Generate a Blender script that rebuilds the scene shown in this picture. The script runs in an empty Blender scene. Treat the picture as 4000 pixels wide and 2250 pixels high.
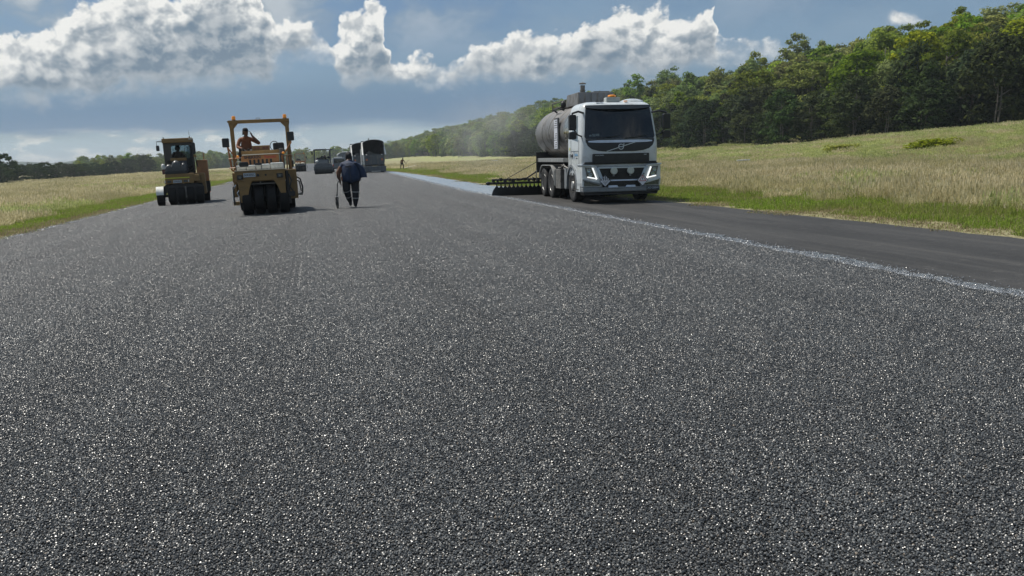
import bpy, math, random
import numpy as np
from mathutils import Vector, Matrix, Euler

scene = bpy.context.scene
PI = math.pi
R_ = math.radians
col = scene.collection

# ------------------------------------------------------------------ camera
CAM = bpy.data.cameras.new('camera')
CAM.sensor_width = 36.0
CAM.lens = 36.0 * 3300 / 4000
CAM.clip_start = 0.05
CAM.clip_end = 20000
cam = bpy.data.objects.new('camera', CAM)
col.objects.link(cam)
cam.location = (0, 0, 1.55)
cam.rotation_euler = (1.4134301540, 0.0365265555, -0.2280749464)
scene.camera = cam

# ------------------------------------------------------------------ render / exposure
scene.render.engine = 'CYCLES'
scene.view_settings.view_transform = 'Standard'
scene.view_settings.look = 'None'
scene.view_settings.gamma = 1.0
scene.view_settings.exposure = 0.0
cy = scene.cycles
cy.max_bounces = 6
cy.diffuse_bounces = 2
cy.glossy_bounces = 3
cy.transmission_bounces = 4
cy.transparent_max_bounces = 12
cy.volume_bounces = 0
cy.use_denoising = True
cy.use_adaptive_sampling = True
cy.adaptive_threshold = 0.015
cy.sample_clamp_indirect = 6.0
cy.caustics_reflective = False
cy.caustics_refractive = False

HAZE = 0.00026

# ------------------------------------------------------------------ sun
SUN_AZ, SUN_EL = R_(-48), R_(62)
sd = Vector((math.sin(SUN_AZ) * math.cos(SUN_EL), math.cos(SUN_AZ) * math.cos(SUN_EL), math.sin(SUN_EL)))
L = bpy.data.lights.new('sun', 'SUN')
L.energy = 4.8
L.angle = R_(0.53)
L.color = (1.0, 0.95, 0.86)
sun = bpy.data.objects.new('sun', L)
col.objects.link(sun)
sun.location = (-40, 20, 80)
sun.rotation_euler = (-sd).to_track_quat('-Z', 'Y').to_euler()


# ------------------------------------------------------------------ node helpers
class NT:
    """thin wrapper that makes node trees readable"""
    def __init__(s, tree):
        s.t = tree
        s.n = tree.nodes
        s.l = tree.links

    def add(s, kind, ins=None, **props):
        nd = s.n.new(kind)
        for k, v in props.items():
            setattr(nd, k, v)
        for k, v in (ins or {}).items():
            sock = nd.inputs[k]
            if isinstance(v, bpy.types.NodeSocket):
                s.l.new(v, sock)
            else:
                sock.default_value = v
        return nd

    def m(s, op, a, b=None, c=None, clamp=False):
        nd = s.n.new('ShaderNodeMath')
        nd.operation = op
        nd.use_clamp = clamp
        for i, v in enumerate((a, b, c)):
            if v is None:
                continue
            if isinstance(v, bpy.types.NodeSocket):
                s.l.new(v, nd.inputs[i])
            else:
                nd.inputs[i].default_value = v
        return nd.outputs[0]

    def ramp(s, v, lo, hi, a=0.0, b=1.0, smooth=True):
        nd = s.n.new('ShaderNodeMapRange')
        nd.interpolation_type = 'SMOOTHSTEP' if smooth else 'LINEAR'
        s.l.new(v, nd.inputs['Value'])
        for k, x in (('From Min', lo), ('From Max', hi), ('To Min', a), ('To Max', b)):
            if isinstance(x, bpy.types.NodeSocket):
                s.l.new(x, nd.inputs[k])
            else:
                nd.inputs[k].default_value = x
        return nd.outputs['Result']

    def mix(s, f, a, b, blend='MIX'):
        nd = s.n.new('ShaderNodeMix')
        nd.data_type = 'RGBA'
        nd.blend_type = blend
        for sock, v in ((nd.inputs[0], f), (nd.inputs[6], a), (nd.inputs[7], b)):
            if isinstance(v, bpy.types.NodeSocket):
                s.l.new(v, sock)
            else:
                sock.default_value = (v if isinstance(v, (int, float)) else (*v, 1.0) if len(v) == 3 else v)
        return nd.outputs[2]

    def noise(s, vec, scale, detail=4.0, rough=0.55, dist=0.0, dim='3D'):
        nd = s.n.new('ShaderNodeTexNoise')
        nd.noise_dimensions = dim
        if vec is not None:
            s.l.new(vec, nd.inputs['Vector'])
        nd.inputs['Scale'].default_value = scale
        nd.inputs['Detail'].default_value = detail
        nd.inputs['Roughness'].default_value = rough
        nd.inputs['Distortion'].default_value = dist
        return nd.outputs['Fac']


# ------------------------------------------------------------------ world: sky with cumulus
world = bpy.data.worlds.new('World')
scene.world = world
world.use_nodes = True
world.cycles.sampling_method = 'MANUAL'
world.cycles.sample_map_resolution = 512


def puff_group():
    """cauliflower billows and torn edges"""
    g = bpy.data.node_groups.new('cumulus_puffs', 'ShaderNodeTree')
    g.interface.new_socket('P', in_out='INPUT', socket_type='NodeSocketVector')
    g.interface.new_socket('Puff', in_out='OUTPUT', socket_type='NodeSocketFloat')
    g.interface.new_socket('Relief', in_out='OUTPUT', socket_type='NodeSocketFloat')
    t = NT(g)
    gi = g.nodes.new('NodeGroupInput')
    go = g.nodes.new('NodeGroupOutput')
    W = gi.outputs[0]
    v1 = t.add('ShaderNodeTexVoronoi', {'Vector': W, 'Scale': 5.0, 'Detail': 3.0, 'Roughness': 0.55, 'Lacunarity': 2.1},
               voronoi_dimensions='2D', feature='F1', normalize=True)
    puff = t.m('SUBTRACT', 0.55, t.m('MULTIPLY', v1.outputs['Distance'], 1.5))
    fb = t.m('SUBTRACT', t.noise(W, 5.0, 5.0, 0.62, dim='2D'), 0.5)
    g.links.new(t.m('ADD', t.m('MULTIPLY', puff, PUFF), t.m('MULTIPLY', fb, 1.0)), go.inputs['Puff'])
    g.links.new(t.m('ADD', t.m('MULTIPLY', puff, 1.0), t.m('MULTIPLY', fb, 0.42)), go.inputs['Relief'])
    return g


PUFF = 0.85
# skyline of the cumulus bank: azimuth (degrees / 10), height of the tops, height of the bases
BANK = [(-2.00, 0.76, 0.40), (-1.71, 0.75, 0.40), (-1.49, 0.79, 0.39), (-1.34, 0.87, 0.40), (-1.25, 1.00, 0.41), (-0.94, 1.04, 0.46), (-0.78, 0.97, 0.43),
        (-0.715, 1.13, 0.45), (-0.47, 1.19, 0.48), (-0.30, 1.08, 0.47), (-0.16, 0.88, 0.60), (-0.05, 0.94, 0.64), (0.10, 0.79, 0.64), (0.13, 0.74, 0.52),
        (0.20, 0.91, 0.46), (0.43, 1.03, 0.46), (0.54, 0.90, 0.46), (0.575, 0.64, 0.45), (0.72, 0.655, 0.425), (0.92, 0.62, 0.43), (1.31, 0.77, 0.47),
        (1.60, 0.80, 0.46), (1.75, 0.75, 0.45), (1.86, 0.86, 0.45), (2.25, 0.925, 0.46), (2.45, 0.82, 0.47), (2.60, 0.86, 0.49), (2.65, 0.66, 0.50),
        (2.98, 0.71, 0.53), (3.08, 0.62, 0.56), (3.14, 0.50, 0.60), (3.35, 0.30, 0.62)]
PG = puff_group()

wt = NT(world.node_tree)
wt.n.clear()
out = wt.n.new('ShaderNodeOutputWorld')
tc = wt.n.new('ShaderNodeTexCoord')
sky = wt.add('ShaderNodeTexSky', sky_type='NISHITA', sun_disc=False, sun_elevation=SUN_EL, sun_rotation=SUN_AZ,
             altitude=20.0, air_density=1.0, dust_density=1.2, ozone_density=1.6)
sx = wt.add('ShaderNodeSeparateXYZ', {0: tc.outputs['Generated']})
az = wt.m('ARCTAN2', sx.outputs[0], sx.outputs[1])
el = wt.m('ARCSINE', sx.outputs[2])
az = wt.m('MULTIPLY', az, 180 / PI / 10)
el = wt.m('MULTIPLY', el, 180 / PI / 10)
P = wt.add('ShaderNodeCombineXYZ', {0: az, 1: el, 2: 0.0}).outputs[0]


wn = wt.add('ShaderNodeTexNoise', {'Vector': P, 'Scale': 2.6, 'Detail': 3.0, 'Roughness': 0.6}, noise_dimensions='2D')
w0 = wt.add('ShaderNodeVectorMath', {0: wn.outputs['Color'], 1: (0.5, 0.5, 0.5)}, operation='SUBTRACT').outputs[0]
w1 = wt.add('ShaderNodeVectorMath', {0: w0, 1: (0.30, 0.16, 0.0)}, operation='MULTIPLY').outputs[0]
W = wt.add('ShaderNodeVectorMath', {0: P, 1: w1}, operation='ADD').outputs[0]


w2 = wt.add('ShaderNodeVectorMath', {0: w0, 1: (0.10, 0.07, 0.0)}, operation='MULTIPLY').outputs[0]
W2 = wt.add('ShaderNodeVectorMath', {0: P, 1: w2}, operation='ADD').outputs[0]
W2 = wt.add('ShaderNodeMapping', {'Vector': W2, 'Scale': (1.0, 1.25, 1.0)}).outputs[0]


def field(group, off):
    v = W2
    if off:
        v = wt.add('ShaderNodeVectorMath', {0: W2, 1: (*off, 0.0)}, operation='ADD').outputs[0]
    nd = wt.n.new('ShaderNodeGroup')
    nd.node_tree = group
    wt.l.new(v, nd.inputs[0])
    return nd.outputs


ws = wt.add('ShaderNodeSeparateXYZ', {0: W})
cr = wt.n.new('ShaderNodeValToRGB')
e_ = cr.color_ramp.elements
while len(e_) < len(BANK):
    e_.new(0.5)
for k_, (a_, t_, b_) in enumerate(BANK):
    e_[k_].position = (a_ + 2.0) / 5.4
for k_, (a_, t_, b_) in enumerate(BANK):
    e_[k_].color = (t_ / 1.5, b_ / 1.5, 0.0, 1.0)
wt.l.new(wt.ramp(ws.outputs[0], -2.0, 3.4, 0.0, 1.0, smooth=False), cr.inputs[0])
pr = wt.add('ShaderNodeSeparateColor', {0: cr.outputs[0]})
top = wt.m('MULTIPLY', pr.outputs[0], 1.5)
bot = wt.m('MULTIPLY', pr.outputs[1], 1.5)
above = wt.m('SUBTRACT', top, ws.outputs[1])           # cloud still above this point
m_top = wt.m('MULTIPLY', above, 5.2)
m_bot = wt.m('MULTIPLY', wt.m('SUBTRACT', ws.outputs[1], bot), 6.5)
mass = wt.m('SMOOTH_MIN', m_top, m_bot, 0.5)
# one small stray cloud, and the scattered cumulus of the sky above
sm = wt.add('ShaderNodeMapping', {'Vector': W, 'Location': (3.70, 0.70, 0), 'Scale': (0.16, 0.075, 1)}, vector_type='TEXTURE')
stray = wt.m('SUBTRACT', 0.55, wt.add('ShaderNodeVectorMath', {0: sm.outputs[0]}, operation='LENGTH').outputs['Value'])
fn = wt.noise(wt.add('ShaderNodeMapping', {'Vector': P, 'Scale': (0.55, 0.9, 1.0)}).outputs[0], 1.0, 1.0, 0.5, dim='2D')
high = wt.m('ADD', wt.ramp(fn, 0.52, 0.80, -0.6, 0.6, smooth=False), wt.ramp(el, 1.15, 1.6, -3.0, 0.0))
mass = wt.m('MINIMUM', wt.m('MAXIMUM', mass, wt.m('MAXIMUM', stray, high)), 0.9)
p0 = field(PG, None)
p1 = field(PG, (-0.036, 0.052))
dens = wt.m('ADD', mass, p0[0])
hgt = wt.m('SUBTRACT', ws.outputs[1], bot)
soft = wt.ramp(hgt, 0.0, 0.22, 0.55, 0.0)              # bases dissolve, tops are crisp
alpha = wt.ramp(dens, wt.m('SUBTRACT', 0.05, wt.m('MULTIPLY', soft, 0.5)), wt.m('ADD', 0.30, wt.m('MULTIPLY', soft, 1.3)))
edge = wt.m('SUBTRACT', p0[1], p1[1])
lit = wt.ramp(edge, -0.30, 0.32, 0.0, 1.0)
rimw = wt.ramp(dens, 0.15, 0.95, 1.0, 0.0)             # thin sunlit rims glow
body_n = wt.noise(W, 2.3, 3.0, 0.55, dim='2D')
thick = wt.ramp(wt.m('ADD', above, wt.m('MULTIPLY', wt.m('SUBTRACT', body_n, 0.5), 0.55)), 0.02, 0.40, 1.0, 0.0)
shade = wt.m('ADD', wt.m('MULTIPLY', lit, wt.m('ADD', 0.30, wt.m('MULTIPLY', thick, 0.50))), wt.m('MULTIPLY', thick, 0.18))
shade = wt.m('ADD', shade, wt.m('MULTIPLY', rimw, 0.34))
shade = wt.m('MULTIPLY', shade, wt.ramp(hgt, -0.05, 0.28, 0.55, 1.0))
shade = wt.m('MULTIPLY', shade, wt.ramp(el, 1.3, 3.0, 1.0, 0.40))     # out-of-view overhead clouds dimmed to cut ambient light, like bases seen from below
ccol = wt.mix(wt.ramp(shade, 0.05, 0.80, smooth=False), (0.165, 0.235, 0.31), (0.90, 0.90, 0.87))

# clear sky: Nishita, pulled down, paling a little to the horizon through thin cloud veils
nsky = wt.mix(1.0, sky.outputs[0], (0.046, 0.058, 0.072), 'MULTIPLY')
veil = wt.noise(wt.add('ShaderNodeMapping', {'Vector': P, 'Scale': (0.55, 1.6, 1.0)}).outputs[0], 1.3, 5.0, 0.6, dim='2D')
veil = wt.ramp(veil, 0.35, 0.75)
base = wt.mix(wt.m('ADD', wt.m('MULTIPLY', veil, 0.55), 0.20), nsky, (0.225, 0.345, 0.475))
# soft grey-white cloud veils high in the frame, thicker to the left
vn = wt.noise(wt.add('ShaderNodeMapping', {'Vector': W, 'Scale': (1.0, 1.5, 1.0)}).outputs[0], 1.7, 4.0, 0.55, dim='2D')
vm = wt.m('MULTIPLY', wt.ramp(vn, 0.34, 0.62), wt.m('MULTIPLY', wt.ramp(el, 0.55, 0.95), wt.ramp(az, 2.4, -0.6, 0.25, 0.95)))
vlit = wt.mix(wt.ramp(vn, 0.45, 0.70), (0.30, 0.37, 0.43), (0.56, 0.60, 0.62))
base = wt.mix(wt.m('MULTIPLY', vm, 0.85), base, vlit)
# low grey-blue deck with a flat base, stretching across the horizon
wob = wt.noise(wt.add('ShaderNodeMapping', {'Vector': P, 'Scale': (0.35, 2.0, 1.0)}).outputs[0], 2.0, 6.0, 0.6, dim='2D')
elw = wt.m('ADD', el, wt.m('MULTIPLY', wt.m('SUBTRACT', wob, 0.5), 0.16))
base_edge = wt.ramp(az, -1.8, 2.2, 0.215, 0.17, smooth=False)
d_lo = wt.ramp(wt.m('SUBTRACT', elw, base_edge), -0.012, 0.03)
d_hi = wt.ramp(elw, 0.62, 0.30)
d_side = wt.ramp(az, 3.2, 1.2, 0.15, 1.0)
deck = wt.m('MULTIPLY', wt.m('MULTIPLY', d_lo, d_hi), d_side)
base = wt.mix(wt.m('MULTIPLY', deck, 0.85), base, (0.115, 0.220, 0.365))
# pale strip under the deck with faint far cumulus
lowp = wt.m('MULTIPLY', wt.ramp(elw, 0.26, 0.16), wt.ramp(el, -0.05, 0.0))
lown = wt.noise(wt.add('ShaderNodeMapping', {'Vector': P, 'Scale': (1.6, 4.5, 1.0)}).outputs[0], 2.2, 6.0, 0.6, dim='2D')
lowc = wt.mix(wt.m('MULTIPLY', wt.ramp(lown, 0.48, 0.62), wt.ramp(az, 0.4, -0.6, 0.25, 1.0)), (0.40, 0.52, 0.58), (0.80, 0.82, 0.78))
base = wt.mix(wt.m('MULTIPLY', lowp, 0.92), base, lowc)
final = wt.mix(alpha, base, ccol)
# below the horizon
final = wt.mix(wt.ramp(el, 0.0, -0.15), final, (0.10, 0.11, 0.10))
bg = wt.add('ShaderNodeBackground', {'Color': final, 'Strength': 1.0})
wt.l.new(bg.outputs[0], out.inputs['Surface'])


# ------------------------------------------------------------------ materials
MATS = {}


def new_mat(name):
    m = bpy.data.materials.new(name)
    m.use_nodes = True
    m.node_tree.nodes.clear()
    t = NT(m.node_tree)
    o = t.n.new('ShaderNodeOutputMaterial')
    MATS[name] = m
    return m, t, o


def pbr(name, color, rough=0.5, metal=0.0, spec=0.5, vary=0.12, scale=3.0, dirt=None, dirt_amt=0.0, bump=0.0, bump_scale=60.0, coat=0.0, emit=None, emit_s=0.0, trans=0.0):
    """painted / plain surface with uneven colour and gloss, and dirt with a shape of its own"""
    m, t, o = new_mat(name)
    tc = t.n.new('ShaderNodeTexCoord')
    V = tc.outputs['Object']
    n1 = t.noise(V, scale, 5.0, 0.6)
    lo = tuple(c * (1 - vary) for c in color)
    hi = tuple(min(1, c * (1 + vary)) for c in color)
    c = t.mix(t.ramp(n1, 0.3, 0.7), lo, hi)
    rgh = t.m('ADD', rough - 0.06, t.m('MULTIPLY', n1, 0.12), clamp=True)
    if dirt:
        n2 = t.noise(V, scale * 2.3, 7.0, 0.68, 0.4)
        f = t.m('MULTIPLY', t.ramp(n2, 0.46, 0.70), dirt_amt)
        c = t.mix(f, c, dirt)
        rgh = t.m('ADD', rgh, t.m('MULTIPLY', f, 0.3), clamp=True)
    b = t.add('ShaderNodeBsdfPrincipled', {'Base Color': c, 'Roughness': rgh, 'Metallic': metal, 'Specular IOR Level': spec, 'Coat Weight': coat, 'Coat Roughness': 0.08})
    if trans:
        b.inputs['Transmission Weight'].default_value = trans
    if emit:
        b.inputs['Emission Color'].default_value = (*emit, 1)
        b.inputs['Emission Strength'].default_value = emit_s
    if bump:
        nb = t.noise(V, bump_scale, 3.0, 0.6)
        bp = t.add('ShaderNodeBump', {'Strength': 1.0, 'Distance': bump, 'Height': nb})
        t.l.new(bp.outputs[0], b.inputs['Normal'])
    t.l.new(b.outputs[0], o.inputs['Surface'])
    return m


def glass_mat(name, tint, rough=0.03, mixf=0.35, spec=0.5):
    """thin tinted pane: part see-through, part glossy"""
    m, t, o = new_mat(name)
    tr = t.add('ShaderNodeBsdfTransparent', {'Color': (*tint, 1)})
    gl = t.add('ShaderNodeBsdfPrincipled', {'Base Color': (0.01, 0.012, 0.014, 1), 'Roughness': rough, 'Specular IOR Level': spec})
    mx = t.add('ShaderNodeMixShader', {0: mixf, 1: tr.outputs[0], 2: gl.outputs[0]})
    t.l.new(mx.outputs[0], o.inputs['Surface'])
    return m


# ------------------------------------------------------------------ mesh builder
class MB:
    def __init__(s):
        s.v, s.f, s.mi = [], [], []
        s.cur = 0

    def mat(s, i):
        s.cur = i
        return s

    def face(s, idx):
        s.f.append(idx)
        s.mi.append(s.cur)

    def add(s, vs, fs):
        o = len(s.v)
        s.v += [tuple(v) for v in vs]
        for f in fs:
            s.face([o + i for i in f])
        return s

    def box(s, c, d, rot=None, taper=None):
        """c centre, d full size; taper=(tx,ty) scales the top"""
        tx, ty = taper or (1, 1)
        pts = []
        for z, sx_, sy_ in ((-.5, 1, 1), (.5, tx, ty)):
            for x, y in ((-.5, -.5), (.5, -.5), (.5, .5), (-.5, .5)):
                pts.append(Vector((x * d[0] * sx_, y * d[1] * sy_, z * d[2])))
        if rot:
            m = Euler(rot).to_matrix()
            pts = [m @ p for p in pts]
        pts = [p + Vector(c) for p in pts]
        return s.add(pts, [(3, 2, 1, 0), (4, 5, 6, 7), (0, 1, 5, 4), (1, 2, 6, 5), (2, 3, 7, 6), (3, 0, 4, 7)])

    def lim(s, x0, x1, y0, y1, z0, z1):
        return s.box(((x0 + x1) / 2, (y0 + y1) / 2, (z0 + z1) / 2), (x1 - x0, y1 - y0, z1 - z0))

    def cyl(s, a, b, r0, r1=None, n=16, caps=True):
        r1 = r0 if r1 is None else r1
        a, b = Vector(a), Vector(b)
        w = (b - a).normalized()
        u = w.orthogonal().normalized()
        v = w.cross(u)
        vs = []
        for p, r in ((a, r0), (b, r1)):
            for k in range(n):
                t = 2 * PI * k / n
                vs.append(p + (u * math.cos(t) + v * math.sin(t)) * r)
        fs = [(k, (k + 1) % n, n + (k + 1) % n, n + k) for k in range(n)]
        if caps:
            fs += [tuple(reversed(range(n))), tuple(range(n, 2 * n))]
        return s.add(vs, fs)

    def tube(s, pts, r, n=8, caps=True):
        pts = [Vector(p) for p in pts]
        rs = r if isinstance(r, (list, tuple)) else [r] * len(pts)
        vs, fs = [], []
        u = None
        for i, p in enumerate(pts):
            w = (pts[min(i + 1, len(pts) - 1)] - pts[max(i - 1, 0)]).normalized()
            if u is None:
                u = w.orthogonal().normalized()
            else:
                u = (u - w * u.dot(w))
                u = u.normalized() if u.length > 1e-6 else w.orthogonal().normalized()
            v = w.cross(u)
            for k in range(n):
                t = 2 * PI * k / n
                vs.append(p + (u * math.cos(t) + v * math.sin(t)) * rs[i])
        for i in range(len(pts) - 1):
            for k in range(n):
                a, b = i * n + k, i * n + (k + 1) % n
                fs.append((a, b, b + n, a + n))
        if caps:
            fs += [tuple(reversed(range(n))), tuple(range((len(pts) - 1) * n, len(pts) * n))]
        return s.add(vs, fs)

    def lathe(s, prof, c=(0, 0, 0), axis='X', n=28, close=False):
        """prof: (along axis, radius)"""
        vs, fs = [], []
        for (a, r) in prof:
            for k in range(n):
                t = 2 * PI * k / n
                p = (r * math.cos(t), r * math.sin(t))
                q = {'X': (a, p[0], p[1]), 'Y': (p[0], a, p[1]), 'Z': (p[0], p[1], a)}[axis]
                vs.append((q[0] + c[0], q[1] + c[1], q[2] + c[2]))
        m = len(prof)
        for i in range(m - 1 + (1 if close else 0)):
            for k in range(n):
                a, b = i * n + k, i * n + (k + 1) % n
                a2, b2 = ((i + 1) % m) * n + k, ((i + 1) % m) * n + (k + 1) % n
                fs.append((a, b, b2, a2) if axis != 'Y' else (b, a, a2, b2))
        if not close:
            fs += [tuple(reversed(range(n))), tuple(range((m - 1) * n, m * n))]
        return s.add(vs, fs)

    def prism(s, poly, axis, a0, a1):
        """polygon in the plane across AXIS, extruded from a0 to a1; poly is (u,v): X:(y,z) Y:(x,z) Z:(x,y)"""
        n = len(poly)
        def P(u, v, a):
            return {'X': (a, u, v), 'Y': (u, a, v), 'Z': (u, v, a)}[axis]
        vs = [P(u, v, a0) for u, v in poly] + [P(u, v, a1) for u, v in poly]
        fs = [tuple(reversed(range(n))), tuple(range(n, 2 * n))] + [(k, (k + 1) % n, n + (k + 1) % n, n + k) for k in range(n)]
        return s.add(vs, fs)

    def loft(s, rings, caps=True, closed=True):
        n = len(rings[0])
        vs = [p for r in rings for p in r]
        fs = []
        for i in range(len(rings) - 1):
            for k in range(n if closed else n - 1):
                a, b = i * n + k, i * n + (k + 1) % n
                fs.append((a, b, b + n, a + n))
        if caps and closed:
            fs += [tuple(reversed(range(n))), tuple(range((len(rings) - 1) * n, len(rings) * n))]
        return s.add(vs, fs)

    def ball(s, c, r, n=12, m=8):
        r = r if isinstance(r, (tuple, list)) else (r, r, r)
        vs, fs = [], []
        for i in range(1, m):
            ph = PI * i / m
            for k in range(n):
                t = 2 * PI * k / n
                vs.append((c[0] + r[0] * math.sin(ph) * math.cos(t), c[1] + r[1] * math.sin(ph) * math.sin(t), c[2] + r[2] * math.cos(ph)))
        top, bot = len(vs), len(vs) + 1
        vs += [(c[0], c[1], c[2] + r[2]), (c[0], c[1], c[2] - r[2])]
        for i in range(m - 2):
            for k in range(n):
                a, b = i * n + k, i * n + (k + 1) % n
                fs.append((a, a + n, b + n, b))
        for k in range(n):
            fs.append((top, k, (k + 1) % n))
            fs.append((bot, (m - 2) * n + (k + 1) % n, (m - 2) * n + k))
        return s.add(vs, fs)

    def mesh(s, name, smooth=False):
        me = bpy.data.meshes.new(name)
        me.from_pydata(s.v, [], s.f)
        if any(s.mi):
            me.polygons.foreach_set('material_index', s.mi)
        me.update()
        import bmesh
        bm = bmesh.new()
        bm.from_mesh(me)
        bmesh.ops.recalc_face_normals(bm, faces=bm.faces)
        bm.to_mesh(me)
        bm.free()
        if smooth:
            me.polygons.foreach_set('use_smooth', [True] * len(me.polygons))
        return me

    def build(s, name, mat, parent=None, smooth=False, bevel=0.0, angle=35, loc=None, rot=None, sub=0):
        me = s.mesh(name, smooth)
        for m in (mat if isinstance(mat, (list, tuple)) else [mat]):
            me.materials.append(m)
        o = bpy.data.objects.new(name, me)
        col.objects.link(o)
        o.parent = parent
        if loc:
            o.location = loc
        if rot:
            o.rotation_euler = rot
        if bevel:
            bv = o.modifiers.new('bevel', 'BEVEL')
            bv.width = bevel
            bv.segments = 2
            bv.limit_method = 'ANGLE'
            bv.angle_limit = R_(30)
        if sub:
            sb = o.modifiers.new('sub', 'SUBSURF')
            sb.levels = sb.render_levels = sub
        if smooth and not sub:
            try:
                me.set_sharp_from_angle(angle=R_(angle))
            except Exception:
                pass
        return o


def arc(cx, cz, r, a0, a1, n):
    return [(cx + r * math.cos(R_(a0 + (a1 - a0) * k / n)), cz + r * math.sin(R_(a0 + (a1 - a0) * k / n))) for k in range(n + 1)]


def rrect(x0, x1, z0, z1, r, n=4):
    """rounded rectangle outline (counter-clockwise)"""
    return (arc(x1 - r, z0 + r, r, -90, 0, n) + arc(x1 - r, z1 - r, r, 0, 90, n) + arc(x0 + r, z1 - r, r, 90, 180, n) + arc(x0 + r, z0 + r, r, 180, 270, n))


def tag(o, label=None, cat=None, group=None, kind=None):
    if label:
        o['label'] = label
    if cat:
        o['category'] = cat
    if group:
        o['group'] = group
    if kind:
        o['kind'] = kind
    return o


def empty(name, loc=(0, 0, 0), rz=0.0, rx=0.0, ry=0.0):
    o = bpy.data.objects.new(name, None)
    col.objects.link(o)
    o.empty_display_size = 0.3
    o.location = loc
    o.rotation_euler = (rx, ry, rz)
    return o


def copy_tree(o, parent=None):
    c = o.copy()
    col.objects.link(c)
    c.parent = parent
    for ch in list(o.children):
        copy_tree(ch, c)
    return c


def text(name, body, size, mat, parent, loc, rot=(PI / 2, 0, 0), depth=0.002, align='CENTER', shear=0.0, bold=0.0, width=1.0):
    cu = bpy.data.curves.new(name, 'FONT')
    cu.body = body
    cu.size = size
    cu.extrude = depth
    cu.align_x = align
    cu.align_y = 'CENTER'
    cu.shear = shear
    cu.offset = bold
    cu.resolution_u = 3
    tmp = bpy.data.objects.new(name, cu)
    col.objects.link(tmp)
    dg = bpy.context.evaluated_depsgraph_get()
    me = bpy.data.meshes.new_from_object(tmp.evaluated_get(dg))
    bpy.data.objects.remove(tmp)
    bpy.data.curves.remove(cu)
    me.name = name
    me.materials.clear()
    me.materials.append(mat)
    o = bpy.data.objects.new(name, me)
    col.objects.link(o)
    o.parent = parent
    o.location = loc
    o.rotation_euler = rot
    o.scale = (width, 1, 1)
    return o


# ------------------------------------------------------------------ terrain
EDGE_L = [(-30, -8.0), (25, -8.0), (45, -7.9), (90, -8.0), (700, -8.0)]          # (Y, X) left edge of the seal
EDGE_S = [(-30, 7.0), (30, 7.0), (38, 6.7), (60, 7.3), (86, 8.0), (118, 8.9), (140, 9.3), (700, 9.3)]   # right edge of the chips
EDGE_R = [(-30, 11.4), (12, 11.4), (24, 11.15), (33, 10.6), (46, 9.35), (72, 9.95), (95, 10.2), (120, 10.0), (700, 10.2)]   # edge of the old seal


def edge(tab, y):
    return np.interp(y, [a for a, b in tab], [b for a, b in tab])


def crown(x):
    return -0.015 * np.minimum(np.abs(np.asarray(x, float) - 1.6), 11.0)


def sstep(a, b, x):
    t = np.clip((np.asarray(x, float) - a) / (b - a), 0, 1)
    return t * t * (3 - 2 * t)


def wob2(x, y, s, seed=0.0):
    return (np.sin(x * s * 1.1 + 1.3 + seed) * np.cos(y * s * 0.9 + 0.4 * seed) + 0.5 * np.sin(x * s * 2.3 + y * s * 1.7 + 2.1 * seed) + 0.3 * np.cos(x * s * 4.1 - y * s * 3.3 + seed))


def ground_z(x, y):
    x = np.asarray(x, float)
    y = np.asarray(y, float)
    z = crown(x)
    left = np.clip(-8.0 - x, 0, None)
    z = z - 1.05 * sstep(0, 70, left) + 0.25 * sstep(250, 700, y) * sstep(0, 70, left)
    zb = np.interp(y, [20, 55, 78, 92, 110, 160, 250, 320, 440, 800], [3.6, 3.3, 2.6, 1.9, 1.2, 0.7, -0.3, 0.0, 1.0, 2.4])
    right = x - 11.0
    z = z + sstep(24, 66, right) * (zb + 0.15) + 0.10 * sstep(1, 22, right)
    z = z + 0.35 * sstep(26, 36, right) * (1 - sstep(40, 60, right)) * (0.6 + 0.4 * np.sin(y * 0.11)) * (1 - sstep(120, 200, y))
    x0 = np.interp(y, [92, 135], [94, 70])
    tt = np.clip((x - x0) / (143 - x0), 0, 1)
    hill = (0.45 * tt + 0.55 * tt * tt * (3 - 2 * tt)) * (17.5 + 1.5 * np.sin(y * 0.013 + 1)) * (0.86 + 0.14 * sstep(120, 420, y))
    z = z + hill
    off = np.maximum(np.clip(-9.5 - x, 0, 6), np.clip(x - 12.5, 0, 6)) / 6
    return z + 0.035 * wob2(x, y, 0.45) * off + 0.10 * wob2(x, y, 0.07, 2.0) * off


def axis_pts(segs):
    r = []
    for a, b, st in segs:
        r += list(np.arange(a, b, st))
    return np.array(r + [segs[-1][1]])


gx = axis_pts([(-6000, -1000, 500), (-1000, -200, 80), (-200, -60, 10), (-60, -12, 2.0), (-12, 16, 0.7), (16, 60, 1.5), (60, 160, 4), (160, 400, 30), (400, 1000, 120), (1000, 6000, 500)])
gy = axis_pts([(-200, -20, 20), (-20, 60, 1.5), (60, 160, 3), (160, 500, 10), (500, 1400, 60), (1400, 7000, 700)])
GX, GY = np.meshgrid(gx, gy, indexing='ij')
GZ = ground_z(GX, GY)
inside = (GX > edge(EDGE_L, GY) + 0.5) & (GX < edge(EDGE_R, GY) - 0.5)
GZ = np.where(inside, GZ - 0.06, GZ - 0.012)
ni, nj = GX.shape
gv = np.stack([GX.ravel(), GY.ravel(), GZ.ravel()], 1)
idx = np.arange(ni * nj).reshape(ni, nj)
gf = np.stack([idx[:-1, :-1].ravel(), idx[1:, :-1].ravel(), idx[1:, 1:].ravel(), idx[:-1, 1:].ravel()], 1)


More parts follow.
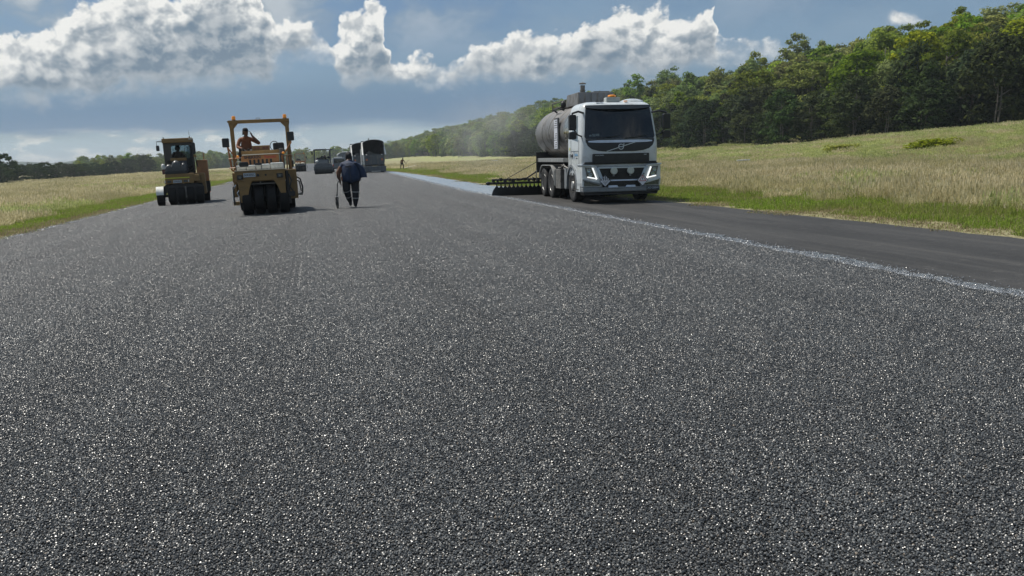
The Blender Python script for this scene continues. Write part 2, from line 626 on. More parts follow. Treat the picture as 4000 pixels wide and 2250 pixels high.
def np_mesh(name, v, f, smooth=True):
    me = bpy.data.meshes.new(name)
    k = f.shape[1]
    me.vertices.add(len(v))
    me.vertices.foreach_set('co', np.asarray(v, np.float32).ravel())
    me.loops.add(f.size)
    me.loops.foreach_set('vertex_index', np.asarray(f, np.int32).ravel())
    me.polygons.add(len(f))
    me.polygons.foreach_set('loop_start', np.arange(0, f.size, k, dtype=np.int32))
    me.polygons.foreach_set('use_smooth', np.full(len(f), smooth))
    me.update(calc_edges=True)
    me.validate()
    return me


def np_obj(name, v, f, mat, smooth=True, parent=None):
    me = np_mesh(name, v, f, smooth)
    me.materials.append(mat)
    o = bpy.data.objects.new(name, me)
    col.objects.link(o)
    o.parent = parent
    return o


# field soil and turf: green by the runway, straw further out, darker green in hollows
m, t, o = new_mat('field_turf')
gp = t.n.new('ShaderNodeNewGeometry')
V = gp.outputs['Position']
ps = t.add('ShaderNodeSeparateXYZ', {0: V})
big = t.noise(V, 0.035, 4.0, 0.6)
mid = t.noise(t.add('ShaderNodeMapping', {'Vector': V, 'Scale': (1.0, 0.35, 1.0)}).outputs[0], 0.35, 5.0, 0.65)
fine = t.noise(V, 9.0, 4.0, 0.7)
tanc = t.mix(t.ramp(fine, 0.3, 0.7), (0.185, 0.168, 0.080), (0.37, 0.34, 0.205))
grn = t.mix(t.ramp(fine, 0.3, 0.7), (0.22, 0.245, 0.085), (0.41, 0.43, 0.20))
f = t.m('ADD', t.m('MULTIPLY', big, 0.9), t.m('MULTIPLY', mid, 0.7))
upx = t.ramp(ps.outputs[0], 36, 50)
f = t.m('ADD', f, t.m('MULTIPLY', upx, 0.22))
c = t.mix(t.ramp(f, 0.84, 1.15), tanc, grn)
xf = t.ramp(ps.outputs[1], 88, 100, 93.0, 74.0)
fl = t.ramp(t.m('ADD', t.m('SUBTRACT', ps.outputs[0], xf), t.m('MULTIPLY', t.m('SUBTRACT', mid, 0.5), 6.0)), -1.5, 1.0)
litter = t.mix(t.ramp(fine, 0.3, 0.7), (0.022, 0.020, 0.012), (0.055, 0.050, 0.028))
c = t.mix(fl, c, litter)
hump = t.noise(V, 1.3, 5.0, 0.7)
b = t.add('ShaderNodeBsdfPrincipled', {'Base Color': c, 'Roughness': 0.95, 'Specular IOR Level': 0.15})
bp = t.add('ShaderNodeBump', {'Strength': 1.0, 'Distance': 0.35, 'Height': t.m('ADD', hump, t.m('MULTIPLY', fine, 0.25))})
t.l.new(bp.outputs[0], b.inputs['Normal'])
t.l.new(b.outputs[0], o.inputs['Surface'])
tag(np_obj('ground', gv, gf, m), kind='structure')


# far hills
def far_hills():
    xs = np.linspace(-1700, 450, 120)
    rng = np.random.RandomState(5)
    ks = rng.uniform(0.003, 0.045, 14)
    ph = rng.uniform(0, 6.3, 14)
    prof = sum(np.sin(xs * k + p) * 1.5 / (1 + k * 80) * 4 for k, p in zip(ks, ph))
    top = 26 + prof + 9 * np.exp(-((xs + 520) / 320) ** 2)
    top = top * sstep(300, -220, xs)
    rows = []
    for s, yy in ((0, 2300), (0.55, 2380), (0.9, 2450), (1.0, 2520), (0.9, 2700), (0, 3100)):
        rows.append(np.stack([xs, yy + 0 * xs + 15 * np.sin(xs * 0.017), -3 + top * s], 1))
    v = np.concatenate(rows)
    n = len(xs)
    ii = np.arange(len(rows) * n).reshape(len(rows), n)
    f = np.stack([ii[:-1, :-1].ravel(), ii[:-1, 1:].ravel(), ii[1:, 1:].ravel(), ii[1:, :-1].ravel()], 1)
    m, t, o = new_mat('wooded_hill')
    gp = t.n.new('ShaderNodeNewGeometry')
    nn = t.noise(gp.outputs['Position'], 0.02, 6.0, 0.7)
    c = t.mix(t.ramp(nn, 0.35, 0.65), (0.03, 0.045, 0.03), (0.055, 0.075, 0.045))
    b = t.add('ShaderNodeBsdfDiffuse', {'Color': c})
    t.l.new(b.outputs[0], o.inputs['Surface'])
    tag(np_obj('hills', v, f, m), kind='structure')


far_hills()

# ------------------------------------------------------------------ runway sheets
def strip(name, y0, y1, step, fl, fr, dz, mat, nx=10, noise_l=0.0, noise_r=0.0, seed=1):
    ys = []
    y = y0
    while y < y1:
        ys.append(y)
        y += step * (1 + max(0, y) / 25)
    ys = np.array(ys + [y1])
    rng = np.random.RandomState(seed)
    jl = rng.normal(0, 1, len(ys)) * noise_l + 0.6 * noise_l * np.sin(ys * 1.7)
    jr = rng.normal(0, 1, len(ys)) * noise_r + 0.6 * noise_r * np.sin(ys * 1.3 + 1)
    l = fl(ys) + jl
    r = fr(ys) + jr
    tt = np.linspace(0, 1, nx)
    X = l[:, None] * (1 - tt) + r[:, None] * tt
    Y = np.repeat(ys[:, None], nx, 1)
    Z = ground_z(np.clip(X, -8.4, 11.8), Y) + dz
    v = np.stack([X.ravel(), Y.ravel(), Z.ravel()], 1)
    ii = np.arange(X.size).reshape(X.shape)
    f = np.stack([ii[:-1, :-1].ravel(), ii[:-1, 1:].ravel(), ii[1:, 1:].ravel(), ii[1:, :-1].ravel()], 1)
    return tag(np_obj(name, v, f, mat), kind='structure')


# binder under the chips, and the chips themselves where they are too far to resolve
m, t, o = new_mat('bitumen_under_chips')
gp = t.n.new('ShaderNodeNewGeometry')
V = gp.outputs['Position']
vo = t.add('ShaderNodeTexVoronoi', {'Vector': V, 'Scale': 62.0}, feature='F1')
bw = t.add('ShaderNodeRGBToBW', {0: vo.outputs['Color']}).outputs[0]
c = t.mix(bw, (0.018, 0.0185, 0.019), (0.06, 0.061, 0.062))
b = t.add('ShaderNodeBsdfPrincipled', {'Base Color': c, 'Roughness': 0.5, 'Specular IOR Level': 0.5})
bp = t.add('ShaderNodeBump', {'Strength': 1.0, 'Distance': 0.012, 'Height': t.m('SUBTRACT', 1.0, vo.outputs['Distance'])})
t.l.new(bp.outputs[0], b.inputs['Normal'])
t.l.new(b.outputs[0], o.inputs['Surface'])
strip('runway', -6, 640, 0.8, lambda y: edge(EDGE_L, y), lambda y: edge(EDGE_S, y) + 0.1, 0.0, m, 20, 0.05, 0.03)

# old asphalt of the strip that is about to be sprayed
m, t, o = new_mat('old_asphalt')
gp = t.n.new('ShaderNodeNewGeometry')
V = gp.outputs['Position']
ps = t.add('ShaderNodeSeparateXYZ', {0: V})
vo = t.add('ShaderNodeTexVoronoi', {'Vector': V, 'Scale': 120.0}, feature='F1')
bw = t.add('ShaderNodeRGBToBW', {0: vo.outputs['Color']}).outputs[0]
c = t.mix(bw, (0.015, 0.0148, 0.0148), (0.066, 0.064, 0.063))
blot = t.noise(t.add('ShaderNodeMapping', {'Vector': V, 'Scale': (1.0, 0.25, 1.0)}).outputs[0], 0.9, 6.0, 0.65)
c = t.mix(t.m('MULTIPLY', t.ramp(blot, 0.42, 0.62), 0.65), c, (0.020, 0.0195, 0.0195))
blot2 = t.noise(V, 6.0, 5.0, 0.7)
c = t.mix(t.m('MULTIPLY', t.ramp(blot2, 0.56, 0.70), 0.5), c, (0.10, 0.095, 0.09))
tw = t.noise(t.add('ShaderNodeMapping', {'Vector': V, 'Scale': (3.0, 0.06, 1.0)}).outputs[0], 1.0, 3.0, 0.5)
c = t.mix(t.m('MULTIPLY', t.ramp(tw, 0.5, 0.7), 0.35), c, (0.085, 0.080, 0.074))
b = t.add('ShaderNodeBsdfPrincipled', {'Base Color': c, 'Roughness': 0.72, 'Specular IOR Level': 0.35})
bp = t.add('ShaderNodeBump', {'Strength': 1.0, 'Distance': 0.004, 'Height': t.m('SUBTRACT', 1.0, vo.outputs['Distance'])})
t.l.new(bp.outputs[0], b.inputs['Normal'])
t.l.new(b.outputs[0], o.inputs['Surface'])
strip('old_asphalt_strip', -6, 640, 0.5, lambda y: edge(EDGE_S, y) - 0.3, lambda y: edge(EDGE_R, y), -0.010, m, 10, 0.0, 0.05, 3)

# wet binder: a lap along the joint, and the freshly sprayed run behind the tanker
m, t, o = new_mat('wet_binder')
gp = t.n.new('ShaderNodeNewGeometry')
V = gp.outputs['Position']
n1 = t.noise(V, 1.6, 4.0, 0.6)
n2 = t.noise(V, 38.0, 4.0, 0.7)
c = t.mix(n1, (0.25, 0.265, 0.265), (0.33, 0.345, 0.34))  # pale base colour stands in for the sky's sheen on black binder
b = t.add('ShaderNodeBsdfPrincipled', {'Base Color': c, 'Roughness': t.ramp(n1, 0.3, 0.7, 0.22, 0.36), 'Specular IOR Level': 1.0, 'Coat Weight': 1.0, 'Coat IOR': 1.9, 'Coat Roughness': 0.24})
bp = t.add('ShaderNodeBump', {'Strength': 1.0, 'Distance': 0.0004, 'Height': n2})
t.l.new(bp.outputs[0], b.inputs['Normal'])
t.l.new(b.outputs[0], o.inputs['Surface'])
m2, t, o = new_mat('wet_binder_lap')
gp = t.n.new('ShaderNodeNewGeometry')
V = gp.outputs['Position']
n2 = t.noise(V, 70.0, 5.0, 0.75)
n3 = t.noise(V, 14.0, 3.0, 0.6)
b = t.add('ShaderNodeBsdfPrincipled', {'Base Color': (0.12, 0.132, 0.145, 1), 'Roughness': 0.26, 'Specular IOR Level': 1.0})  # base lightened to paint in the bright sky reflection
bp = t.add('ShaderNodeBump', {'Strength': 1.0, 'Distance': 0.014, 'Height': t.m('ADD', n2, t.m('MULTIPLY', n3, 0.7))})
t.l.new(bp.outputs[0], b.inputs['Normal'])
t.l.new(b.outputs[0], o.inputs['Surface'])
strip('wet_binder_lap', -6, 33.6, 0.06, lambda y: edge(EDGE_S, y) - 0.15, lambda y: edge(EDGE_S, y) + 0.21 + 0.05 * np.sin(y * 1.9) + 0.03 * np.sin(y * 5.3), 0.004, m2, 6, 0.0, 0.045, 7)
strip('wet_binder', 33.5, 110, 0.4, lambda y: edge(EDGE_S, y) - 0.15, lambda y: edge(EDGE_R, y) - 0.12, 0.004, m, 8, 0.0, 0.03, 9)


# ------------------------------------------------------------------ instanced stuff (geometry nodes on a point cloud)
def scatter(name, protos, pts, variant, rotz, scale, tilt=None, label=None):
    """one object of kind stuff: prototypes instanced on points"""
    pc = bpy.data.collections.new(name + '_kinds')
    for k, (me, nm) in enumerate(protos):
        ob = bpy.data.objects.new('k%02d_%s' % (k, nm), me)     # children are picked in name order
        pc.objects.link(ob)
    me = bpy.data.meshes.new(name)
    n = len(pts)
    me.vertices.add(n)
    me.vertices.foreach_set('co', np.asarray(pts, np.float32).ravel())
    a = me.attributes.new('kind_id', 'INT', 'POINT')
    a.data.foreach_set('value', np.asarray(variant, np.int32))
    a = me.attributes.new('turn', 'FLOAT_VECTOR', 'POINT')
    rv = np.zeros((n, 3), np.float32)
    rv[:, 2] = rotz
    if tilt is not None:
        rv[:, :2] = tilt
    a.data.foreach_set('vector', rv.ravel())
    a = me.attributes.new('size', 'FLOAT_VECTOR', 'POINT')
    sc = np.asarray(scale, np.float32)
    if sc.ndim == 1:
        sc = np.repeat(sc[:, None], 3, 1)
    a.data.foreach_set('vector', sc.ravel())
    o = bpy.data.objects.new(name, me)
    col.objects.link(o)
    g = bpy.data.node_groups.new(name + '_scatter', 'GeometryNodeTree')
    g.interface.new_socket('Geometry', in_out='INPUT', socket_type='NodeSocketGeometry')
    g.interface.new_socket('Geometry', in_out='OUTPUT', socket_type='NodeSocketGeometry')
    nn = g.nodes
    gi, go = nn.new('NodeGroupInput'), nn.new('NodeGroupOutput')
    ci = nn.new('GeometryNodeCollectionInfo')
    ci.inputs['Collection'].default_value = pc
    ci.inputs['Separate Children'].default_value = True
    ci.inputs['Reset Children'].default_value = True
    ip = nn.new('GeometryNodeInstanceOnPoints')
    ip.inputs['Pick Instance'].default_value = True

    def attr(nm, typ):
        na = nn.new('GeometryNodeInputNamedAttribute')
        na.data_type = typ
        na.inputs['Name'].default_value = nm
        return na.outputs['Attribute']
    g.links.new(gi.outputs[0], ip.inputs['Points'])
    g.links.new(ci.outputs[0], ip.inputs['Instance'])
    g.links.new(attr('kind_id', 'INT'), ip.inputs['Instance Index'])
    er = nn.new('FunctionNodeEulerToRotation')
    g.links.new(attr('turn', 'FLOAT_VECTOR'), er.inputs[0])
    g.links.new(er.outputs[0], ip.inputs['Rotation'])
    g.links.new(attr('size', 'FLOAT_VECTOR'), ip.inputs['Scale'])
    g.links.new(ip.outputs[0], go.inputs[0])
    md = o.modifiers.new('scatter', 'NODES')
    md.node_group = g
    tag(o, label=label, kind='stuff')
    return o


# --- chips: one square metre of stones, built stone by stone, turned and repeated
m, t, o = new_mat('precoated_chip')
gp = t.n.new('ShaderNodeNewGeometry')
rnd = gp.outputs['Random Per Island']
oi = t.n.new('ShaderNodeObjectInfo')
c = t.mix(t.m('POWER', rnd, 1.9), (0.004, 0.0045, 0.005), (0.132, 0.140, 0.143))
c = t.mix(t.ramp(rnd, 0.985, 0.995), c, (0.26, 0.21, 0.16))
big = t.noise(gp.outputs['Position'], 0.55, 4.0, 0.6)
c = t.mix(t.ramp(big, 0.30, 0.75, 0.0, 0.40), c, (0.026, 0.027, 0.0275))
# roller tracks and joints between spreader runs, all lengthwise
trk = t.noise(t.add('ShaderNodeMapping', {'Vector': gp.outputs['Position'], 'Scale': (1.0, 0.018, 1.0)}).outputs[0], 1.15, 4.0, 0.62)
c = t.mix(t.ramp(trk, 0.42, 0.66, 0.0, 0.55), c, (0.020, 0.0208, 0.021))
c = t.mix(t.ramp(trk, 0.44, 0.30, 0.0, 0.22), c, (0.12, 0.123, 0.123))
b = t.add('ShaderNodeBsdfPrincipled', {'Base Color': c, 'Roughness': t.ramp(rnd, 0.0, 1.0, 0.32, 0.48, smooth=False), 'Specular IOR Level': 0.85, 'Coat Weight': 0.10, 'Coat IOR': 1.6, 'Coat Roughness': 0.30})
t.l.new(b.outputs[0], o.inputs['Surface'])
CHIP = m
m, t, o = new_mat('binder_wet_chip')
gp = t.n.new('ShaderNodeNewGeometry')
b = t.add('ShaderNodeBsdfPrincipled', {'Base Color': t.mix(gp.outputs['Random Per Island'], (0.012, 0.013, 0.015), (0.46, 0.49, 0.53)), 'Roughness': 0.26, 'Specular IOR Level': 1.0})  # palest stones paint in the glints of wet binder
t.l.new(b.outputs[0], o.inputs['Surface'])
WETCHIP = m


def ico():
    p = (1 + 5 ** 0.5) / 2
    v = np.array([(-1, p, 0), (1, p, 0), (-1, -p, 0), (1, -p, 0), (0, -1, p), (0, 1, p), (0, -1, -p), (0, 1, -p), (p, 0, -1), (p, 0, 1), (-p, 0, -1), (-p, 0, 1)], float)
    v /= np.linalg.norm(v[0])
    f = np.array([(0, 11, 5), (0, 5, 1), (0, 1, 7), (0, 7, 10), (0, 10, 11), (1, 5, 9), (5, 11, 4), (11, 10, 2), (10, 7, 6), (7, 1, 8),
                  (3, 9, 4), (3, 4, 2), (3, 2, 6), (3, 6, 8), (3, 8, 9), (4, 9, 5), (2, 4, 11), (6, 2, 10), (8, 6, 7), (9, 8, 1)])
    return v, f


def chips_mesh(name, cx, cy_, rad, rng, lift=0.0, mat=None):
    iv, if_ = ico()
    n = len(cx)
    sc = rng.uniform(0.72, 1.28, (n, 3)) * rad[:, None]
    sc[:, 2] *= 0.85
    a = rng.uniform(0, 2 * PI, (n, 3)) * np.array([1.0, 1.0, 1.0])
    a[:, :2] = rng.normal(0, 0.45, (n, 2))
    ca, sa = np.cos(a), np.sin(a)
    base = iv[None] * sc[:, None, :] * rng.uniform(0.80, 1.15, (n, 12, 1))
    x, y, z = base[..., 0], base[..., 1], base[..., 2]
    y, z = y * ca[:, 0:1] - z * sa[:, 0:1], y * sa[:, 0:1] + z * ca[:, 0:1]
    x, z = x * ca[:, 1:2] + z * sa[:, 1:2], -x * sa[:, 1:2] + z * ca[:, 1:2]
    x, y = x * ca[:, 2:3] - y * sa[:, 2:3], x * sa[:, 2:3] + y * ca[:, 2:3]
    x = x + cx[:, None]
    y = y + cy_[:, None]
    z = z + (rad * 0.42 + rng.uniform(-0.002, 0.003, n) + lift)[:, None]
    v = np.stack([x, y, z], -1).reshape(-1, 3)
    f = (if_[None] + (np.arange(n) * 12)[:, None, None]).reshape(-1, 3)
    me = np_mesh(name, v, f, smooth=False)
    me.materials.append(mat or CHIP)
    return me


def chip_tile(seed, step=0.0108):
    rng = np.random.RandomState(seed)
    k = int(1.0 / step)
    xx, yy = np.meshgrid((np.arange(k) + 0.5) / k - 0.5, (np.arange(k) + 0.5) / k - 0.5)
    xx = xx.ravel() + rng.uniform(-0.45, 0.45, k * k) * step
    yy = yy.ravel() + rng.uniform(-0.45, 0.45, k * k) * step
    keep = rng.uniform(0, 1, k * k) < 0.93
    xx, yy = xx[keep], yy[keep]
    return chips_mesh('chip_tile', xx, yy, rng.uniform(0.0043, 0.0076, len(xx)), rng)


def chip_edge_tile(seed):
    """torn edge: dense for x<0, thinning to single stones for x>0; 0.5 m either way, 1 m long"""
    rng = np.random.RandomState(seed)
    n = 6400
    xx = rng.uniform(-0.5, 0.5, n)
    yy = rng.uniform(-0.5, 0.5, n)
    w = 0.035 * np.sin(yy * 2 * PI + seed) + 0.02 * np.sin(yy * 8 * PI + 2 * seed)
    p = np.where(xx < w, 1.0, 0.55 * np.exp(-(xx - w) / 0.10))
    keep = rng.uniform(0, 1, n) < p
    xx, yy = xx[keep], yy[keep]
    me = chips_mesh('chip_edge_tile', xx, yy, rng.uniform(0.0048, 0.0082, len(xx)), rng)
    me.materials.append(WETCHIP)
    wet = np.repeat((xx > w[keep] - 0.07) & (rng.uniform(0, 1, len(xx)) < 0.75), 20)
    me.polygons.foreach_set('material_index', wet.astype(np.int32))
    return me


def lay_chips():
    rng = np.random.RandomState(11)
    tiles = [(chip_tile(s), 'chip_tile') for s in (1, 2, 3)]
    P_, V_, R3, T_ = [], [], [], []
    for y in np.arange(0.5, 150, 1.0):
        xl, xr = float(edge(EDGE_L, y)) + 0.45, float(edge(EDGE_S, y)) - 0.55
        # outside the field of view near the camera nothing is needed, but a step aside should still see chips
        if y < 30:
            xl = max(xl, -4.0 - 0.55 * y)
            xr = min(xr, 4.5 + 1.4 * y)
        n = int(math.ceil((xr - xl)))
        off = (xr - xl - n) / 2
        for k in range(n):
            x = xr - 0.5 - k
            P_.append((x, y, float(crown(x)) + 0.001))
            V_.append(rng.randint(0, 3))
            rq = rng.randint(0, 4) * PI / 2
            R3.append(rq)
            # crossfall of the crown, expressed before the quarter turn
            sl = 0.015 if x > 1.6 else -0.015
            q = int(round(rq / (PI / 2)))
            T_.append([(0.0, sl), (sl, 0.0), (0.0, -sl), (-sl, 0.0)][q])
    scatter('runway_chips', tiles, P_, V_, R3, np.ones(len(P_)), np.array(T_), label='dark grey stone chips covering the freshly sealed runway')
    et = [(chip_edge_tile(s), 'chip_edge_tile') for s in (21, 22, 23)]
    P_, V_, R3 = [], [], []
    for y in np.arange(0.5, 110, 1.0):
        x = float(edge(EDGE_S, y))
        P_.append((x - 0.03, y, float(crown(x)) + 0.003))
        V_.append(rng.randint(0, 3))
        R3.append(0.0)
        x = float(edge(EDGE_L, y))
        P_.append((x + 0.06, y, float(crown(x)) + 0.003))
        V_.append(rng.randint(0, 3))
        R3.append(PI)
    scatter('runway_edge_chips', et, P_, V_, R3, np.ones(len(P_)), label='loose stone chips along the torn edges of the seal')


lay_chips()


# ------------------------------------------------------------------ grass
def leaf_mat(name, lo, hi, trans=0.35, tip=None, patch=0.25, patch_col=None, pscale=0.12, objvar=0.0):
    m, t, o = new_mat(name)
    gp = t.n.new('ShaderNodeNewGeometry')
    c = t.mix(gp.outputs['Random Per Island'], lo, hi)
    if patch_col:
        n = t.noise(gp.outputs['Position'], pscale, 4.0, 0.6)
        c = t.mix(t.ramp(n, 0.40, 0.64, 0.0, patch), c, patch_col)
    if objvar:
        oi = t.n.new('ShaderNodeObjectInfo')
        hs = t.add('ShaderNodeHueSaturation', {'Color': c, 'Hue': t.ramp(oi.outputs['Random'], 0, 1, 0.5 - 0.035, 0.5 + 0.03, smooth=False),
                                               'Saturation': t.ramp(t.m('FRACT', t.m('MULTIPLY', oi.outputs['Random'], 7.31)), 0, 1, 0.75, 1.15, smooth=False),
                                               'Value': t.ramp(t.m('FRACT', t.m('MULTIPLY', oi.outputs['Random'], 13.7)), 0, 1, 1 - objvar, 1 + objvar, smooth=False)})
        c = hs.outputs[0]
    d = t.add('ShaderNodeBsdfDiffuse', {'Color': c})
    tr = t.add('ShaderNodeBsdfTranslucent', {'Color': c})
    mx = t.add('ShaderNodeMixShader', {0: trans, 1: d.outputs[0], 2: tr.outputs[0]})
    t.l.new(mx.outputs[0], o.inputs['Surface'])
    return m


G_GREEN = leaf_mat('grass_green', (0.13, 0.21, 0.026), (0.34, 0.45, 0.085), 0.5, patch=0.5, patch_col=(0.26, 0.25, 0.09), pscale=0.25)
G_DRY = leaf_mat('grass_dry', (0.40, 0.345, 0.18), (0.82, 0.73, 0.50), 0.5, patch=0.55, patch_col=(0.36, 0.34, 0.15), pscale=0.11)
G_STRAW = leaf_mat('grass_straw', (0.20, 0.16, 0.09), (0.42, 0.35, 0.22), 0.3)
G_PALE = leaf_mat('grass_pale_green', (0.32, 0.36, 0.12), (0.64, 0.66, 0.31), 0.5, patch=0.4, patch_col=(0.15, 0.18, 0.060), pscale=0.05)


def blades(n, rng, hmin, hmax, wid, lean, ext=0.55, heads=0.0, flat=0.0):
    """n blades on one square metre: root pair, mid pair, tip; optional seed heads"""
    x = rng.uniform(-ext, ext, n)
    y = rng.uniform(-ext, ext, n)
    h = rng.uniform(hmin, hmax, n) * rng.uniform(0.7, 1.0, n)
    a = rng.uniform(0, 2 * PI, n)
    ln = np.abs(rng.normal(0, lean, n)) + 0.05
    dx, dy = np.cos(a) * ln * h + 0.05 * h, np.sin(a) * ln * h
    b = rng.uniform(0, 2 * PI, n)
    wx, wy = np.cos(b) * wid * 0.5, np.sin(b) * wid * 0.5
    z0 = np.zeros(n) - 0.02
    V = np.stack([np.stack([x - wx, y - wy, z0], 1), np.stack([x + wx, y + wy, z0], 1),
                  np.stack([x + 0.35 * dx - 0.8 * wx, y + 0.35 * dy - 0.8 * wy, 0.6 * h], 1), np.stack([x + 0.35 * dx + 0.8 * wx, y + 0.35 * dy + 0.8 * wy, 0.6 * h], 1),
                  np.stack([x + dx, y + dy, h * (1 - 0.35 * ln)], 1)], 1)
    F = np.array([(0, 1, 3), (0, 3, 2), (2, 3, 4)])
    v = V.reshape(-1, 3)
    f = (F[None] + (np.arange(n) * 5)[:, None, None]).reshape(-1, 3)
    if heads > 0:
        k = int(n * heads)
        sel = rng.choice(n, k, False)
        tip = V[sel, 4]
        s = wid * 1.5
        c = rng.uniform(0, PI, k)
        hx, hy = np.cos(c) * s, np.sin(c) * s
        q = np.stack([tip + np.stack([-hx, -hy, -0.02 + 0 * hx], 1), tip + np.stack([hx, hy, -0.02 + 0 * hx], 1), tip + np.stack([0.4 * hx + 0.02, 0.4 * hy, 0.09 + 0 * hx], 1)], 1)
        fo = len(v)
        v = np.concatenate([v, q.reshape(-1, 3)])
        f = np.concatenate([f, (np.arange(k * 3).reshape(k, 3) + fo)])
    return v, f


def grass_tile(name, seed, mats_blades):
    rng = np.random.RandomState(seed)
    vs, fs, mi = [], [], []
    off = 0
    mats = []
    for k, (mat, kw) in enumerate(mats_blades):
        v, f = blades(rng=rng, **kw)
        vs.append(v)
        fs.append(f + off)
        mi += [k] * len(f)
        off += len(v)
        mats.append(mat)
    me = np_mesh(name, np.concatenate(vs), np.concatenate(fs), smooth=False)
    for mm in mats:
        me.materials.append(mm)
    me.polygons.foreach_set('material_index', np.array(mi, np.int32))
    return me


def sow():
    green = [(grass_tile('green_turf', s, [(G_GREEN, dict(n=650, hmin=0.05, hmax=0.20, wid=0.013, lean=0.5)), (G_STRAW, dict(n=70, hmin=0.05, hmax=0.25, wid=0.010, lean=0.6))]), 'green_turf') for s in (1, 2)]
    dry = [(grass_tile('dry_grass', s, [(G_DRY, dict(n=360, hmin=0.22, hmax=0.52, wid=0.012, lean=0.65, heads=0.6)), (G_PALE, dict(n=150, hmin=0.10, hmax=0.30, wid=0.013, lean=0.4))]), 'dry_grass') for s in (3, 4)]
    straw = [(grass_tile('straw', s, [(G_STRAW, dict(n=330, hmin=0.03, hmax=0.13, wid=0.012, lean=1.2)), (G_GREEN, dict(n=60, hmin=0.04, hmax=0.14, wid=0.012, lean=0.6))]), 'straw') for s in (5, 6)]
    pale = [(grass_tile('pale_grass', s, [(G_PALE, dict(n=420, hmin=0.16, hmax=0.42, wid=0.016, lean=0.6, heads=0.2))]), 'pale_grass') for s in (7, 8)]
    kinds = dict(green=0, dry=2, straw=4, pale=6)
    protos = green + dry + straw + pale
    rng = np.random.RandomState(77)

    def lay(name, xs, y0, y1, chooser, label, growth=60.0):
        P_, V_, R3, S_ = [], [], [], []
        y = y0
        while y < y1:
            st = 0.85 * (1 + max(0, y - 40) / growth)
            x = xs[0]
            while x < xs[1]:
                sx_ = max(0.85, st) if x > 40 or x < -40 else max(0.85, st * 0.8)
                xx = x + rng.uniform(-0.3, 0.3) * sx_
                yy = y + rng.uniform(-0.3, 0.3) * st
                k = chooser(xx, yy, rng)
                if k is not None:
                    kind, zs = k
                    z = float(ground_z(xx, yy)) - 0.012
                    P_.append((xx, yy, z))
                    V_.append(kinds[kind] + rng.randint(0, 2))
                    R3.append(rng.uniform(0, 2 * PI))
                    S_.append((max(1.0, sx_ / 0.85), max(1.0, sx_ / 0.85), zs * rng.uniform(0.75, 1.25) * (1.0 + 0.28 * math.sin(xx * 1.3 + 2 * math.sin(yy * 0.45)) * math.sin(yy * 0.9 + xx * 0.4)) * (1 + 0.12 * max(0, sx_ - 0.85))))
                x += sx_
            y += st
        scatter(name, protos, P_, V_, R3, np.array(S_), label=label)

    def right(x, y, rng):
        e = x - float(edge(EDGE_R, y)) + 0.25 * math.sin(y * 0.7) + rng.normal(0, 0.15)
        if e < 0.12:
            return None
        if e < 0.75:
            return ('straw', 0.8)
        p = 3.9 + 0.8 * math.sin(y * 0.21) + 0.5 * math.sin(y * 0.63 + 1)
        if e < p:
            return ('green', 0.8 + 0.25 * e / p) if rng.uniform() < 0.94 else ('straw', 1.4)
        if x > 38 + 2 * math.sin(y * 0.15):
            return ('pale', 0.9) if rng.uniform() < 0.82 else ('dry', 0.8)
        if e < p + 1.5 and rng.uniform() < 0.35:
            return ('green', 1.2)
        q = math.sin(x * 0.42 + 1.7 * math.sin(y * 0.13)) + math.sin(y * 0.31 + 1.3 * math.sin(x * 0.21)) + 0.7 * rng.normal()
        if q > 1.7:
            return ('pale', 1.15)
        if q > 1.45:
            return ('green', 1.9)
        return ('dry', 1.0 if q > -1.2 else 0.7)

    def left(x, y, rng):
        e = float(edge(EDGE_L, y)) - x + 0.2 * math.sin(y * 0.6) + rng.normal(0, 0.15)
        if e < 0.15:
            return None
        if e < 0.8:
            return ('straw', 0.9)
        p = 2.7 + 0.6 * math.sin(y * 0.17)
        if e < p:
            return ('green', 0.85)
        q = math.sin(x * 0.35 + 1.7 * math.sin(y * 0.09)) + math.sin(y * 0.22 + 1.3 * math.sin(x * 0.21)) + 0.8 * rng.normal()
        if q > 1.35:
            return ('pale', 1.0)
        if q > 1.15:
            return ('green', 1.7)
        return ('dry', 0.95)

    lay('right_field_grass', (9.4, 40), 6, 190, right, 'green verge and straw-coloured long grass right of the runway')
    lay('right_slope_grass', (40, 84), 25, 210, lambda x, y, r: ('pale', 0.9) if r.uniform() < 0.8 else ('dry', 0.9), 'pale green grass on the rising slope below the wood', 40)
    lay('left_field_grass', (-40, -7.9), 14, 230, left, 'green verge and dry grass left of the runway')
    lay('left_far_grass', (-78, -40), 60, 330, left, 'dry grass field reaching to the trees on the left', 40)


sow()


# ------------------------------------------------------------------ trees
LEAF = leaf_mat('gum_leaf', (0.078, 0.125, 0.020), (0.325, 0.400, 0.070), 0.48, patch=0.25, patch_col=(0.060, 0.080, 0.030), pscale=0.02, objvar=0.30)
LEAF_D = leaf_mat('scrub_and_shaded_leaf', (0.026, 0.044, 0.017), (0.082, 0.108, 0.038), 0.28, objvar=0.28)  # scrub foliage; on DENSE trees the darkness is painted-in shade
BARK = pbr('gum_bark', (0.20, 0.18, 0.155), 0.9, vary=0.3, scale=4.0, dirt=(0.07, 0.06, 0.05), dirt_amt=0.6)


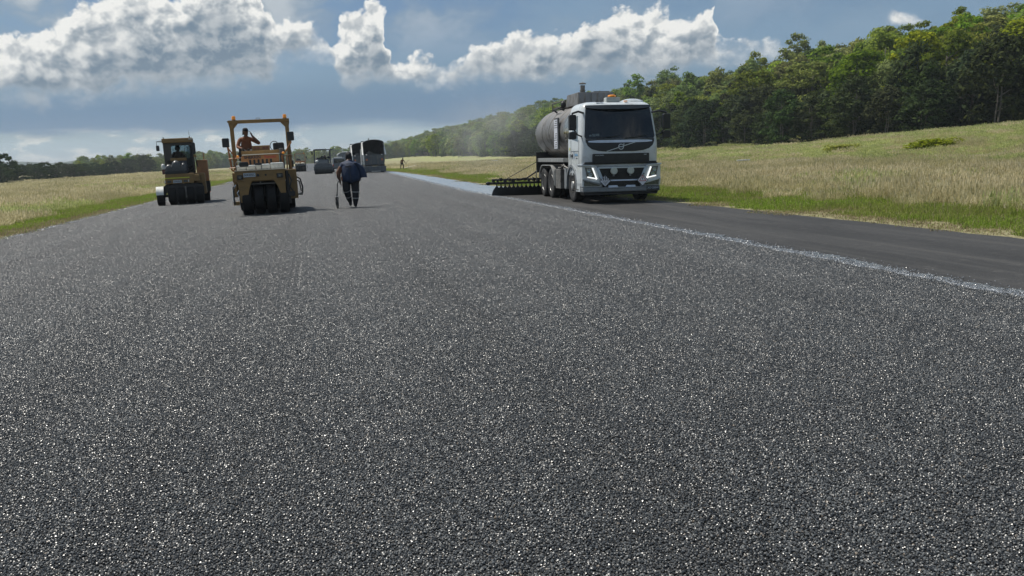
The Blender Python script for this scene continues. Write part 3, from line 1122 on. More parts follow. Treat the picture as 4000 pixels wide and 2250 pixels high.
def tree_protos(seed, h, spread, low, clumps, per, leaf=0.30, mat=None, flat=0.62, stems=1, dome=True):
    """(trunk mesh, crown mesh). crown: leaf faces gathered in clumps spread through an uneven volume"""
    rng = np.random.RandomState(seed)
    tb = MB()
    tips = []
    for s_ in range(stems):
        bx, by = (rng.uniform(-0.5, 0.5, 2) if stems > 1 else (0, 0))
        lean = rng.normal(0, 0.05, 2) * h
        pts = [(bx, by, -0.4)]
        for k in range(1, 6):
            u = k / 5
            pts.append((bx + lean[0] * u + rng.normal(0, 0.08), by + lean[1] * u + rng.normal(0, 0.08), u * h * 0.82))
        r0 = 0.018 * h / math.sqrt(stems)
        tb.tube(pts, [r0 * 1.25] + [r0 * (1 - 0.15 * k) for k in range(1, 6)], 6)
        nb = 7 if stems == 1 else 4
        for k in range(nb):
            u = rng.uniform(max(0.25, low), 0.85)
            i = min(4, int(u * 5))
            q = Vector(pts[i]).lerp(Vector(pts[i + 1]), u * 5 - i)
            a = rng.uniform(0, 2 * PI)
            ln = spread * rng.uniform(0.5, 0.9) * (1.1 - 0.5 * u)
            e = q + Vector((math.cos(a) * ln, math.sin(a) * ln, ln * rng.uniform(0.5, 1.0)))
            mid = q.lerp(e, 0.5) + Vector((0, 0, -0.08 * ln))
            tb.tube([q, mid, e], [r0 * 0.45, r0 * 0.3, r0 * 0.12], 5)
            tips.append(np.array(e))
    tm = tb.mesh('trunk', smooth=True)
    tm.materials.append(BARK)
    # clump centres: on limbs and through the crown's volume, more of them near the outside
    cs = []
    z0, z1 = low * h, h
    while len(cs) < clumps:
        a = rng.uniform(0, 2 * PI)
        u = rng.uniform(0, 1)
        if dome:
            prof = math.sqrt(max(0, 1 - u ** 2.2)) * 0.9 + 0.12 if u > 0.25 else 0.55 + 1.75 * u * 0.95
        else:
            prof = math.sin(PI * min(1, 0.12 + 0.85 * u)) ** 0.7
        rr = spread * prof * math.sqrt(rng.uniform(0.2, 1.0)) * (1 + 0.18 * math.sin(3 * a + seed))
        cs.append((rr * math.cos(a), rr * math.sin(a), z0 + (z1 - z0) * u * 0.96, rng.uniform(0.65, 1.25)))
    for e in tips:
        cs.append((e[0], e[1], min(e[2], h), rng.uniform(0.7, 1.1)))
    vs = []
    cs = np.array(cs)
    n = len(cs) * per
    ci = np.repeat(np.arange(len(cs)), per)
    d = rng.normal(0, 1, (n, 3))
    d /= np.linalg.norm(d, axis=1)[:, None]
    rad = rng.uniform(0.25, 1.0, n) ** 0.5 * cs[ci, 3] * spread * 0.30
    d[:, 2] = np.where(d[:, 2] < 0, d[:, 2] * 0.45, d[:, 2])
    p = cs[ci, :3] + d * rad[:, None] * np.array([1, 1, flat])
    sz = leaf * rng.uniform(0.6, 1.3, n)
    u1 = rng.normal(0, 1, (n, 3))
    u1 /= np.linalg.norm(u1, axis=1)[:, None]
    nrm = d * 0.9 + rng.normal(0, 0.5, (n, 3)) + np.array([0, 0, 0.55])
    u2 = np.cross(nrm, u1)
    u2 /= np.linalg.norm(u2, axis=1)[:, None] + 1e-9
    u1 = np.cross(u2, nrm)
    u1 /= np.linalg.norm(u1, axis=1)[:, None] + 1e-9
    w = 0.62
    q = np.stack([p - u1 * sz[:, None], p + u2 * (sz * w)[:, None], p + u1 * sz[:, None], p - u2 * (sz * w)[:, None]], 1).reshape(-1, 3)
    f = np.arange(n * 4).reshape(n, 4)
    cm = np_mesh('crown', q, f, smooth=False)
    cm.materials.append(mat or LEAF)
    return tm, cm


GUMS = [tree_protos(10 + k, 12.0, sp, lo, cl, 66, 0.29, flat=0.6) for k, (sp, lo, cl) in enumerate([(4.4, 0.24, 46), (5.2, 0.30, 54), (3.9, 0.20, 42), (4.8, 0.34, 48), (4.2, 0.38, 40)])]
DENSE = [tree_protos(30 + k, 10.5, sp, 0.0, cl, 62, 0.28, mat=LEAF_D, flat=0.8, stems=2, dome=False) for k, (sp, cl) in enumerate([(3.9, 62), (4.4, 68), (3.4, 56), (4.1, 62)])]  # backlit front-row shade put into a darker leaf colour
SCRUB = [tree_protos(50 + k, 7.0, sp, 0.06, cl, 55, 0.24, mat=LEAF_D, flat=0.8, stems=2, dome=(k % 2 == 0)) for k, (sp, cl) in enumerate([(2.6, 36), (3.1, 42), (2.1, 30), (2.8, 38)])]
PROTO_CACHE = {}


def plant(proto, name, x, y, s, rz, label, cat, group, sink=0.1):
    tm, cm = proto
    z = float(ground_z(x, y)) - sink
    e = empty(name, (x, y, z), rz)
    e.scale = (s[0], s[0], s[1])
    for nm, me in (('trunk', tm), ('crown', cm)):
        ob = bpy.data.objects.new(nm, me)
        col.objects.link(ob)
        ob.parent = e
    return tag(e, label, cat, group)


def woods():
    rng = np.random.RandomState(4)
    lab_front = 'dark leafy tree in the front row of the wood behind the tanker truck'
    lab_hill = 'tall gum tree with a bright rounded crown on the wooded hillside at the right'
    lab_back = 'gum tree set back beyond the slope of grass at the far right of the wood'
    rows = [(76, 5.0), (80.5, 5.4), (87, 6.2), (95, 6.8), (103, 7.2), (112, 7.6), (121, 7.8), (131, 8.0), (140, 8.0), (148, 7.6)]
    for r, (D, st) in enumerate(rows):
        y = D * 0.86
        while y < 335:
            x = D + rng.normal(0, 1.4)
            yy = y + rng.normal(0, 1.2)
            st2 = st * (1 + max(0, yy - 180) / 400)
            y += st2
            if yy < 93 and x < 92:
                continue
            if r < 2:
                s = rng.uniform(0.66, 0.92)
                k = rng.randint(0, len(DENSE))
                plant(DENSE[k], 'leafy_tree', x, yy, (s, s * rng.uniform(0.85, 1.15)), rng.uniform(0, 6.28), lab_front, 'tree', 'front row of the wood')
            else:
                back = yy < 120 and x < 112
                s = rng.uniform(0.85, 1.15)
                if rng.uniform() < (0.5 if back else 0.15):
                    pr = DENSE[rng.randint(0, len(DENSE))]
                else:
                    pr = GUMS[rng.randint(0, len(GUMS))]
                if back:
                    plant(pr, 'gum_tree', x, yy, (s, s * rng.uniform(0.95, 1.25)), rng.uniform(0, 6.28), lab_back, 'tree', 'trees set back beyond the grass slope')
                else:
                    hs = rng.uniform(0.85, 1.12) * (1.0 if rng.uniform() < 0.93 else 1.3)
                    plant(pr, 'gum_tree', x, yy, (s, s * hs), rng.uniform(0, 6.28), lab_hill, 'tree', 'gum trees on the hillside')
    # scrub trees along the left field
    lab = 'dark scrub tree in the row along the far side of the left field'
    for D, st, y0 in ((-71, 4.3, 195), (-76, 5.2, 200)):
        y = y0
        while y < 400:
            s = rng.uniform(0.52, 0.78)
            if 226 < y < 231 and D == -71:
                s = 1.05
            if 375 < y < 400:
                s *= 1.5
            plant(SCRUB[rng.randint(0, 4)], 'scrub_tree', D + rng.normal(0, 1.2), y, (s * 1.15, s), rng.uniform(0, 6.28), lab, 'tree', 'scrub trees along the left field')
            y += st * (1 + (y - 195) / 300)
    # the distant wood reads as one mass
    P_, V_, R3, S_ = [], [], [], []

    def put(x, y, v, s):
        P_.append((x, y, float(ground_z(x, y)) - 0.2))
        V_.append(v)
        R3.append(rng.uniform(0, 6.28))
        S_.append(s)
    for D, st in ((76, 7), (84, 8), (93, 9), (104, 9), (116, 10), (130, 10), (142, 9)):
        y = 338
        while y < 1500:
            put(D + rng.normal(0, 2), y + rng.normal(0, 2), rng.randint(0, 5) if rng.uniform() < 0.6 else 5 + rng.randint(0, 4), rng.uniform(0.8, 1.2))
            y += st * (1 + (y - 338) / 800)
    for D in (-71, -78, -88, -100):
        y = 402
        while y < 720:
            s = rng.uniform(0.7, 1.15)
            put(D + rng.normal(0, 2), y, 5 + rng.randint(0, 4), s * (1.1 if y > 600 else 0.80 if y < 450 else 0.62))
            y += 7
    for yy in (690, 702, 716, 735):
        x = -95
        while x < 80:
            put(x + rng.normal(0, 1.5), yy + rng.normal(0, 3), rng.randint(0, 9), rng.uniform(0.75, 1.15))
            x += 5.5
    protos = []
    for k, (tm, cm) in enumerate(GUMS + DENSE):
        # trunk and crown joined for the distant instances
        bv = np.empty(len(tm.vertices) * 3, np.float32)
        tm.vertices.foreach_get('co', bv)
        cv = np.empty(len(cm.vertices) * 3, np.float32)
        cm.vertices.foreach_get('co', cv)
        tv = bv.reshape(-1, 3)
        n0 = len(tv)
        fq = [list(p.vertices) for p in tm.polygons if len(p.vertices) == 4]
        f = np.concatenate([np.array(fq), np.arange(len(cv) // 3).reshape(-1, 4) + n0])
        me = np_mesh('distant_tree', np.concatenate([tv, cv.reshape(-1, 3)]), f, smooth=False)
        me.materials.append(BARK)
        me.materials.append(LEAF)
        me.polygons.foreach_set('material_index', np.array([0] * len(fq) + [1] * (len(f) - len(fq)), np.int32))
        protos.append((me, 'distant_tree'))
    scatter('distant_wood', protos, P_, V_, R3, np.array(S_), label='hazy distant wood at the end of the runway and along the ridge')


woods()


# ------------------------------------------------------------------ vehicle materials
WHITE = pbr('white_cab_paint', (0.60, 0.645, 0.67), 0.28, vary=0.04, scale=1.5, dirt=(0.26, 0.24, 0.21), dirt_amt=0.38, coat=0.4)
SILVER = pbr('silver_trim', (0.50, 0.55, 0.60), 0.30, metal=0.5, vary=0.08)
GREYP = pbr('grey_plastic', (0.20, 0.22, 0.235), 0.5, vary=0.12, dirt=(0.16, 0.14, 0.12), dirt_amt=0.4)
BLACKP = pbr('black_plastic', (0.016, 0.018, 0.020), 0.42, vary=0.25)
BLACKM = pbr('black_steel', (0.013, 0.013, 0.014), 0.55, vary=0.35, dirt=(0.05, 0.045, 0.04), dirt_amt=0.5)
GLASS = pbr('dark_screen_glass', (0.010, 0.013, 0.016), 0.07, vary=0.2, spec=0.6)
SIDEGLASS = pbr('side_window_glass', (0.10, 0.13, 0.14), 0.06, vary=0.2, spec=0.8)
TYRE = pbr('tyre_rubber', (0.018, 0.018, 0.019), 0.75, vary=0.3, dirt=(0.09, 0.085, 0.078), dirt_amt=0.45, bump=0.004, bump_scale=40)
RIM = pbr('wheel_rim_steel', (0.42, 0.42, 0.41), 0.42, metal=0.6, dirt=(0.10, 0.09, 0.08), dirt_amt=0.7, scale=8)
TANK = pbr('brushed_tank_cladding', (0.26, 0.25, 0.24), 0.46, metal=0.75, vary=0.12, scale=1.2, dirt=(0.13, 0.11, 0.09), dirt_amt=0.6, bump=0.004, bump_scale=2.0)
POLISH = pbr('polished_tank_end', (0.62, 0.60, 0.54), 0.16, metal=0.95, vary=0.06, dirt=(0.2, 0.17, 0.13), dirt_amt=0.4)
LAMP = pbr('headlamp_lens', (0.06, 0.075, 0.085), 0.12, vary=0.6, scale=18, spec=0.9)
DRL = pbr('daytime_lamp', (0.9, 0.92, 0.92), 0.3, emit=(1.0, 1.0, 0.96), emit_s=1.0)
LENSW = pbr('spot_lamp_cover', (0.50, 0.53, 0.48), 0.5, vary=0.08)
AMBER = pbr('amber_lens', (0.75, 0.27, 0.03), 0.3, vary=0.15, emit=(1.0, 0.35, 0.03), emit_s=0.12)
SIGNW = pbr('sign_white', (0.62, 0.64, 0.70), 0.45, vary=0.06)
INK = pbr('sign_ink', (0.02, 0.022, 0.03), 0.5)
RED = pbr('sign_red', (0.45, 0.06, 0.05), 0.5)
BLUEI = pbr('logo_blue', (0.06, 0.20, 0.42), 0.5)
YELS = pbr('sticker_yellow', (0.62, 0.62, 0.20), 0.5)
TAR = pbr('liquid_bitumen', (0.006, 0.006, 0.0065), 0.30, vary=0.3)
BRACKET = pbr('dull_steel', (0.17, 0.165, 0.155), 0.55, metal=0.3, vary=0.25, dirt=(0.06, 0.05, 0.04), dirt_amt=0.6)


def wheel(parent, x, y, r, w, out=-1, front=False, dual=False, name='wheel', rim=True, zc=None):
    """tyre with shoulders and grooves; rim dish and hub as sub-parts. out: side that shows the dish"""
    zc = r if zc is None else zc
    b = MB()
    h = w / 2
    prof = [(-h * 0.80, r * 0.58), (-h * 0.98, r * 0.70), (-h, r * 0.84), (-h * 0.92, r * 0.955), (-h * 0.80, r), (-h * 0.42, r), (-h * 0.40, r * 0.975), (-h * 0.32, r * 0.975), (-h * 0.30, r),
            (h * 0.30, r), (h * 0.32, r * 0.975), (h * 0.40, r * 0.975), (h * 0.42, r), (h * 0.80, r), (h * 0.92, r * 0.955), (h, r * 0.84), (h * 0.98, r * 0.70), (h * 0.80, r * 0.58)]
    b.lathe(prof, (x, y, zc), 'X', 36)
    if dual:
        b.lathe([(a - out * (w + 0.04), q) for a, q in prof], (x, y, zc), 'X', 28)
    t_ = b.build(name, TYRE, parent, smooth=True, angle=30)
    if rim:
        o = out
        if front:
            rp = [(o * h * 0.70, r * 0.60), (o * h * 0.78, r * 0.56), (o * h * 0.55, r * 0.50), (o * h * 0.62, r * 0.30), (o * h * 1.02, r * 0.26), (o * h * 1.12, r * 0.20), (o * h * 1.12, 0.01)]
        else:
            rp = [(o * h * 0.70, r * 0.60), (o * h * 0.86, r * 0.57), (o * h * 0.30, r * 0.50), (-o * h * 0.2, r * 0.34), (-o * h * 0.1, r * 0.24), (o * h * 0.45, r * 0.20), (o * h * 0.5, 0.01)]
        MB().lathe(rp, (x, y, zc), 'X', 30).build('rim', RIM, t_, smooth=True, angle=25)
        nb = MB()
        for k in range(10):
            a = 2 * PI * k / 10
            px, pz = r * 0.40 * math.cos(a), r * 0.40 * math.sin(a)
            x0 = x + o * h * (0.52 if front else 0.0)
            nb.cyl((x0, y + px, zc + pz), (x0 + o * 0.06, y + px, zc + pz), 0.018, n=6)
        nb.build('wheel_nuts', BRACKET, t_)
    return t_


# ------------------------------------------------------------------ bitumen sprayer truck
FY = [(0.85, 0.10), (1.15, 0.05), (1.45, 0.02), (1.80, 0.03), (1.98, 0.07), (2.88, 0.29), (3.00, 0.36), (3.07, 0.46), (3.10, 0.60)]
HW = [(0.85, 1.21), (1.20, 1.23), (1.95, 1.23), (2.85, 1.14), (2.98, 1.10), (3.06, 1.02), (3.10, 0.92)]


def cab_hw(z):
    return float(np.interp(z, [a for a, b in HW], [b for a, b in HW]))


def cab_y(x, z):
    return float(np.interp(z, [a for a, b in FY], [b for a, b in FY])) + 0.07 * (x / 1.2) ** 2


def cab_ring(z, back=1.78, r=0.17):
    hw = cab_hw(z)
    pts = [(-hw, back)]
    xe = hw - r
    ye = cab_y(xe, z)
    for k in range(6):
        a = PI - (PI / 2) * k / 5
        pts.append((-xe + r * math.cos(a), ye + r - r * math.sin(a)))
    for k in range(1, 10):
        x = -xe + 2 * xe * k / 10
        pts.append((x, cab_y(x, z)))
    for k in range(6):
        a = PI / 2 - (PI / 2) * k / 5
        pts.append((xe + r * math.cos(a), ye + r - r * math.sin(a)))
    pts.append((hw, back))
    return [(x, y, z) for x, y in pts]


def cab_patch(name, outline_l, outline_r, zs, proud, mat, parent, nx=14, thick=0.02):
    """sheet that follows the cab's front; outline_l/r: x as a function of z"""
    b = MB()
    rows = []
    for z in zs:
        l, r = outline_l(z), outline_r(z)
        rows.append([(l + (r - l) * k / nx, cab_y(l + (r - l) * k / nx, z) - proud, z) for k in range(nx + 1)])
    front = [[p for p in row] for row in rows]
    b.loft(front, closed=False, caps=False)
    backr = [[(p[0], p[1] + thick, p[2]) for p in row] for row in rows]
    b.loft(backr, closed=False, caps=False)
    # rim
    loop_f = front[0] + [r[-1] for r in front[1:]] + list(reversed(front[-1]))[1:] + [r[0] for r in reversed(front[1:-1])]
    loop_b = [(p[0], p[1] + thick, p[2]) for p in loop_f]
    b.loft([loop_f, loop_b], caps=False)
    return b.build(name, mat, parent, smooth=True, angle=40)


def tanker():
    T = empty('bitumen_sprayer_truck', (9.52, 25.75, float(crown(9.5)) - 0.004), R_(-2.9), 0, 0.015)
    T.scale = (1.035, 1.035, 1.035)
    tag(T, 'white cab bitumen sprayer truck with grey tank on the strip of old asphalt', 'truck')
    # --- cab shell
    zs = [0.85, 0.95, 1.15, 1.30, 1.45, 1.62, 1.80, 1.98, 2.20, 2.45, 2.70, 2.88, 2.95, 3.00, 3.04, 3.07, 3.09, 3.10]
    b = MB()
    b.loft([cab_ring(z) for z in zs])
    cab_o = b.build('cab', WHITE, T, smooth=True, angle=50)
    # door seams, handle and window on the near side (viewer's left)
    for sgn in (-1, 1):
        d = MB()
        hw = 1.232
        d.lim(*sorted((sgn * (hw - 0.01), sgn * (hw + 0.004))), 0.42, 0.432, 0.98, 1.95)
        d.lim(*sorted((sgn * (hw - 0.01), sgn * (hw + 0.004))), 1.40, 1.412, 0.98, 1.95)
        d.lim(*sorted((sgn * (hw - 0.01), sgn * (hw + 0.004))), 0.42, 1.41, 1.60, 1.61)
        do = d.build('door_seam', BLACKP, cab_o)
        MB().lim(*sorted((sgn * hw, sgn * (hw + 0.03))), 1.18, 1.34, 1.42, 1.46).build('door_handle', BLACKP, cab_o, bevel=0.008)
        w = MB()
        poly = [(0.42, 1.90), (1.22, 1.98), (1.24, 2.66), (0.66, 2.70)]
        ring = []
        for y, z in poly:
            ring.append((sgn * (cab_hw(z) + 0.005), y + 0.10, z))
        ring2 = [(p[0] - sgn * 0.03, p[1], p[2]) for p in ring]
        w.loft([ring, ring2])
        w.build('side_window', SIDEGLASS if sgn < 0 else GLASS, cab_o)
    # windscreen and the dark panel below it
    cab_patch('windscreen', lambda z: -float(np.interp(z, [1.96, 2.04, 2.9, 2.95], [1.08, 1.12, 1.03, 0.98])), lambda z: float(np.interp(z, [1.96, 2.04, 2.9, 2.95], [1.08, 1.12, 1.03, 0.98])),
              [1.965, 2.04, 2.2, 2.4, 2.6, 2.8, 2.9, 2.95], 0.010, GLASS, T)
    cab_patch('front_panel', lambda z: -float(np.interp(z, [1.575, 1.60, 1.66, 1.76, 1.87, 1.96], [0.46, 0.72, 0.92, 1.04, 1.09, 1.10])),
              lambda z: float(np.interp(z, [1.575, 1.60, 1.66, 1.76, 1.87, 1.96], [0.46, 0.72, 0.92, 1.04, 1.09, 1.10])), [1.575, 1.60, 1.63, 1.66, 1.71, 1.76, 1.82, 1.87, 1.92, 1.957], 0.012, BLACKP, T)
    # interior hints behind the glass: dash papers
    pp = MB()
    for x0, x1, z0, z1 in ((-0.98, -0.90, 2.04, 2.09), (-0.88, -0.78, 2.04, 2.12), (-0.77, -0.66, 2.05, 2.12)):
        pp.add([(x0, cab_y(x0, z0) - 0.014, z0), (x1, cab_y(x1, z0) - 0.014, z0), (x1, cab_y(x1, z1) - 0.014, z1), (x0, cab_y(x0, z1) - 0.014, z1)], [(0, 1, 2, 3)])
    pp.build('permit_stickers', pbr('permit_paper', (0.10, 0.135, 0.15), 0.4, vary=0.3, scale=30), T)
    # sun visor: smoked strip standing off the roof edge
    b = MB()
    top = [(x, cab_y(x, 3.0) - 0.16 + 0.10 * (x / 1.0) ** 2, 2.99) for x in np.linspace(-1.05, 1.05, 15)]
    bot = [(x, cab_y(x, 2.86) - 0.15 + 0.12 * (x / 1.0) ** 2, 2.86 + 0.05 * abs(x) ** 3) for x in np.linspace(-1.05, 1.05, 15)]
    b.loft([top, bot, [(p[0], p[1] + 0.012, p[2]) for p in bot], [(p[0], p[1] + 0.012, p[2]) for p in top]], closed=False, caps=False)
    b.build('sun_visor', pbr('smoked_visor', (0.03, 0.036, 0.042), 0.2, vary=0.2), T, smooth=True)
    # wipers
    for x0, x1 in ((-0.75, -0.05), (0.15, 0.85)):
        b = MB()
        b.tube([(x0, cab_y(x0, 1.97) - 0.03, 1.97), ((x0 + x1) / 2, cab_y(0, 2.02) - 0.035, 2.01), (x1, cab_y(x1, 2.06) - 0.025, 2.05)], 0.011, 6)
        b.build('wiper', BLACKP, T)
    # silver bar, emblem, diagonal
    b = MB()
    for z0, z1 in ((1.845, 1.925),):
        xs = np.linspace(-1.02, 1.02, 15)
        lo = [(x, cab_y(x, 1.88) - 0.028, z0 + 0.022 * (abs(x) / 1.02) ** 6) for x in xs]
        hi = [(x, cab_y(x, 1.90) - 0.028, z1 - 0.022 * (abs(x) / 1.02) ** 6) for x in xs]
        b.loft([lo, hi, [(p[0], p[1] + 0.02, p[2]) for p in hi], [(p[0], p[1] + 0.02, p[2]) for p in lo], lo], closed=False, caps=False)
    b.build('trim_bar', pbr('pale_trim', (0.58, 0.66, 0.80), 0.35, metal=0.2), T)
    b = MB()
    ye = cab_y(0, 1.72) - 0.026
    ring = []
    for k in range(28):
        a = 2 * PI * k / 28
        ring.append([((0.078 + 0.014 * math.cos(q)) * math.cos(a), ye + 0.010 * math.sin(q), 1.715 + (0.078 + 0.014 * math.cos(q)) * math.sin(a)) for q in np.linspace(0, 2 * PI, 7)[:-1]])
    b.loft(ring + [ring[0]], caps=False)
    b.lim(-0.066, 0.066, ye - 0.004, ye + 0.01, 1.70, 1.73)
    b.prism([(0.055, 1.765), (0.10, 1.81), (0.105, 1.775)], 'Y', ye - 0.006, ye + 0.004)
    b.prism([(0.088, 1.775), (0.105, 1.81), (0.06, 1.805)], 'Y', ye - 0.0062, ye + 0.004)
    b.build('emblem', SILVER, T, smooth=True)
    b = MB()
    dx, dz = 0.46, 0.135
    for s_ in (-1, 1):
        p0, p1 = (s_ * 0.088, 1.715 + s_ * 0.026), (s_ * dx, 1.715 + s_ * dz)
        nx_, nz_ = -0.28 * 0.011, 0.96 * 0.011
        b.prism([(p0[0] - nx_, p0[1] - nz_), (p1[0] - nx_, p1[1] - nz_), (p1[0] + nx_, p1[1] + nz_), (p0[0] + nx_, p0[1] + nz_)], 'Y', ye, ye + 0.012)
    b.build('emblem_bar', SILVER, T)
    text('emblem_lettering', 'VOLVO', 0.034, BLUEI, T, (0, ye - 0.007, 1.715), depth=0.001)
    # upper grille panel
    b = MB()
    b.prism(rrect(-0.90, 0.90, 1.215, 1.515, 0.035), 'Y', -0.015, 0.10)
    b.build('upper_grille', BLACKP, T, bevel=0.006)
    for k in range(3):
        MB().lim(-0.87, 0.87, -0.024, -0.012, 1.235 + k * 0.035, 1.245 + k * 0.035).build('grille_slat', BLACKM, T)
    text('grille_lettering', 'VOLVO TRUCK', 0.040, SILVER, T, (-0.69, -0.017, 1.462), depth=0.001, bold=0.001)
    text('model_lettering', 'FM', 0.044, SILVER, T, (0.76, -0.017, 1.468), depth=0.001, shear=0.3, bold=0.001, width=1.6)
    # dark slot above the bumper
    MB().prism([(-1.19, 1.19), (1.19, 1.19), (1.13, 1.265), (-1.13, 1.265)], 'Y', 0.03, 0.3).build('panel_gap', BLACKM, T)
    # --- bumper frame
    b = MB()
    yf = -0.06
    b.prism([(-1.235, 0.345), (1.235, 0.345), (1.24, 0.50), (-1.24, 0.50)], 'Y', yf, 0.55)
    b.build('bumper', GREYP, T, bevel=0.03)
    MB().prism([(-1.16, 0.25), (1.16, 0.25), (1.20, 0.342), (-1.20, 0.342)], 'Y', yf + 0.06, 0.5).build('bumper_skirt', BLACKM, T, bevel=0.01)
    for s_ in (-1, 1):
        # cheek that carries the lamps, wrapping round the corner
        b = MB()
        pts = [(s_ * 0.80, 1.15), (s_ * 1.255, 1.19), (s_ * 1.26, 0.62), (s_ * 1.24, 0.505), (s_ * 0.60, 0.505), (s_ * 0.66, 0.60)]
        b.prism(pts, 'Y', yf + 0.012, 0.62)
        ck = b.build('lamp_cheek', WHITE, T, bevel=0.02)
        MB().prism([(s_ * 0.84, 1.165), (s_ * 1.275, 1.195), (s_ * 1.275, 1.155), (s_ * 0.84, 1.125)], 'Y', yf - 0.03, 0.5).build('cheek_trim', SILVER, ck, bevel=0.008)
        # headlamp
        hp = [(s_ * 1.17, 1.11), (s_ * 0.955, 1.09), (s_ * 0.815, 0.745), (s_ * 1.11, 0.80)]
        hl = MB().prism(hp, 'Y', yf - 0.012, yf + 0.10).build('headlight', LAMP, T, bevel=0.012)
        rb = MB()
        for (cx, cz) in ((1.05, 1.0), (1.0, 0.87)):
            rb.lathe([(yf - 0.0135, 0.062), (yf - 0.016, 0.05), (yf - 0.014, 0.02)], (s_ * cx, 0, cz), 'Y', 14)
        rb.build('reflector', pbr('lamp_reflector', (0.30, 0.36, 0.40), 0.15, metal=0.8, vary=0.4, scale=30), hl)
        dr = MB()
        def bar(p, q, w):
            dx_, dz_ = q[0] - p[0], q[1] - p[1]
            L_ = math.hypot(dx_, dz_)
            nx2, nz2 = -dz_ / L_ * w / 2, dx_ / L_ * w / 2
            dr.prism([(p[0] - nx2, p[1] - nz2), (q[0] - nx2, q[1] - nz2), (q[0] + nx2, q[1] + nz2), (p[0] + nx2, p[1] + nz2)], 'Y', yf - 0.024, yf - 0.005)
        bar((s_ * 0.935, 1.09), (s_ * 0.805, 0.745), 0.040)
        bar((s_ * 0.80, 0.758), (s_ * 1.10, 0.815), 0.034)
        dr.build('daytime_light', DRL, hl)
        # lower lamp under the diagonal
        MB().prism([(s_ * 1.20, 0.70), (s_ * 0.70, 0.565), (s_ * 0.70, 0.535), (s_ * 1.20, 0.535)], 'Y', yf - 0.004, yf + 0.08).build('fog_light', LAMP, T, bevel=0.006)
        MB().prism([(s_ * 1.25, 0.76), (s_ * 0.62, 0.595), (s_ * 0.60, 0.545), (s_ * 1.25, 0.715)], 'Y', yf - 0.035, yf + 0.03).build('diagonal_trim', SILVER if s_ > 0 else GREYP, T, bevel=0.008)
        # slanted bright bar beside the lower grille
        MB().prism([(s_ * 0.845, 1.10), (s_ * 0.74, 1.10), (s_ * 0.535, 0.62), (s_ * 0.62, 0.62)], 'Y', yf - 0.022, yf + 0.10).build('slanted_trim', pbr('slant_paint', (0.42, 0.50, 0.58), 0.35, metal=0.3) if s_ < 0 else MATS['slant_paint'], T, bevel=0.012)
        # round spot lamp with cover
        sl = MB().lathe([(yf - 0.10, 0.03), (yf - 0.098, 0.095), (yf - 0.085, 0.108), (yf - 0.03, 0.108), (yf + 0.02, 0.07)], (s_ * 0.265, 0, 0.985), 'Y', 28).build('spot_light', LENSW, T, smooth=True, angle=30)
        MB().box((s_ * 0.265, yf - 0.02, 0.85), (0.05, 0.03, 0.05)).build('lamp_foot', GREYP, sl)
        # small bright step plates low in the grille
        MB().prism([(s_ * 0.15, 0.545), (s_ * 0.43, 0.545), (s_ * 0.44, 0.475), (s_ * 0.11, 0.475)], 'Y', yf - 0.03, yf + 0.02).build('step_plate', MATS['pale_trim'], T, bevel=0.008)
    # lower grille
    b = MB()
    b.prism([(-0.78, 1.115), (0.78, 1.115), (0.56, 0.505), (-0.56, 0.505)], 'Y', yf + 0.03, 0.3)
    gr = b.build('lower_grille', BLACKM, T)
    for z in (0.95, 0.90, 0.85, 0.80, 0.62, 0.58):
        hwz = 0.56 + (z - 0.505) / 0.61 * 0.22 - 0.03
        MB().lim(-hwz, hwz, yf + 0.012, yf + 0.034, z, z + 0.012).build('grille_slat', BLACKP, gr)
    for z, w_ in ((1.085, 0.76), (0.695, 0.60)):
        MB().lim(-w_, w_, yf - 0.012, yf + 0.04, z - 0.022, z + 0.022).build('grille_bar', SILVER if z > 1 else MATS['pale_trim'], gr, bevel=0.006)
    # hazard diamonds
    for s_, k in ((-0.55, 0), (0.645, 1)):
        pl = MB().prism([(s_, 0.50), (s_ + 0.185, 0.685), (s_, 0.87), (s_ - 0.185, 0.685)], 'Y', yf - 0.075, yf - 0.066).build('hazard_placard', SIGNW, T)
        st = MB()
        if k == 0:
            for q in range(5):
                x = s_ - 0.112 + q * 0.056
                tz = 0.685 + 0.170 - abs(x - s_) - 0.014
                st.prism([(x - 0.014, 0.70), (x + 0.014, 0.70), (x + 0.014, tz), (x - 0.014, tz)], 'Y', yf - 0.079, yf - 0.0755)
            for q in range(3):
                w_ = 0.09 - q * 0.028
                st.lim(s_ - w_, s_ + w_, yf - 0.079, yf - 0.0755, 0.655 - q * 0.03, 0.665 - q * 0.03)
            st.build('placard_stripes', INK, pl)
            text('placard_class', '9', 0.05, INK, pl, (s_, yf - 0.078, 0.565))
        else:
            tri = [(s_ - 0.115, 0.655), (s_ + 0.115, 0.655), (s_, 0.845)]
            ins = [(s_ - 0.088, 0.671), (s_ + 0.088, 0.671), (s_, 0.816)]
            for a in range(3):
                p, q = tri[a], tri[(a + 1) % 3]
                p2, q2 = ins[a], ins[(a + 1) % 3]
                st.prism([p, q, q2, p2], 'Y', yf - 0.079, yf - 0.0755)
            st.build('warning_triangle', RED, pl)
            MB().lim(s_ - 0.009, s_ + 0.009, yf - 0.079, yf - 0.0755, 0.70, 0.775).build('warning_mark', INK, pl)
        fr = MB()
        dd = [(s_, 0.50), (s_ + 0.185, 0.685), (s_, 0.87), (s_ - 0.185, 0.685)]
        di = [(s_, 0.518), (s_ + 0.167, 0.685), (s_, 0.852), (s_ - 0.167, 0.685)]
        for a in range(4):
            fr.prism([dd[a], dd[(a + 1) % 4], di[(a + 1) % 4], di[a]], 'Y', yf - 0.0785, yf - 0.0757)
        fr.build('placard_edge', INK, pl)
        MB().ball((s_ + (0.04 if k else -0.03), yf - 0.07, 0.885), 0.022, 8, 6).build('placard_hook', BLACKP, pl)
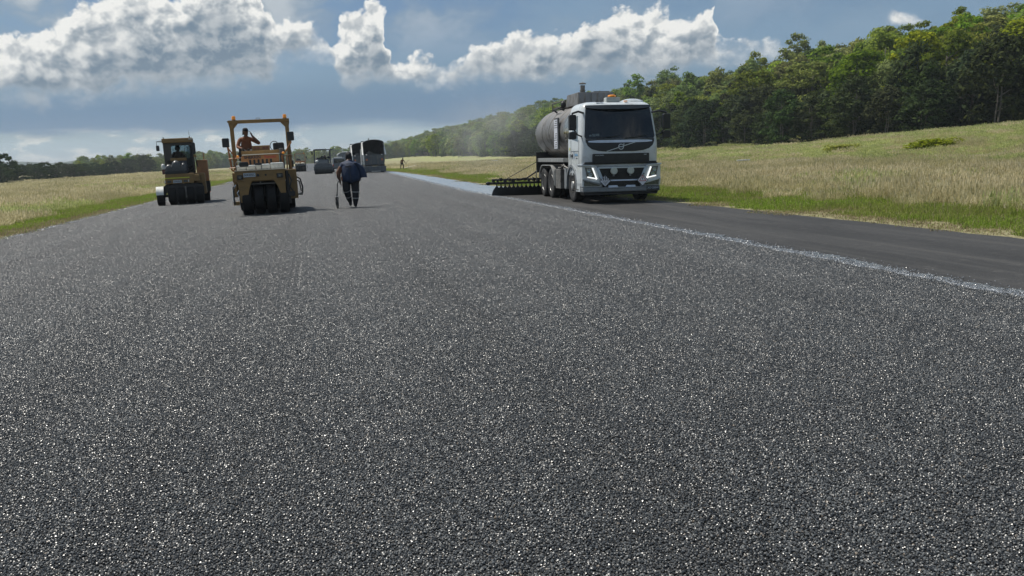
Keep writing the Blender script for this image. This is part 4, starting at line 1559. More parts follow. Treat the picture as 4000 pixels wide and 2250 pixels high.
    npl = MB().prism(rrect(0.80, 1.20, 0.375, 0.505, 0.015), 'Y', yf - 0.03, yf - 0.018).build('number_plate', INK, T)
    text('plate_lettering', 'XO 25EW', 0.092, pbr('plate_letters', (0.34, 0.40, 0.46), 0.5), npl, (1.0, yf - 0.031, 0.44), depth=0.0015, bold=0.002, width=0.92)
    # --- cab side: arch, steps, stickers, mirrors
    for s_ in (-1, 1):
        b = MB()
        outer = [(1.35 + 0.70 * math.cos(R_(a)), 0.54 + 0.66 * math.sin(R_(a))) for a in range(-8, 189, 14)]
        inner = [(1.35 + 0.60 * math.cos(R_(a)), 0.54 + 0.56 * math.sin(R_(a))) for a in range(-8, 189, 14)]
        b.prism(outer + list(reversed(inner)), 'X', s_ * 0.86, s_ * 1.262)
        b.build('wheel_arch', GREYP, T, bevel=0.01)
        b = MB()
        b.prism([(0.30, 0.35), (0.80, 0.35), (0.74, 0.72), (0.80, 0.98), (0.30, 1.10)], 'X', s_ * 1.10, s_ * 1.245)
        b.build('entry_panel', WHITE, T, bevel=0.01)
        for z in (0.40, 0.68):
            MB().lim(*sorted((s_ * 1.05, s_ * 1.252)), 0.44, 0.80, z, z + 0.035).build('entry_step', BRACKET, T)
    sx0 = -1.2385
    for y0, y1, z0, z1, mt in ((1.52, 1.62, 1.64, 1.72, YELS), (1.40, 1.50, 1.42, 1.52, GREYP), (1.26, 1.34, 1.44, 1.50, INK), (1.16, 1.23, 1.42, 1.53, INK), (1.00, 1.03, 1.36, 1.62, BLUEI), (1.54, 1.63, 1.38, 1.52, SILVER)):
        MB().lim(sx0 - 0.002, sx0 + 0.004, y0, y1, z0, z1).build('door_sticker', mt, cab_o)
    b = MB()
    for k in range(5):
        b.lim(sx0 - 0.002, sx0 + 0.004, 0.55 + k * 0.075, 0.605 + k * 0.075, 1.46, 1.46 + (0.085 if k in (1, 4) else 0.055))
    b.build('door_logo', pbr('door_logo_blue', (0.20, 0.40, 0.62), 0.5), cab_o)
    MB().lim(sx0 - 0.002, sx0 + 0.004, 0.58, 0.78, 1.38, 1.40).build('door_lettering', INK, cab_o)
    for s_ in (-1, 1):
        b = MB()
        xm = s_ * 1.50
        b.tube([(s_ * 1.10, 0.36, 2.76), (s_ * 1.30, 0.20, 2.80), (xm, 0.14, 2.74), (xm, 0.14, 2.66)], 0.032, 7)
        b.tube([(s_ * 1.16, 0.24, 2.04), (s_ * 1.34, 0.16, 2.10), (xm - s_ * 0.06, 0.14, 2.24)], 0.024, 7)
        arm = b.build('mirror_arm', BLACKP, T, smooth=True)
        for z0, z1 in ((2.235, 2.70), (1.96, 2.19)):
            mb = MB()
            mb.prism(rrect(xm - 0.115, xm + 0.115, z0, z1, 0.05), 'Y', 0.06, 0.22)
            mb.build('mirror', BLACKP, T, bevel=0.02)
    # roof kit
    b = MB()
    b.prism(rrect(-0.30, 0.14, 3.10, 3.24, 0.02), 'Y', 0.55, 0.85)
    rk = b.build('beacon_box', pbr('beacon_box_paint', (0.42, 0.44, 0.43), 0.5, dirt=(0.2, 0.18, 0.15), dirt_amt=0.4), T, bevel=0.01)
    MB().lathe([(3.24, 0.07), (3.265, 0.08)], (-0.08, 0.70, 0), 'Z', 18).build('beacon_base', BLACKP, T)
    MB().lathe([(3.265, 0.125), (3.285, 0.13), (3.31, 0.12), (3.325, 0.07)], (-0.08, 0.70, 0), 'Z', 20).build('beacon', AMBER, T, smooth=True)
    b = MB()
    for y, w, h_ in ((0.60, 0.10, 0.03), (0.66, 0.27, 0.10), (0.9, 0.30, 0.13), (1.3, 0.28, 0.09), (1.4, 0.10, 0.03)):
        pass
    b.loft([[(0.62 + w * math.cos(a), y, 3.085 + h_ * max(0, math.sin(a)) ** 0.6) for a in np.linspace(0, PI, 12)] for y, w, h_ in ((0.58, 0.20, 0.02), (0.64, 0.31, 0.09), (0.85, 0.33, 0.125), (1.25, 0.32, 0.10), (1.40, 0.22, 0.02))], caps=True)
    b.build('roof_hatch', WHITE, T, smooth=True)
    for x in (-0.62, -0.5, 0.3):
        MB().box((x, 0.50, 3.115), (0.10, 0.08, 0.035)).build('roof_marker_light', AMBER if x > 0 else BLACKP, T, bevel=0.006)
    # --- chassis
    b = MB()
    for s_ in (-1, 1):
        b.lim(*sorted((s_ * 0.36, s_ * 0.46)), 0.5, 7.2, 0.78, 1.02)
    for y in (1.6, 2.6, 3.6, 4.6, 5.7, 6.8):
        b.lim(-0.36, 0.36, y, y + 0.1, 0.80, 1.0)
    b.build('chassis', BLACKM, T)
    b = MB()
    b.cyl((-1.05, 1.35, 0.52), (1.05, 1.35, 0.52), 0.07, n=10)
    b.cyl((-0.9, 4.5, 0.52), (0.9, 4.5, 0.52), 0.11, n=10)
    b.cyl((-0.9, 5.75, 0.52), (0.9, 5.75, 0.52), 0.11, n=10)
    b.lim(-0.45, 0.45, 0.7, 2.1, 0.42, 0.9)
    b.build('axles', BLACKM, T)
    for s_ in (-1, 1):
        wheel(T, s_ * 1.06, 1.35, 0.52, 0.31, s_, front=True)
        wheel(T, s_ * 1.07, 4.5, 0.52, 0.28, s_, dual=True)
        wheel(T, s_ * 1.07, 5.75, 0.52, 0.28, s_, dual=True)
        # bright mudguards over the tandem
        b = MB()
        o1 = [(4.5 - 0.62 * math.cos(R_(a)), 0.54 + 0.62 * math.sin(R_(a))) for a in range(10, 91, 10)] + [(5.75 + 0.62 * math.sin(R_(a)), 0.54 + 0.62 * math.cos(R_(a))) for a in range(0, 61, 10)]
        i1 = [(y + (0.025 if y < 5.1 else -0.025), z - 0.03) for y, z in o1]
        b.prism(o1 + list(reversed(i1)), 'X', s_ * 0.80, s_ * 1.245)
        b.build('rear_mudguard', pbr('mudguard_steel', (0.40, 0.40, 0.39), 0.4, metal=0.5, dirt=(0.12, 0.1, 0.09), dirt_amt=0.5) if s_ < 0 else MATS['mudguard_steel'], T)
        fl = MB()
        fl.prism(rrect(-0.0, 0.16, 0.42, 1.02, 0.07), 'Y', 3.83, 3.85)
        fo = fl.build('mud_flap', pbr('pale_flap', (0.50, 0.50, 0.48), 0.6, vary=0.1) if s_ < 0 else MATS['pale_flap'], T)
        fo.location.x = -1.24 if s_ < 0 else 1.08
        # tank side lockers
        MB().lim(*sorted((s_ * 0.70, s_ * 1.20)), 3.05, 3.78, 0.36, 1.02).build('tool_locker', BRACKET, T, bevel=0.012)
        MB().lim(*sorted((s_ * 0.70, s_ * 1.22)), 2.16, 2.42, 0.38, 1.06).build('battery_box', GREYP, T, bevel=0.02)
        MB().cyl((s_ * 1.0, 2.62, 0.40), (s_ * 1.0, 2.62, 1.05), 0.13, n=14).build('air_tank', BLACKM, T, smooth=True)
        MB().cyl((s_ * 1.0, 2.90, 0.40), (s_ * 1.0, 2.90, 1.0), 0.10, n=14).build('air_filter', BLACKM, T, smooth=True)
        b = MB()
        b.tube([(s_ * 1.15, 2.10, 1.05), (s_ * 1.22, 2.3, 1.12), (s_ * 1.2, 2.6, 1.18), (s_ * 1.1, 2.9, 1.10), (s_ * 1.15, 3.4, 1.06), (s_ * 1.1, 3.7, 1.08)], 0.03, 6)
        b.tube([(s_ * 1.05, 2.2, 1.2), (s_ * 1.2, 2.5, 1.02), (s_ * 1.12, 2.8, 1.16), (s_ * 1.2, 3.2, 1.04)], 0.022, 6)
        b.build('hoses', BRACKET, T)
        MB().lim(*sorted((s_ * 0.95, s_ * 1.21)), 2.6, 6.8, 1.26, 1.40).build('side_rail', pbr('side_rail_steel', (0.42, 0.42, 0.41), 0.35, metal=0.6, dirt=(0.1, 0.09, 0.08), dirt_amt=0.4) if s_ < 0 else MATS['side_rail_steel'], T, bevel=0.01)
    # --- tank
    def ell(y, k=1.0, n=44, cz=2.30):
        return [(1.215 * k * math.cos(2 * PI * i / n), y, cz + 0.93 * k * math.sin(2 * PI * i / n)) for i in range(n)]
    b = MB()
    b.loft([ell(2.42), ell(7.0)], caps=False)
    tk = b.build('tank_shell', TANK, T, smooth=True)
    for y in (2.44, 3.55, 4.7, 5.85, 6.98):
        MB().loft([ell(y - 0.025, 1.002), ell(y - 0.02, 1.008), ell(y + 0.02, 1.008), ell(y + 0.025, 1.002)], caps=False).build('tank_band', BRACKET if y > 2.5 and y < 6.9 else POLISH, tk, smooth=True)
    MB().loft([ell(2.42), ell(2.34, 0.985), ell(2.24, 0.93), ell(2.17, 0.80), ell(2.12, 0.55), ell(2.10, 0.2)]).build('tank_front_dome', POLISH, T, smooth=True, angle=60)
    MB().loft([ell(7.0), ell(7.08, 0.985), ell(7.18, 0.93), ell(7.25, 0.80), ell(7.30, 0.55), ell(7.32, 0.2)]).build('tank_rear_dome', TANK, T, smooth=True, angle=60)
    gd = MB().lathe([(2.10, 0.09), (2.155, 0.125), (2.12, 0.13), (2.105, 0.118)], (-1.0, -0.06, 2.55), 'Y', 24).build('contents_gauge', LENSW, T, smooth=True)
    MB().lathe([(2.035, 0.112), (2.03, 0.10), (2.028, 0.0)], (-1.0, 0, 2.55), 'Y', 24).build('gauge_dial', pbr('gauge_face', (0.35, 0.36, 0.30), 0.3), gd)
    # side placard frame on the tank
    fr = MB().box((-1.235, 3.35, 2.22), (0.03, 0.62, 1.06)).build('placard_frame', BLACKP, T)
    for k, (z0, z1) in enumerate(((2.44, 2.70), (2.02, 2.42), (1.72, 2.0))):
        pnl = MB().lim(-1.262, -1.251, 3.18, 3.66, z0, z1).build('placard', SIGNW, fr)
        bb = MB()
        for q in range(3):
            bb.lim(-1.2645, -1.2625, 3.24, 3.60 - 0.07 * q, z0 + 0.05 + q * 0.07, z0 + 0.075 + q * 0.07)
        bb.build('placard_print', INK, pnl)
    # top: walkway, manhole box, flue
    b = MB()
    b.box((0.0, 3.6, 3.36), (1.30, 1.7, 0.42), taper=(0.94, 0.9))
    tb = b.build('manhole_box', TANK, T, bevel=0.015)
    for k in range(6):
        MB().lim(-0.62 + k * 0.22, -0.60 + k * 0.22, 2.735, 2.765, 3.18, 3.53).build('box_rib', BRACKET, tb)
    MB().prism([(0.35, 3.56), (0.72, 3.50), (0.84, 3.22), (0.66, 3.22)], 'Y', 2.9, 3.7).build('box_flap', BLACKM, T)
    MB().box((0.25, 3.2, 3.585), (0.55, 0.5, 0.05)).build('manhole_lid', BRACKET, T, bevel=0.01)
    fl = MB().lathe([(3.30, 0.085), (3.62, 0.085), (3.62, 0.10), (3.64, 0.10), (3.64, 0.078), (3.80, 0.078)], (-0.42, 2.95, 0), 'Z', 18).build('flue_pipe', BRACKET, T, smooth=True, angle=25)
    MB().lathe([(3.84, 0.11), (3.865, 0.12), (3.90, 0.03)], (-0.42, 2.95, 0), 'Z', 18).build('flue_cap', BRACKET, fl, smooth=True)
    b = MB()
    for s_ in (-1, 1):
        b.tube([(s_ * 0.62, 4.6, 3.15), (s_ * 0.62, 4.6, 3.42), (s_ * 0.62, 6.6, 3.42), (s_ * 0.62, 6.6, 3.12)], 0.022, 6)
    b.lim(-0.60, 0.60, 4.5, 6.7, 3.235, 3.255)
    b.build('walkway', BRACKET, T)
    MB().tube([(-0.82, 5.0, 3.0), (-0.95, 5.0, 3.10), (-0.95, 4.2, 3.12), (-0.78, 4.1, 3.05)], 0.03, 7).build('tank_handrail', BLACKM, T)
    MB().ball((-0.80, 4.15, 3.24), (0.10, 0.08, 0.12), 10, 8).build('work_light', BLACKP, T, smooth=True)
    # hood lights pale catches on the tank's crown
    # --- rear: guard sheet, burner box, spray bar
    MB().lim(-1.26, -0.80, 6.75, 6.79, 0.86, 1.62).build('rear_guard', BLACKM, T)
    MB().lim(-1.0, 1.0, 7.15, 7.55, 0.62, 1.55).build('pump_cabinet', BLACKM, T, bevel=0.02)
    yb = 7.35
    b = MB()
    b.cyl((-3.02, yb, 0.47), (1.2, yb, 0.47), 0.045, n=10)
    b.cyl((-2.9, yb + 0.10, 0.60), (1.2, yb + 0.10, 0.60), 0.038, n=8)
    rng = random.Random(3)
    x = -2.85
    while x < 1.1:
        b.box((x, yb + 0.03, 0.575 + rng.uniform(-0.02, 0.03)), (rng.uniform(0.06, 0.14), 0.14, rng.uniform(0.07, 0.14)), rot=(0, rng.uniform(-0.4, 0.4), 0))
        x += rng.uniform(0.10, 0.21)
    b.ball((-3.05, yb, 0.47), (0.10, 0.06, 0.075), 8, 6)
    sbar = b.build('spray_bar', BLACKM, T)
    x = -2.72
    while x < 1.0:
        nz = MB().cyl((x, yb, 0.43), (x, yb, 0.36), 0.022, 0.03, 8).build('spray_nozzle', BLACKM, sbar)
        x += 0.165
    x = -2.72
    while x < 1.0:
        w_ = 0.15 + rng.uniform(-0.01, 0.03)
        b = MB()
        segs = [(0.365, 0.015, 0.012), (0.325, 0.055, 0.02), (0.265, 0.105, 0.03), (0.20, w_, 0.04), (0.10, w_ * 1.25, 0.06), (-0.012, w_ * 1.45, 0.085)]
        b.loft([[(x - hw_, yb - th, z), (x + hw_, yb - th, z), (x + hw_, yb + th, z), (x - hw_, yb + th, z)] for z, hw_, th in segs])
        b.build('spray_fan', TAR, T)
        x += 0.165
    MB().tube([(-2.35, yb, 0.62), (-1.24, 6.9, 1.25), (-1.1, 6.7, 1.34)], 0.014, 6).build('bar_stay', BLACKM, T)
    MB().tube([(-1.6, yb, 0.6), (-1.25, 7.1, 0.85), (-1.1, 7.0, 1.0)], 0.03, 6).build('bar_arm', BLACKM, T)
    MB().tube([(-1.25, 6.7, 0.95), (-1.29, 6.72, 0.75), (-1.24, 6.75, 0.55)], 0.02, 6).build('hose_loop', TANK, T)
    return T


tanker()


# ------------------------------------------------------------------ rollers
MUST = pbr('mustard_paint', (0.235, 0.140, 0.045), 0.5, vary=0.10, scale=2.0, dirt=(0.10, 0.07, 0.04), dirt_amt=0.5)
ORAN = pbr('orange_paint', (0.36, 0.155, 0.050), 0.45, vary=0.10, scale=2.0, dirt=(0.16, 0.08, 0.04), dirt_amt=0.4)
CREAM = pbr('cream_top', (0.62, 0.56, 0.45), 0.5, vary=0.08, dirt=(0.25, 0.2, 0.15), dirt_amt=0.4)
TANKW = pbr('white_water_tank', (0.62, 0.63, 0.60), 0.5, vary=0.08, dirt=(0.28, 0.26, 0.22), dirt_amt=0.5, scale=5)
SEAT = pbr('black_vinyl', (0.016, 0.017, 0.018), 0.45, vary=0.3)
DARKR = pbr('roller_tyre', (0.007, 0.007, 0.0075), 0.7, vary=0.3, dirt=(0.02, 0.02, 0.019), dirt_amt=0.35, spec=0.3)
PLATE = pbr('plate_blue_grey', (0.42, 0.47, 0.52), 0.5)


def slick(parent, x, y, r, w, name='tyre'):
    b = MB()
    h = w / 2
    b.lathe([(-h * 0.7, r * 0.5), (-h, r * 0.70), (-h, r * 0.90), (-h * 0.82, r * 0.985), (-h * 0.5, r), (h * 0.5, r), (h * 0.82, r * 0.985), (h, r * 0.90), (h, r * 0.70), (h * 0.7, r * 0.5)], (x, y, r), 'X', 32)
    t_ = b.build(name, DARKR, parent, smooth=True, angle=30)
    MB().lathe([(-h * 0.55, r * 0.52), (-h * 0.3, r * 0.2), (h * 0.3, r * 0.2), (h * 0.55, r * 0.52)], (x, y, r), 'X', 20).build('rim', BRACKET, t_, smooth=True)
    return t_


def roller_rops():
    T = empty('pneumatic_roller', (-1.57, 27.54, float(crown(-1.57)) + 0.006), R_(2.2), 0, -0.015)
    T.scale = (1.02, 1.02, 1.02)
    tag(T, 'mustard pneumatic tyred roller with open roll bar frame, nearest on the runway', 'road roller')
    for x in (-0.52, -0.155, 0.21, 0.575):
        slick(T, x, 0.46, 0.47, 0.30)
    for x in (-0.70, -0.335, 0.03, 0.395, 0.79):
        slick(T, x, 3.05, 0.47, 0.30)
    b = MB()
    b.cyl((-0.66, 0.46, 0.47), (0.72, 0.46, 0.47), 0.08, n=10)
    b.cyl((-0.85, 3.05, 0.47), (0.92, 3.05, 0.47), 0.08, n=10)
    b.build('axles', BLACKM, T)
    # front plate with its two legs, cut out over the tyres
    b = MB()
    arch = [(-0.47, 0.40), (-0.46, 0.62), (-0.42, 0.80), (-0.36, 0.96), (-0.27, 1.075), (0.28, 1.075), (0.37, 0.96), (0.43, 0.82), (0.50, 0.62), (0.54, 0.40)]
    b.prism([(-0.80, 1.35), (-0.80, 1.06), (-0.74, 0.98), (-0.70, 0.40)] + arch + [(0.65, 0.40), (0.67, 1.35)], 'Y', 0.02, 0.10)
    b.build('front_plate', MUST, T, bevel=0.008)
    MB().lim(-0.80, 0.67, 0.00, 0.03, 1.05, 1.085).build('plate_lip', MUST, T)
    # body
    MB().lim(-0.80, 0.70, 0.10, 3.55, 1.02, 1.345).build('body', MUST, T, bevel=0.012)
    MB().lim(0.70, 1.02, 0.55, 3.45, 0.42, 1.33).build('side_panel', MUST, T, bevel=0.012)
    MB().lim(-0.92, -0.80, 0.9, 3.4, 0.55, 1.30).build('side_panel', MUST, T, bevel=0.012)
    MB().lim(-0.60, 0.62, 0.80, 2.5, 0.50, 1.02).build('sump', BLACKM, T)
    MB().prism([(-0.60, 0.30), (0.62, 0.30), (0.56, 1.02), (-0.50, 1.02)], 'Y', 0.86, 0.90).build('tyre_curtain', BLACKM, T)
    MB().lim(-0.55, 0.55, 0.12, 0.16, 0.93, 0.96).build('scraper_bar', BRACKET, T)
    MB().lim(-0.10, -0.06, 0.11, 0.15, 0.96, 1.06).build('scraper_link', BRACKET, T)
    MB().prism([(-0.80, 1.352), (0.68, 1.352), (0.68, 1.375), (-0.80, 1.375)], 'Y', -0.01, 0.20).build('front_shelf', CREAM, T, bevel=0.004)
    # lamps, plate, horn
    for x0, x1, z0, z1 in ((-0.74, -0.58, 1.10, 1.235), (0.42, 0.60, 1.10, 1.235)):
        l = MB().lim(x0, x1, -0.035, 0.03, z0, z1).build('work_lamp', BLACKP, T, bevel=0.008)
        MB().lim(x0 + 0.05, x1 - 0.05, -0.0395, -0.034, z0 + 0.035, z1 - 0.035).build('lamp_lens', LAMP, l)
    npl = MB().lim(-0.55, -0.20, -0.012, 0.022, 1.165, 1.285).build('number_plate', PLATE, T)
    text('plate_lettering', '504335C', 0.092, INK, npl, (-0.375, -0.0135, 1.225), depth=0.001, bold=0.001, width=0.95)
    for x, r in ((-0.13, 0.042), (0.10, 0.030)):
        MB().cyl((x, -0.012, 1.205), (x, 0.03, 1.205), r, n=16).build('horn', BLACKP, T)
    # left and right guards, hydraulic post
    b = MB()
    b.prism([(0.0, 0.36), (0.03, 0.9), (0.30, 1.02), (0.42, 0.98), (0.14, 0.86), (0.10, 0.36)], 'X', -0.90, -0.86)
    b.build('left_guard', BLACKM, T)
    b = MB()
    b.tube([(-0.80, 0.1, 0.95), (-0.90, 0.08, 0.80), (-0.90, 0.08, 0.40)], 0.022, 6)
    b.tube([(-0.72, 0.0, 0.78), (-0.78, -0.01, 0.70), (-0.74, 0.0, 0.60)], 0.014, 6)
    b.build('left_hose', SILVER, T)
    MB().lim(-0.92, -0.74, 0.05, 0.25, 0.33, 0.44).build('step', MUST, T)
    b = MB()
    b.tube([(0.98, 2.5, 1.10), (1.16, 2.5, 0.98), (1.22, 2.5, 0.70), (1.20, 2.5, 0.52), (1.10, 2.5, 0.48)], 0.025, 6)
    b.tube([(0.98, 2.2, 0.98), (1.12, 2.2, 0.90), (1.16, 2.2, 0.58)], 0.02, 6)
    b.lim(1.03, 1.20, 2.1, 2.6, 0.46, 0.50)
    b.build('side_ladder', BLACKM, T)
    b = MB()
    b.cyl((0.72, 0.10, 1.30), (0.74, 0.10, 0.30), 0.05, n=10)
    b.tube([(0.78, 0.08, 1.2), (0.84, 0.05, 1.0), (0.78, 0.05, 0.8), (0.90, 0.10, 0.62), (0.84, 0.1, 0.5)], 0.022, 6)
    b.lim(0.72, 0.92, 0.02, 0.2, 0.52, 0.66)
    b.build('hydraulic_post', BLACKM, T)
    # white water tanks on the shelf
    for k, (x0, x1, z1) in enumerate(((-0.76, -0.46, 1.52), (-0.45, -0.18, 1.52), (-0.17, 0.25, 1.535), (0.26, 0.66, 1.56))):
        MB().lim(x0, x1, 0.22, 0.72, 1.376, z1).build('water_tank', TANKW, T, bevel=0.03)
    # engine cover with slots and lettering
    MB().prism([(-0.60, 1.345), (0.54, 1.345), (0.54, 1.82), (-0.56, 1.82), (-0.60, 1.76)], 'Y', 0.74, 2.15).build('engine_cover', ORAN, T, bevel=0.02)
    MB().prism([(-0.58, 1.822), (0.56, 1.822), (0.54, 1.85), (-0.55, 1.85)], 'Y', 0.70, 2.0).build('cover_lip', CREAM, T, bevel=0.008)
    for k in range(6):
        x = -0.335 + k * 0.125
        MB().prism(rrect(x - 0.030, x + 0.030, 1.50, 1.685, 0.012), 'Y', 0.728, 0.745).build('vent_slot', BLACKM, T)
    text('hire_lettering', 'SHERRIN', 0.125, INK, T, (-0.26, 0.736, 1.752), depth=0.002, bold=0.003, width=1.02)
    text('rental_lettering', 'Rentals', 0.125, RED, T, (0.275, 0.736, 1.752), depth=0.002, bold=0.002, width=0.95)
    # deck, console, controls, seats
    MB().lim(-0.62, 0.66, 1.7, 2.3, 1.86, 1.97).build('deck_ledge', MUST, T, bevel=0.01)
    MB().lim(0.56, 0.70, 1.0, 2.3, 1.40, 2.0).build('deck_side', BRACKET, T, bevel=0.01)
    cs = MB().lim(-0.27, 0.28, 1.9, 2.25, 1.97, 2.13).build('console', MUST, T, bevel=0.012)
    for x0 in (-0.22, 0.05):
        for q in range(2):
            MB().lim(x0 + q * 0.10, x0 + 0.08 + q * 0.10, 1.893, 1.902, 2.02, 2.09).build('console_switch', pbr('switch_red', (0.16, 0.07, 0.05), 0.5) if 'switch_red' not in MATS else MATS['switch_red'], cs)
    b = MB()
    b.box((0.56, 2.35, 2.06), (0.36, 0.14, 0.30))
    b.box((0.56, 2.18, 1.92), (0.38, 0.4, 0.10))
    b.build('seat', SEAT, T, bevel=0.05)
    b = MB()
    ring = []
    for k in range(20):
        a = 2 * PI * k / 20
        ring.append([(0.43 + 0.17 * math.cos(a) * 0.8 + 0.012 * math.cos(q), 2.0 + 0.06 * math.sin(a), 2.10 + 0.15 * math.sin(a) + 0.012 * math.sin(q)) for q in np.linspace(0, 2 * PI, 6)[:-1]])
    b.loft(ring + [ring[0]], caps=False)
    b.tube([(0.43, 2.0, 2.10), (0.44, 1.95, 1.9)], 0.02, 6)
    b.build('steering_wheel', SEAT, T)
    b = MB()
    b.box((-0.50, 2.55, 1.95), (0.44, 0.14, 0.45))
    b.box((-0.50, 2.32, 1.72), (0.46, 0.5, 0.12))
    b.build('operator_seat', SEAT, T, bevel=0.05)
    b = MB()
    b.cyl((-0.50, 2.3, 1.40), (-0.50, 2.3, 1.68), 0.10, n=10)
    b.build('seat_pedestal', BLACKM, T)
    MB().lim(-0.80, 0.70, 1.9, 3.4, 1.346, 1.42).build('operator_platform', BRACKET, T)
    b = MB()
    for x, z in ((-0.60, 2.02), (-0.50, 1.98), (-0.40, 2.04), (-0.36, 1.95), (-0.66, 1.92)):
        b.tube([(x, 1.85, 1.80), (x + 0.02, 1.82, z)], [0.03, 0.045], 6)
    b.box((-0.50, 1.84, 1.87), (0.42, 0.14, 0.14))
    b.build('control_levers', BLACKM, T)
    # roll bar frame
    b = MB()
    yr = 1.62
    b.prism([(-0.90, 2.84), (0.96, 2.84), (0.96, 2.945), (-0.92, 2.945), (-0.95, 2.90)], 'Y', yr - 0.09, yr + 0.09)
    b.build('roll_bar_beam', MUST, T, bevel=0.012)
    for s_, x0, x1 in ((-1, -0.885, -0.765), (1, 0.815, 0.935)):
        MB().lim(x0, x1, yr - 0.075, yr + 0.075, 1.2, 2.838).build('roll_bar_post', MUST, T, bevel=0.012)
        xa = x1 if s_ < 0 else x0
        MB().prism([(xa, 2.838), (xa - s_ * 0.14, 2.838), (xa, 2.68)], 'Y', yr - 0.05, yr + 0.05).build('gusset', MUST, T)
        MB().prism([((x0 if s_ < 0 else x1), 2.838), ((x0 if s_ < 0 else x1) + s_ * 0.03, 2.838), ((x0 if s_ < 0 else x1), 2.70)], 'Y', yr - 0.05, yr + 0.05).build('gusset', MUST, T)
    MB().tube([(-0.06, yr, 2.94), (-0.05, yr, 2.99), (0.05, yr, 2.99), (0.06, yr, 2.94)], 0.01, 6).build('lifting_eye', BRACKET, T)
    for x in (-0.74, 0.83):
        bb = MB().lathe([(2.945, 0.06), (2.965, 0.06)], (x, yr, 0), 'Z', 16).build('beacon_base', BLACKP, T)
        MB().lathe([(2.965, 0.055), (2.972, 0.062), (3.05, 0.058), (3.075, 0.045), (3.082, 0.02)], (x, yr, 0), 'Z', 18).build('beacon', AMBER, T, smooth=True)
    # mirrors on stalks
    for x, z0, z1, px in ((-1.02, 2.10, 2.38, -0.98), (0.95, 2.22, 2.50, 0.93)):
        mi_ = MB().prism(rrect(x - 0.105, x + 0.105, z0, z1, 0.03), 'Y', 0.98, 1.05).build('mirror', BLACKP, T, bevel=0.012)
    b = MB()
    b.tube([(-0.98, 1.1, 2.22), (-0.97, 1.1, 2.05), (-0.93, 1.1, 1.55), (-0.92, 1.1, 1.40), (-0.80, 1.1, 1.32)], 0.030, 7)
    b.tube([(-0.96, 1.1, 2.06), (-0.84, 1.4, 1.86), (-0.80, 1.6, 1.70)], 0.020, 6)
    b.build('left_stalk', ORAN, T, smooth=True)
    b = MB()
    b.tube([(0.94, 1.05, 2.28), (0.95, 1.06, 2.16), (0.84, 1.1, 2.02), (0.74, 1.1, 1.84)], 0.022, 7)
    b.build('right_stalk', ORAN, T, smooth=True)
    b = MB()
    b.tube([(-0.98, 0.95, 1.74), (-0.66, 0.9, 1.75)], 0.018, 6)
    b.tube([(-0.99, 0.95, 1.45), (-0.80, 0.9, 1.46)], 0.018, 6)
    b.tube([(0.62, 0.95, 1.75), (0.90, 1.3, 1.78), (0.96, 1.7, 1.74)], 0.018, 6)
    b.tube([(0.64, 0.9, 1.36), (0.64, 0.9, 1.78)], 0.028, 6)
    b.tube([(0.76, 0.95, 1.34), (0.78, 0.95, 1.74)], 0.022, 6)
    b.tube([(0.88, 1.0, 1.34), (0.86, 1.0, 1.72)], 0.018, 6)
    b.build('handrails', ORAN, T, smooth=True)
    for x, z in ((-0.70, 1.80), (0.68, 1.85)):
        MB().ball((x, 0.86, z), (0.045, 0.035, 0.04), 10, 8).build('indicator', AMBER, T, smooth=True)
    b = MB()
    b.tube([(-0.73, -0.02, 1.37), (-0.74, -0.03, 1.58), (-0.70, -0.04, 1.63), (-0.60, -0.05, 1.63)], 0.014, 6)
    st = b.build('mirror_bracket', BRACKET, T)
    MB().prism(rrect(-0.64, -0.37, 1.475, 1.625, 0.045), 'Y', -0.09, -0.03).build('front_mirror', BLACKP, T, bevel=0.012)
    MB().prism([(-0.17, 1.51), (0.0, 1.51), (0.02, 1.545), (0.0, 1.575), (-0.15, 1.575)], 'Y', -0.02, 0.10).build('small_mirror', BLACKP, T, bevel=0.01)
    MB().tube([(0.0, 0.03, 1.37), (0.0, 0.03, 1.53)], 0.012, 6).build('mirror_stem', BRACKET, T)
    MB().cyl((0.88, 1.9, 1.52), (0.98, 1.9, 1.52), 0.14, n=20).build('air_cleaner', BLACKM, T, smooth=True)
    return T


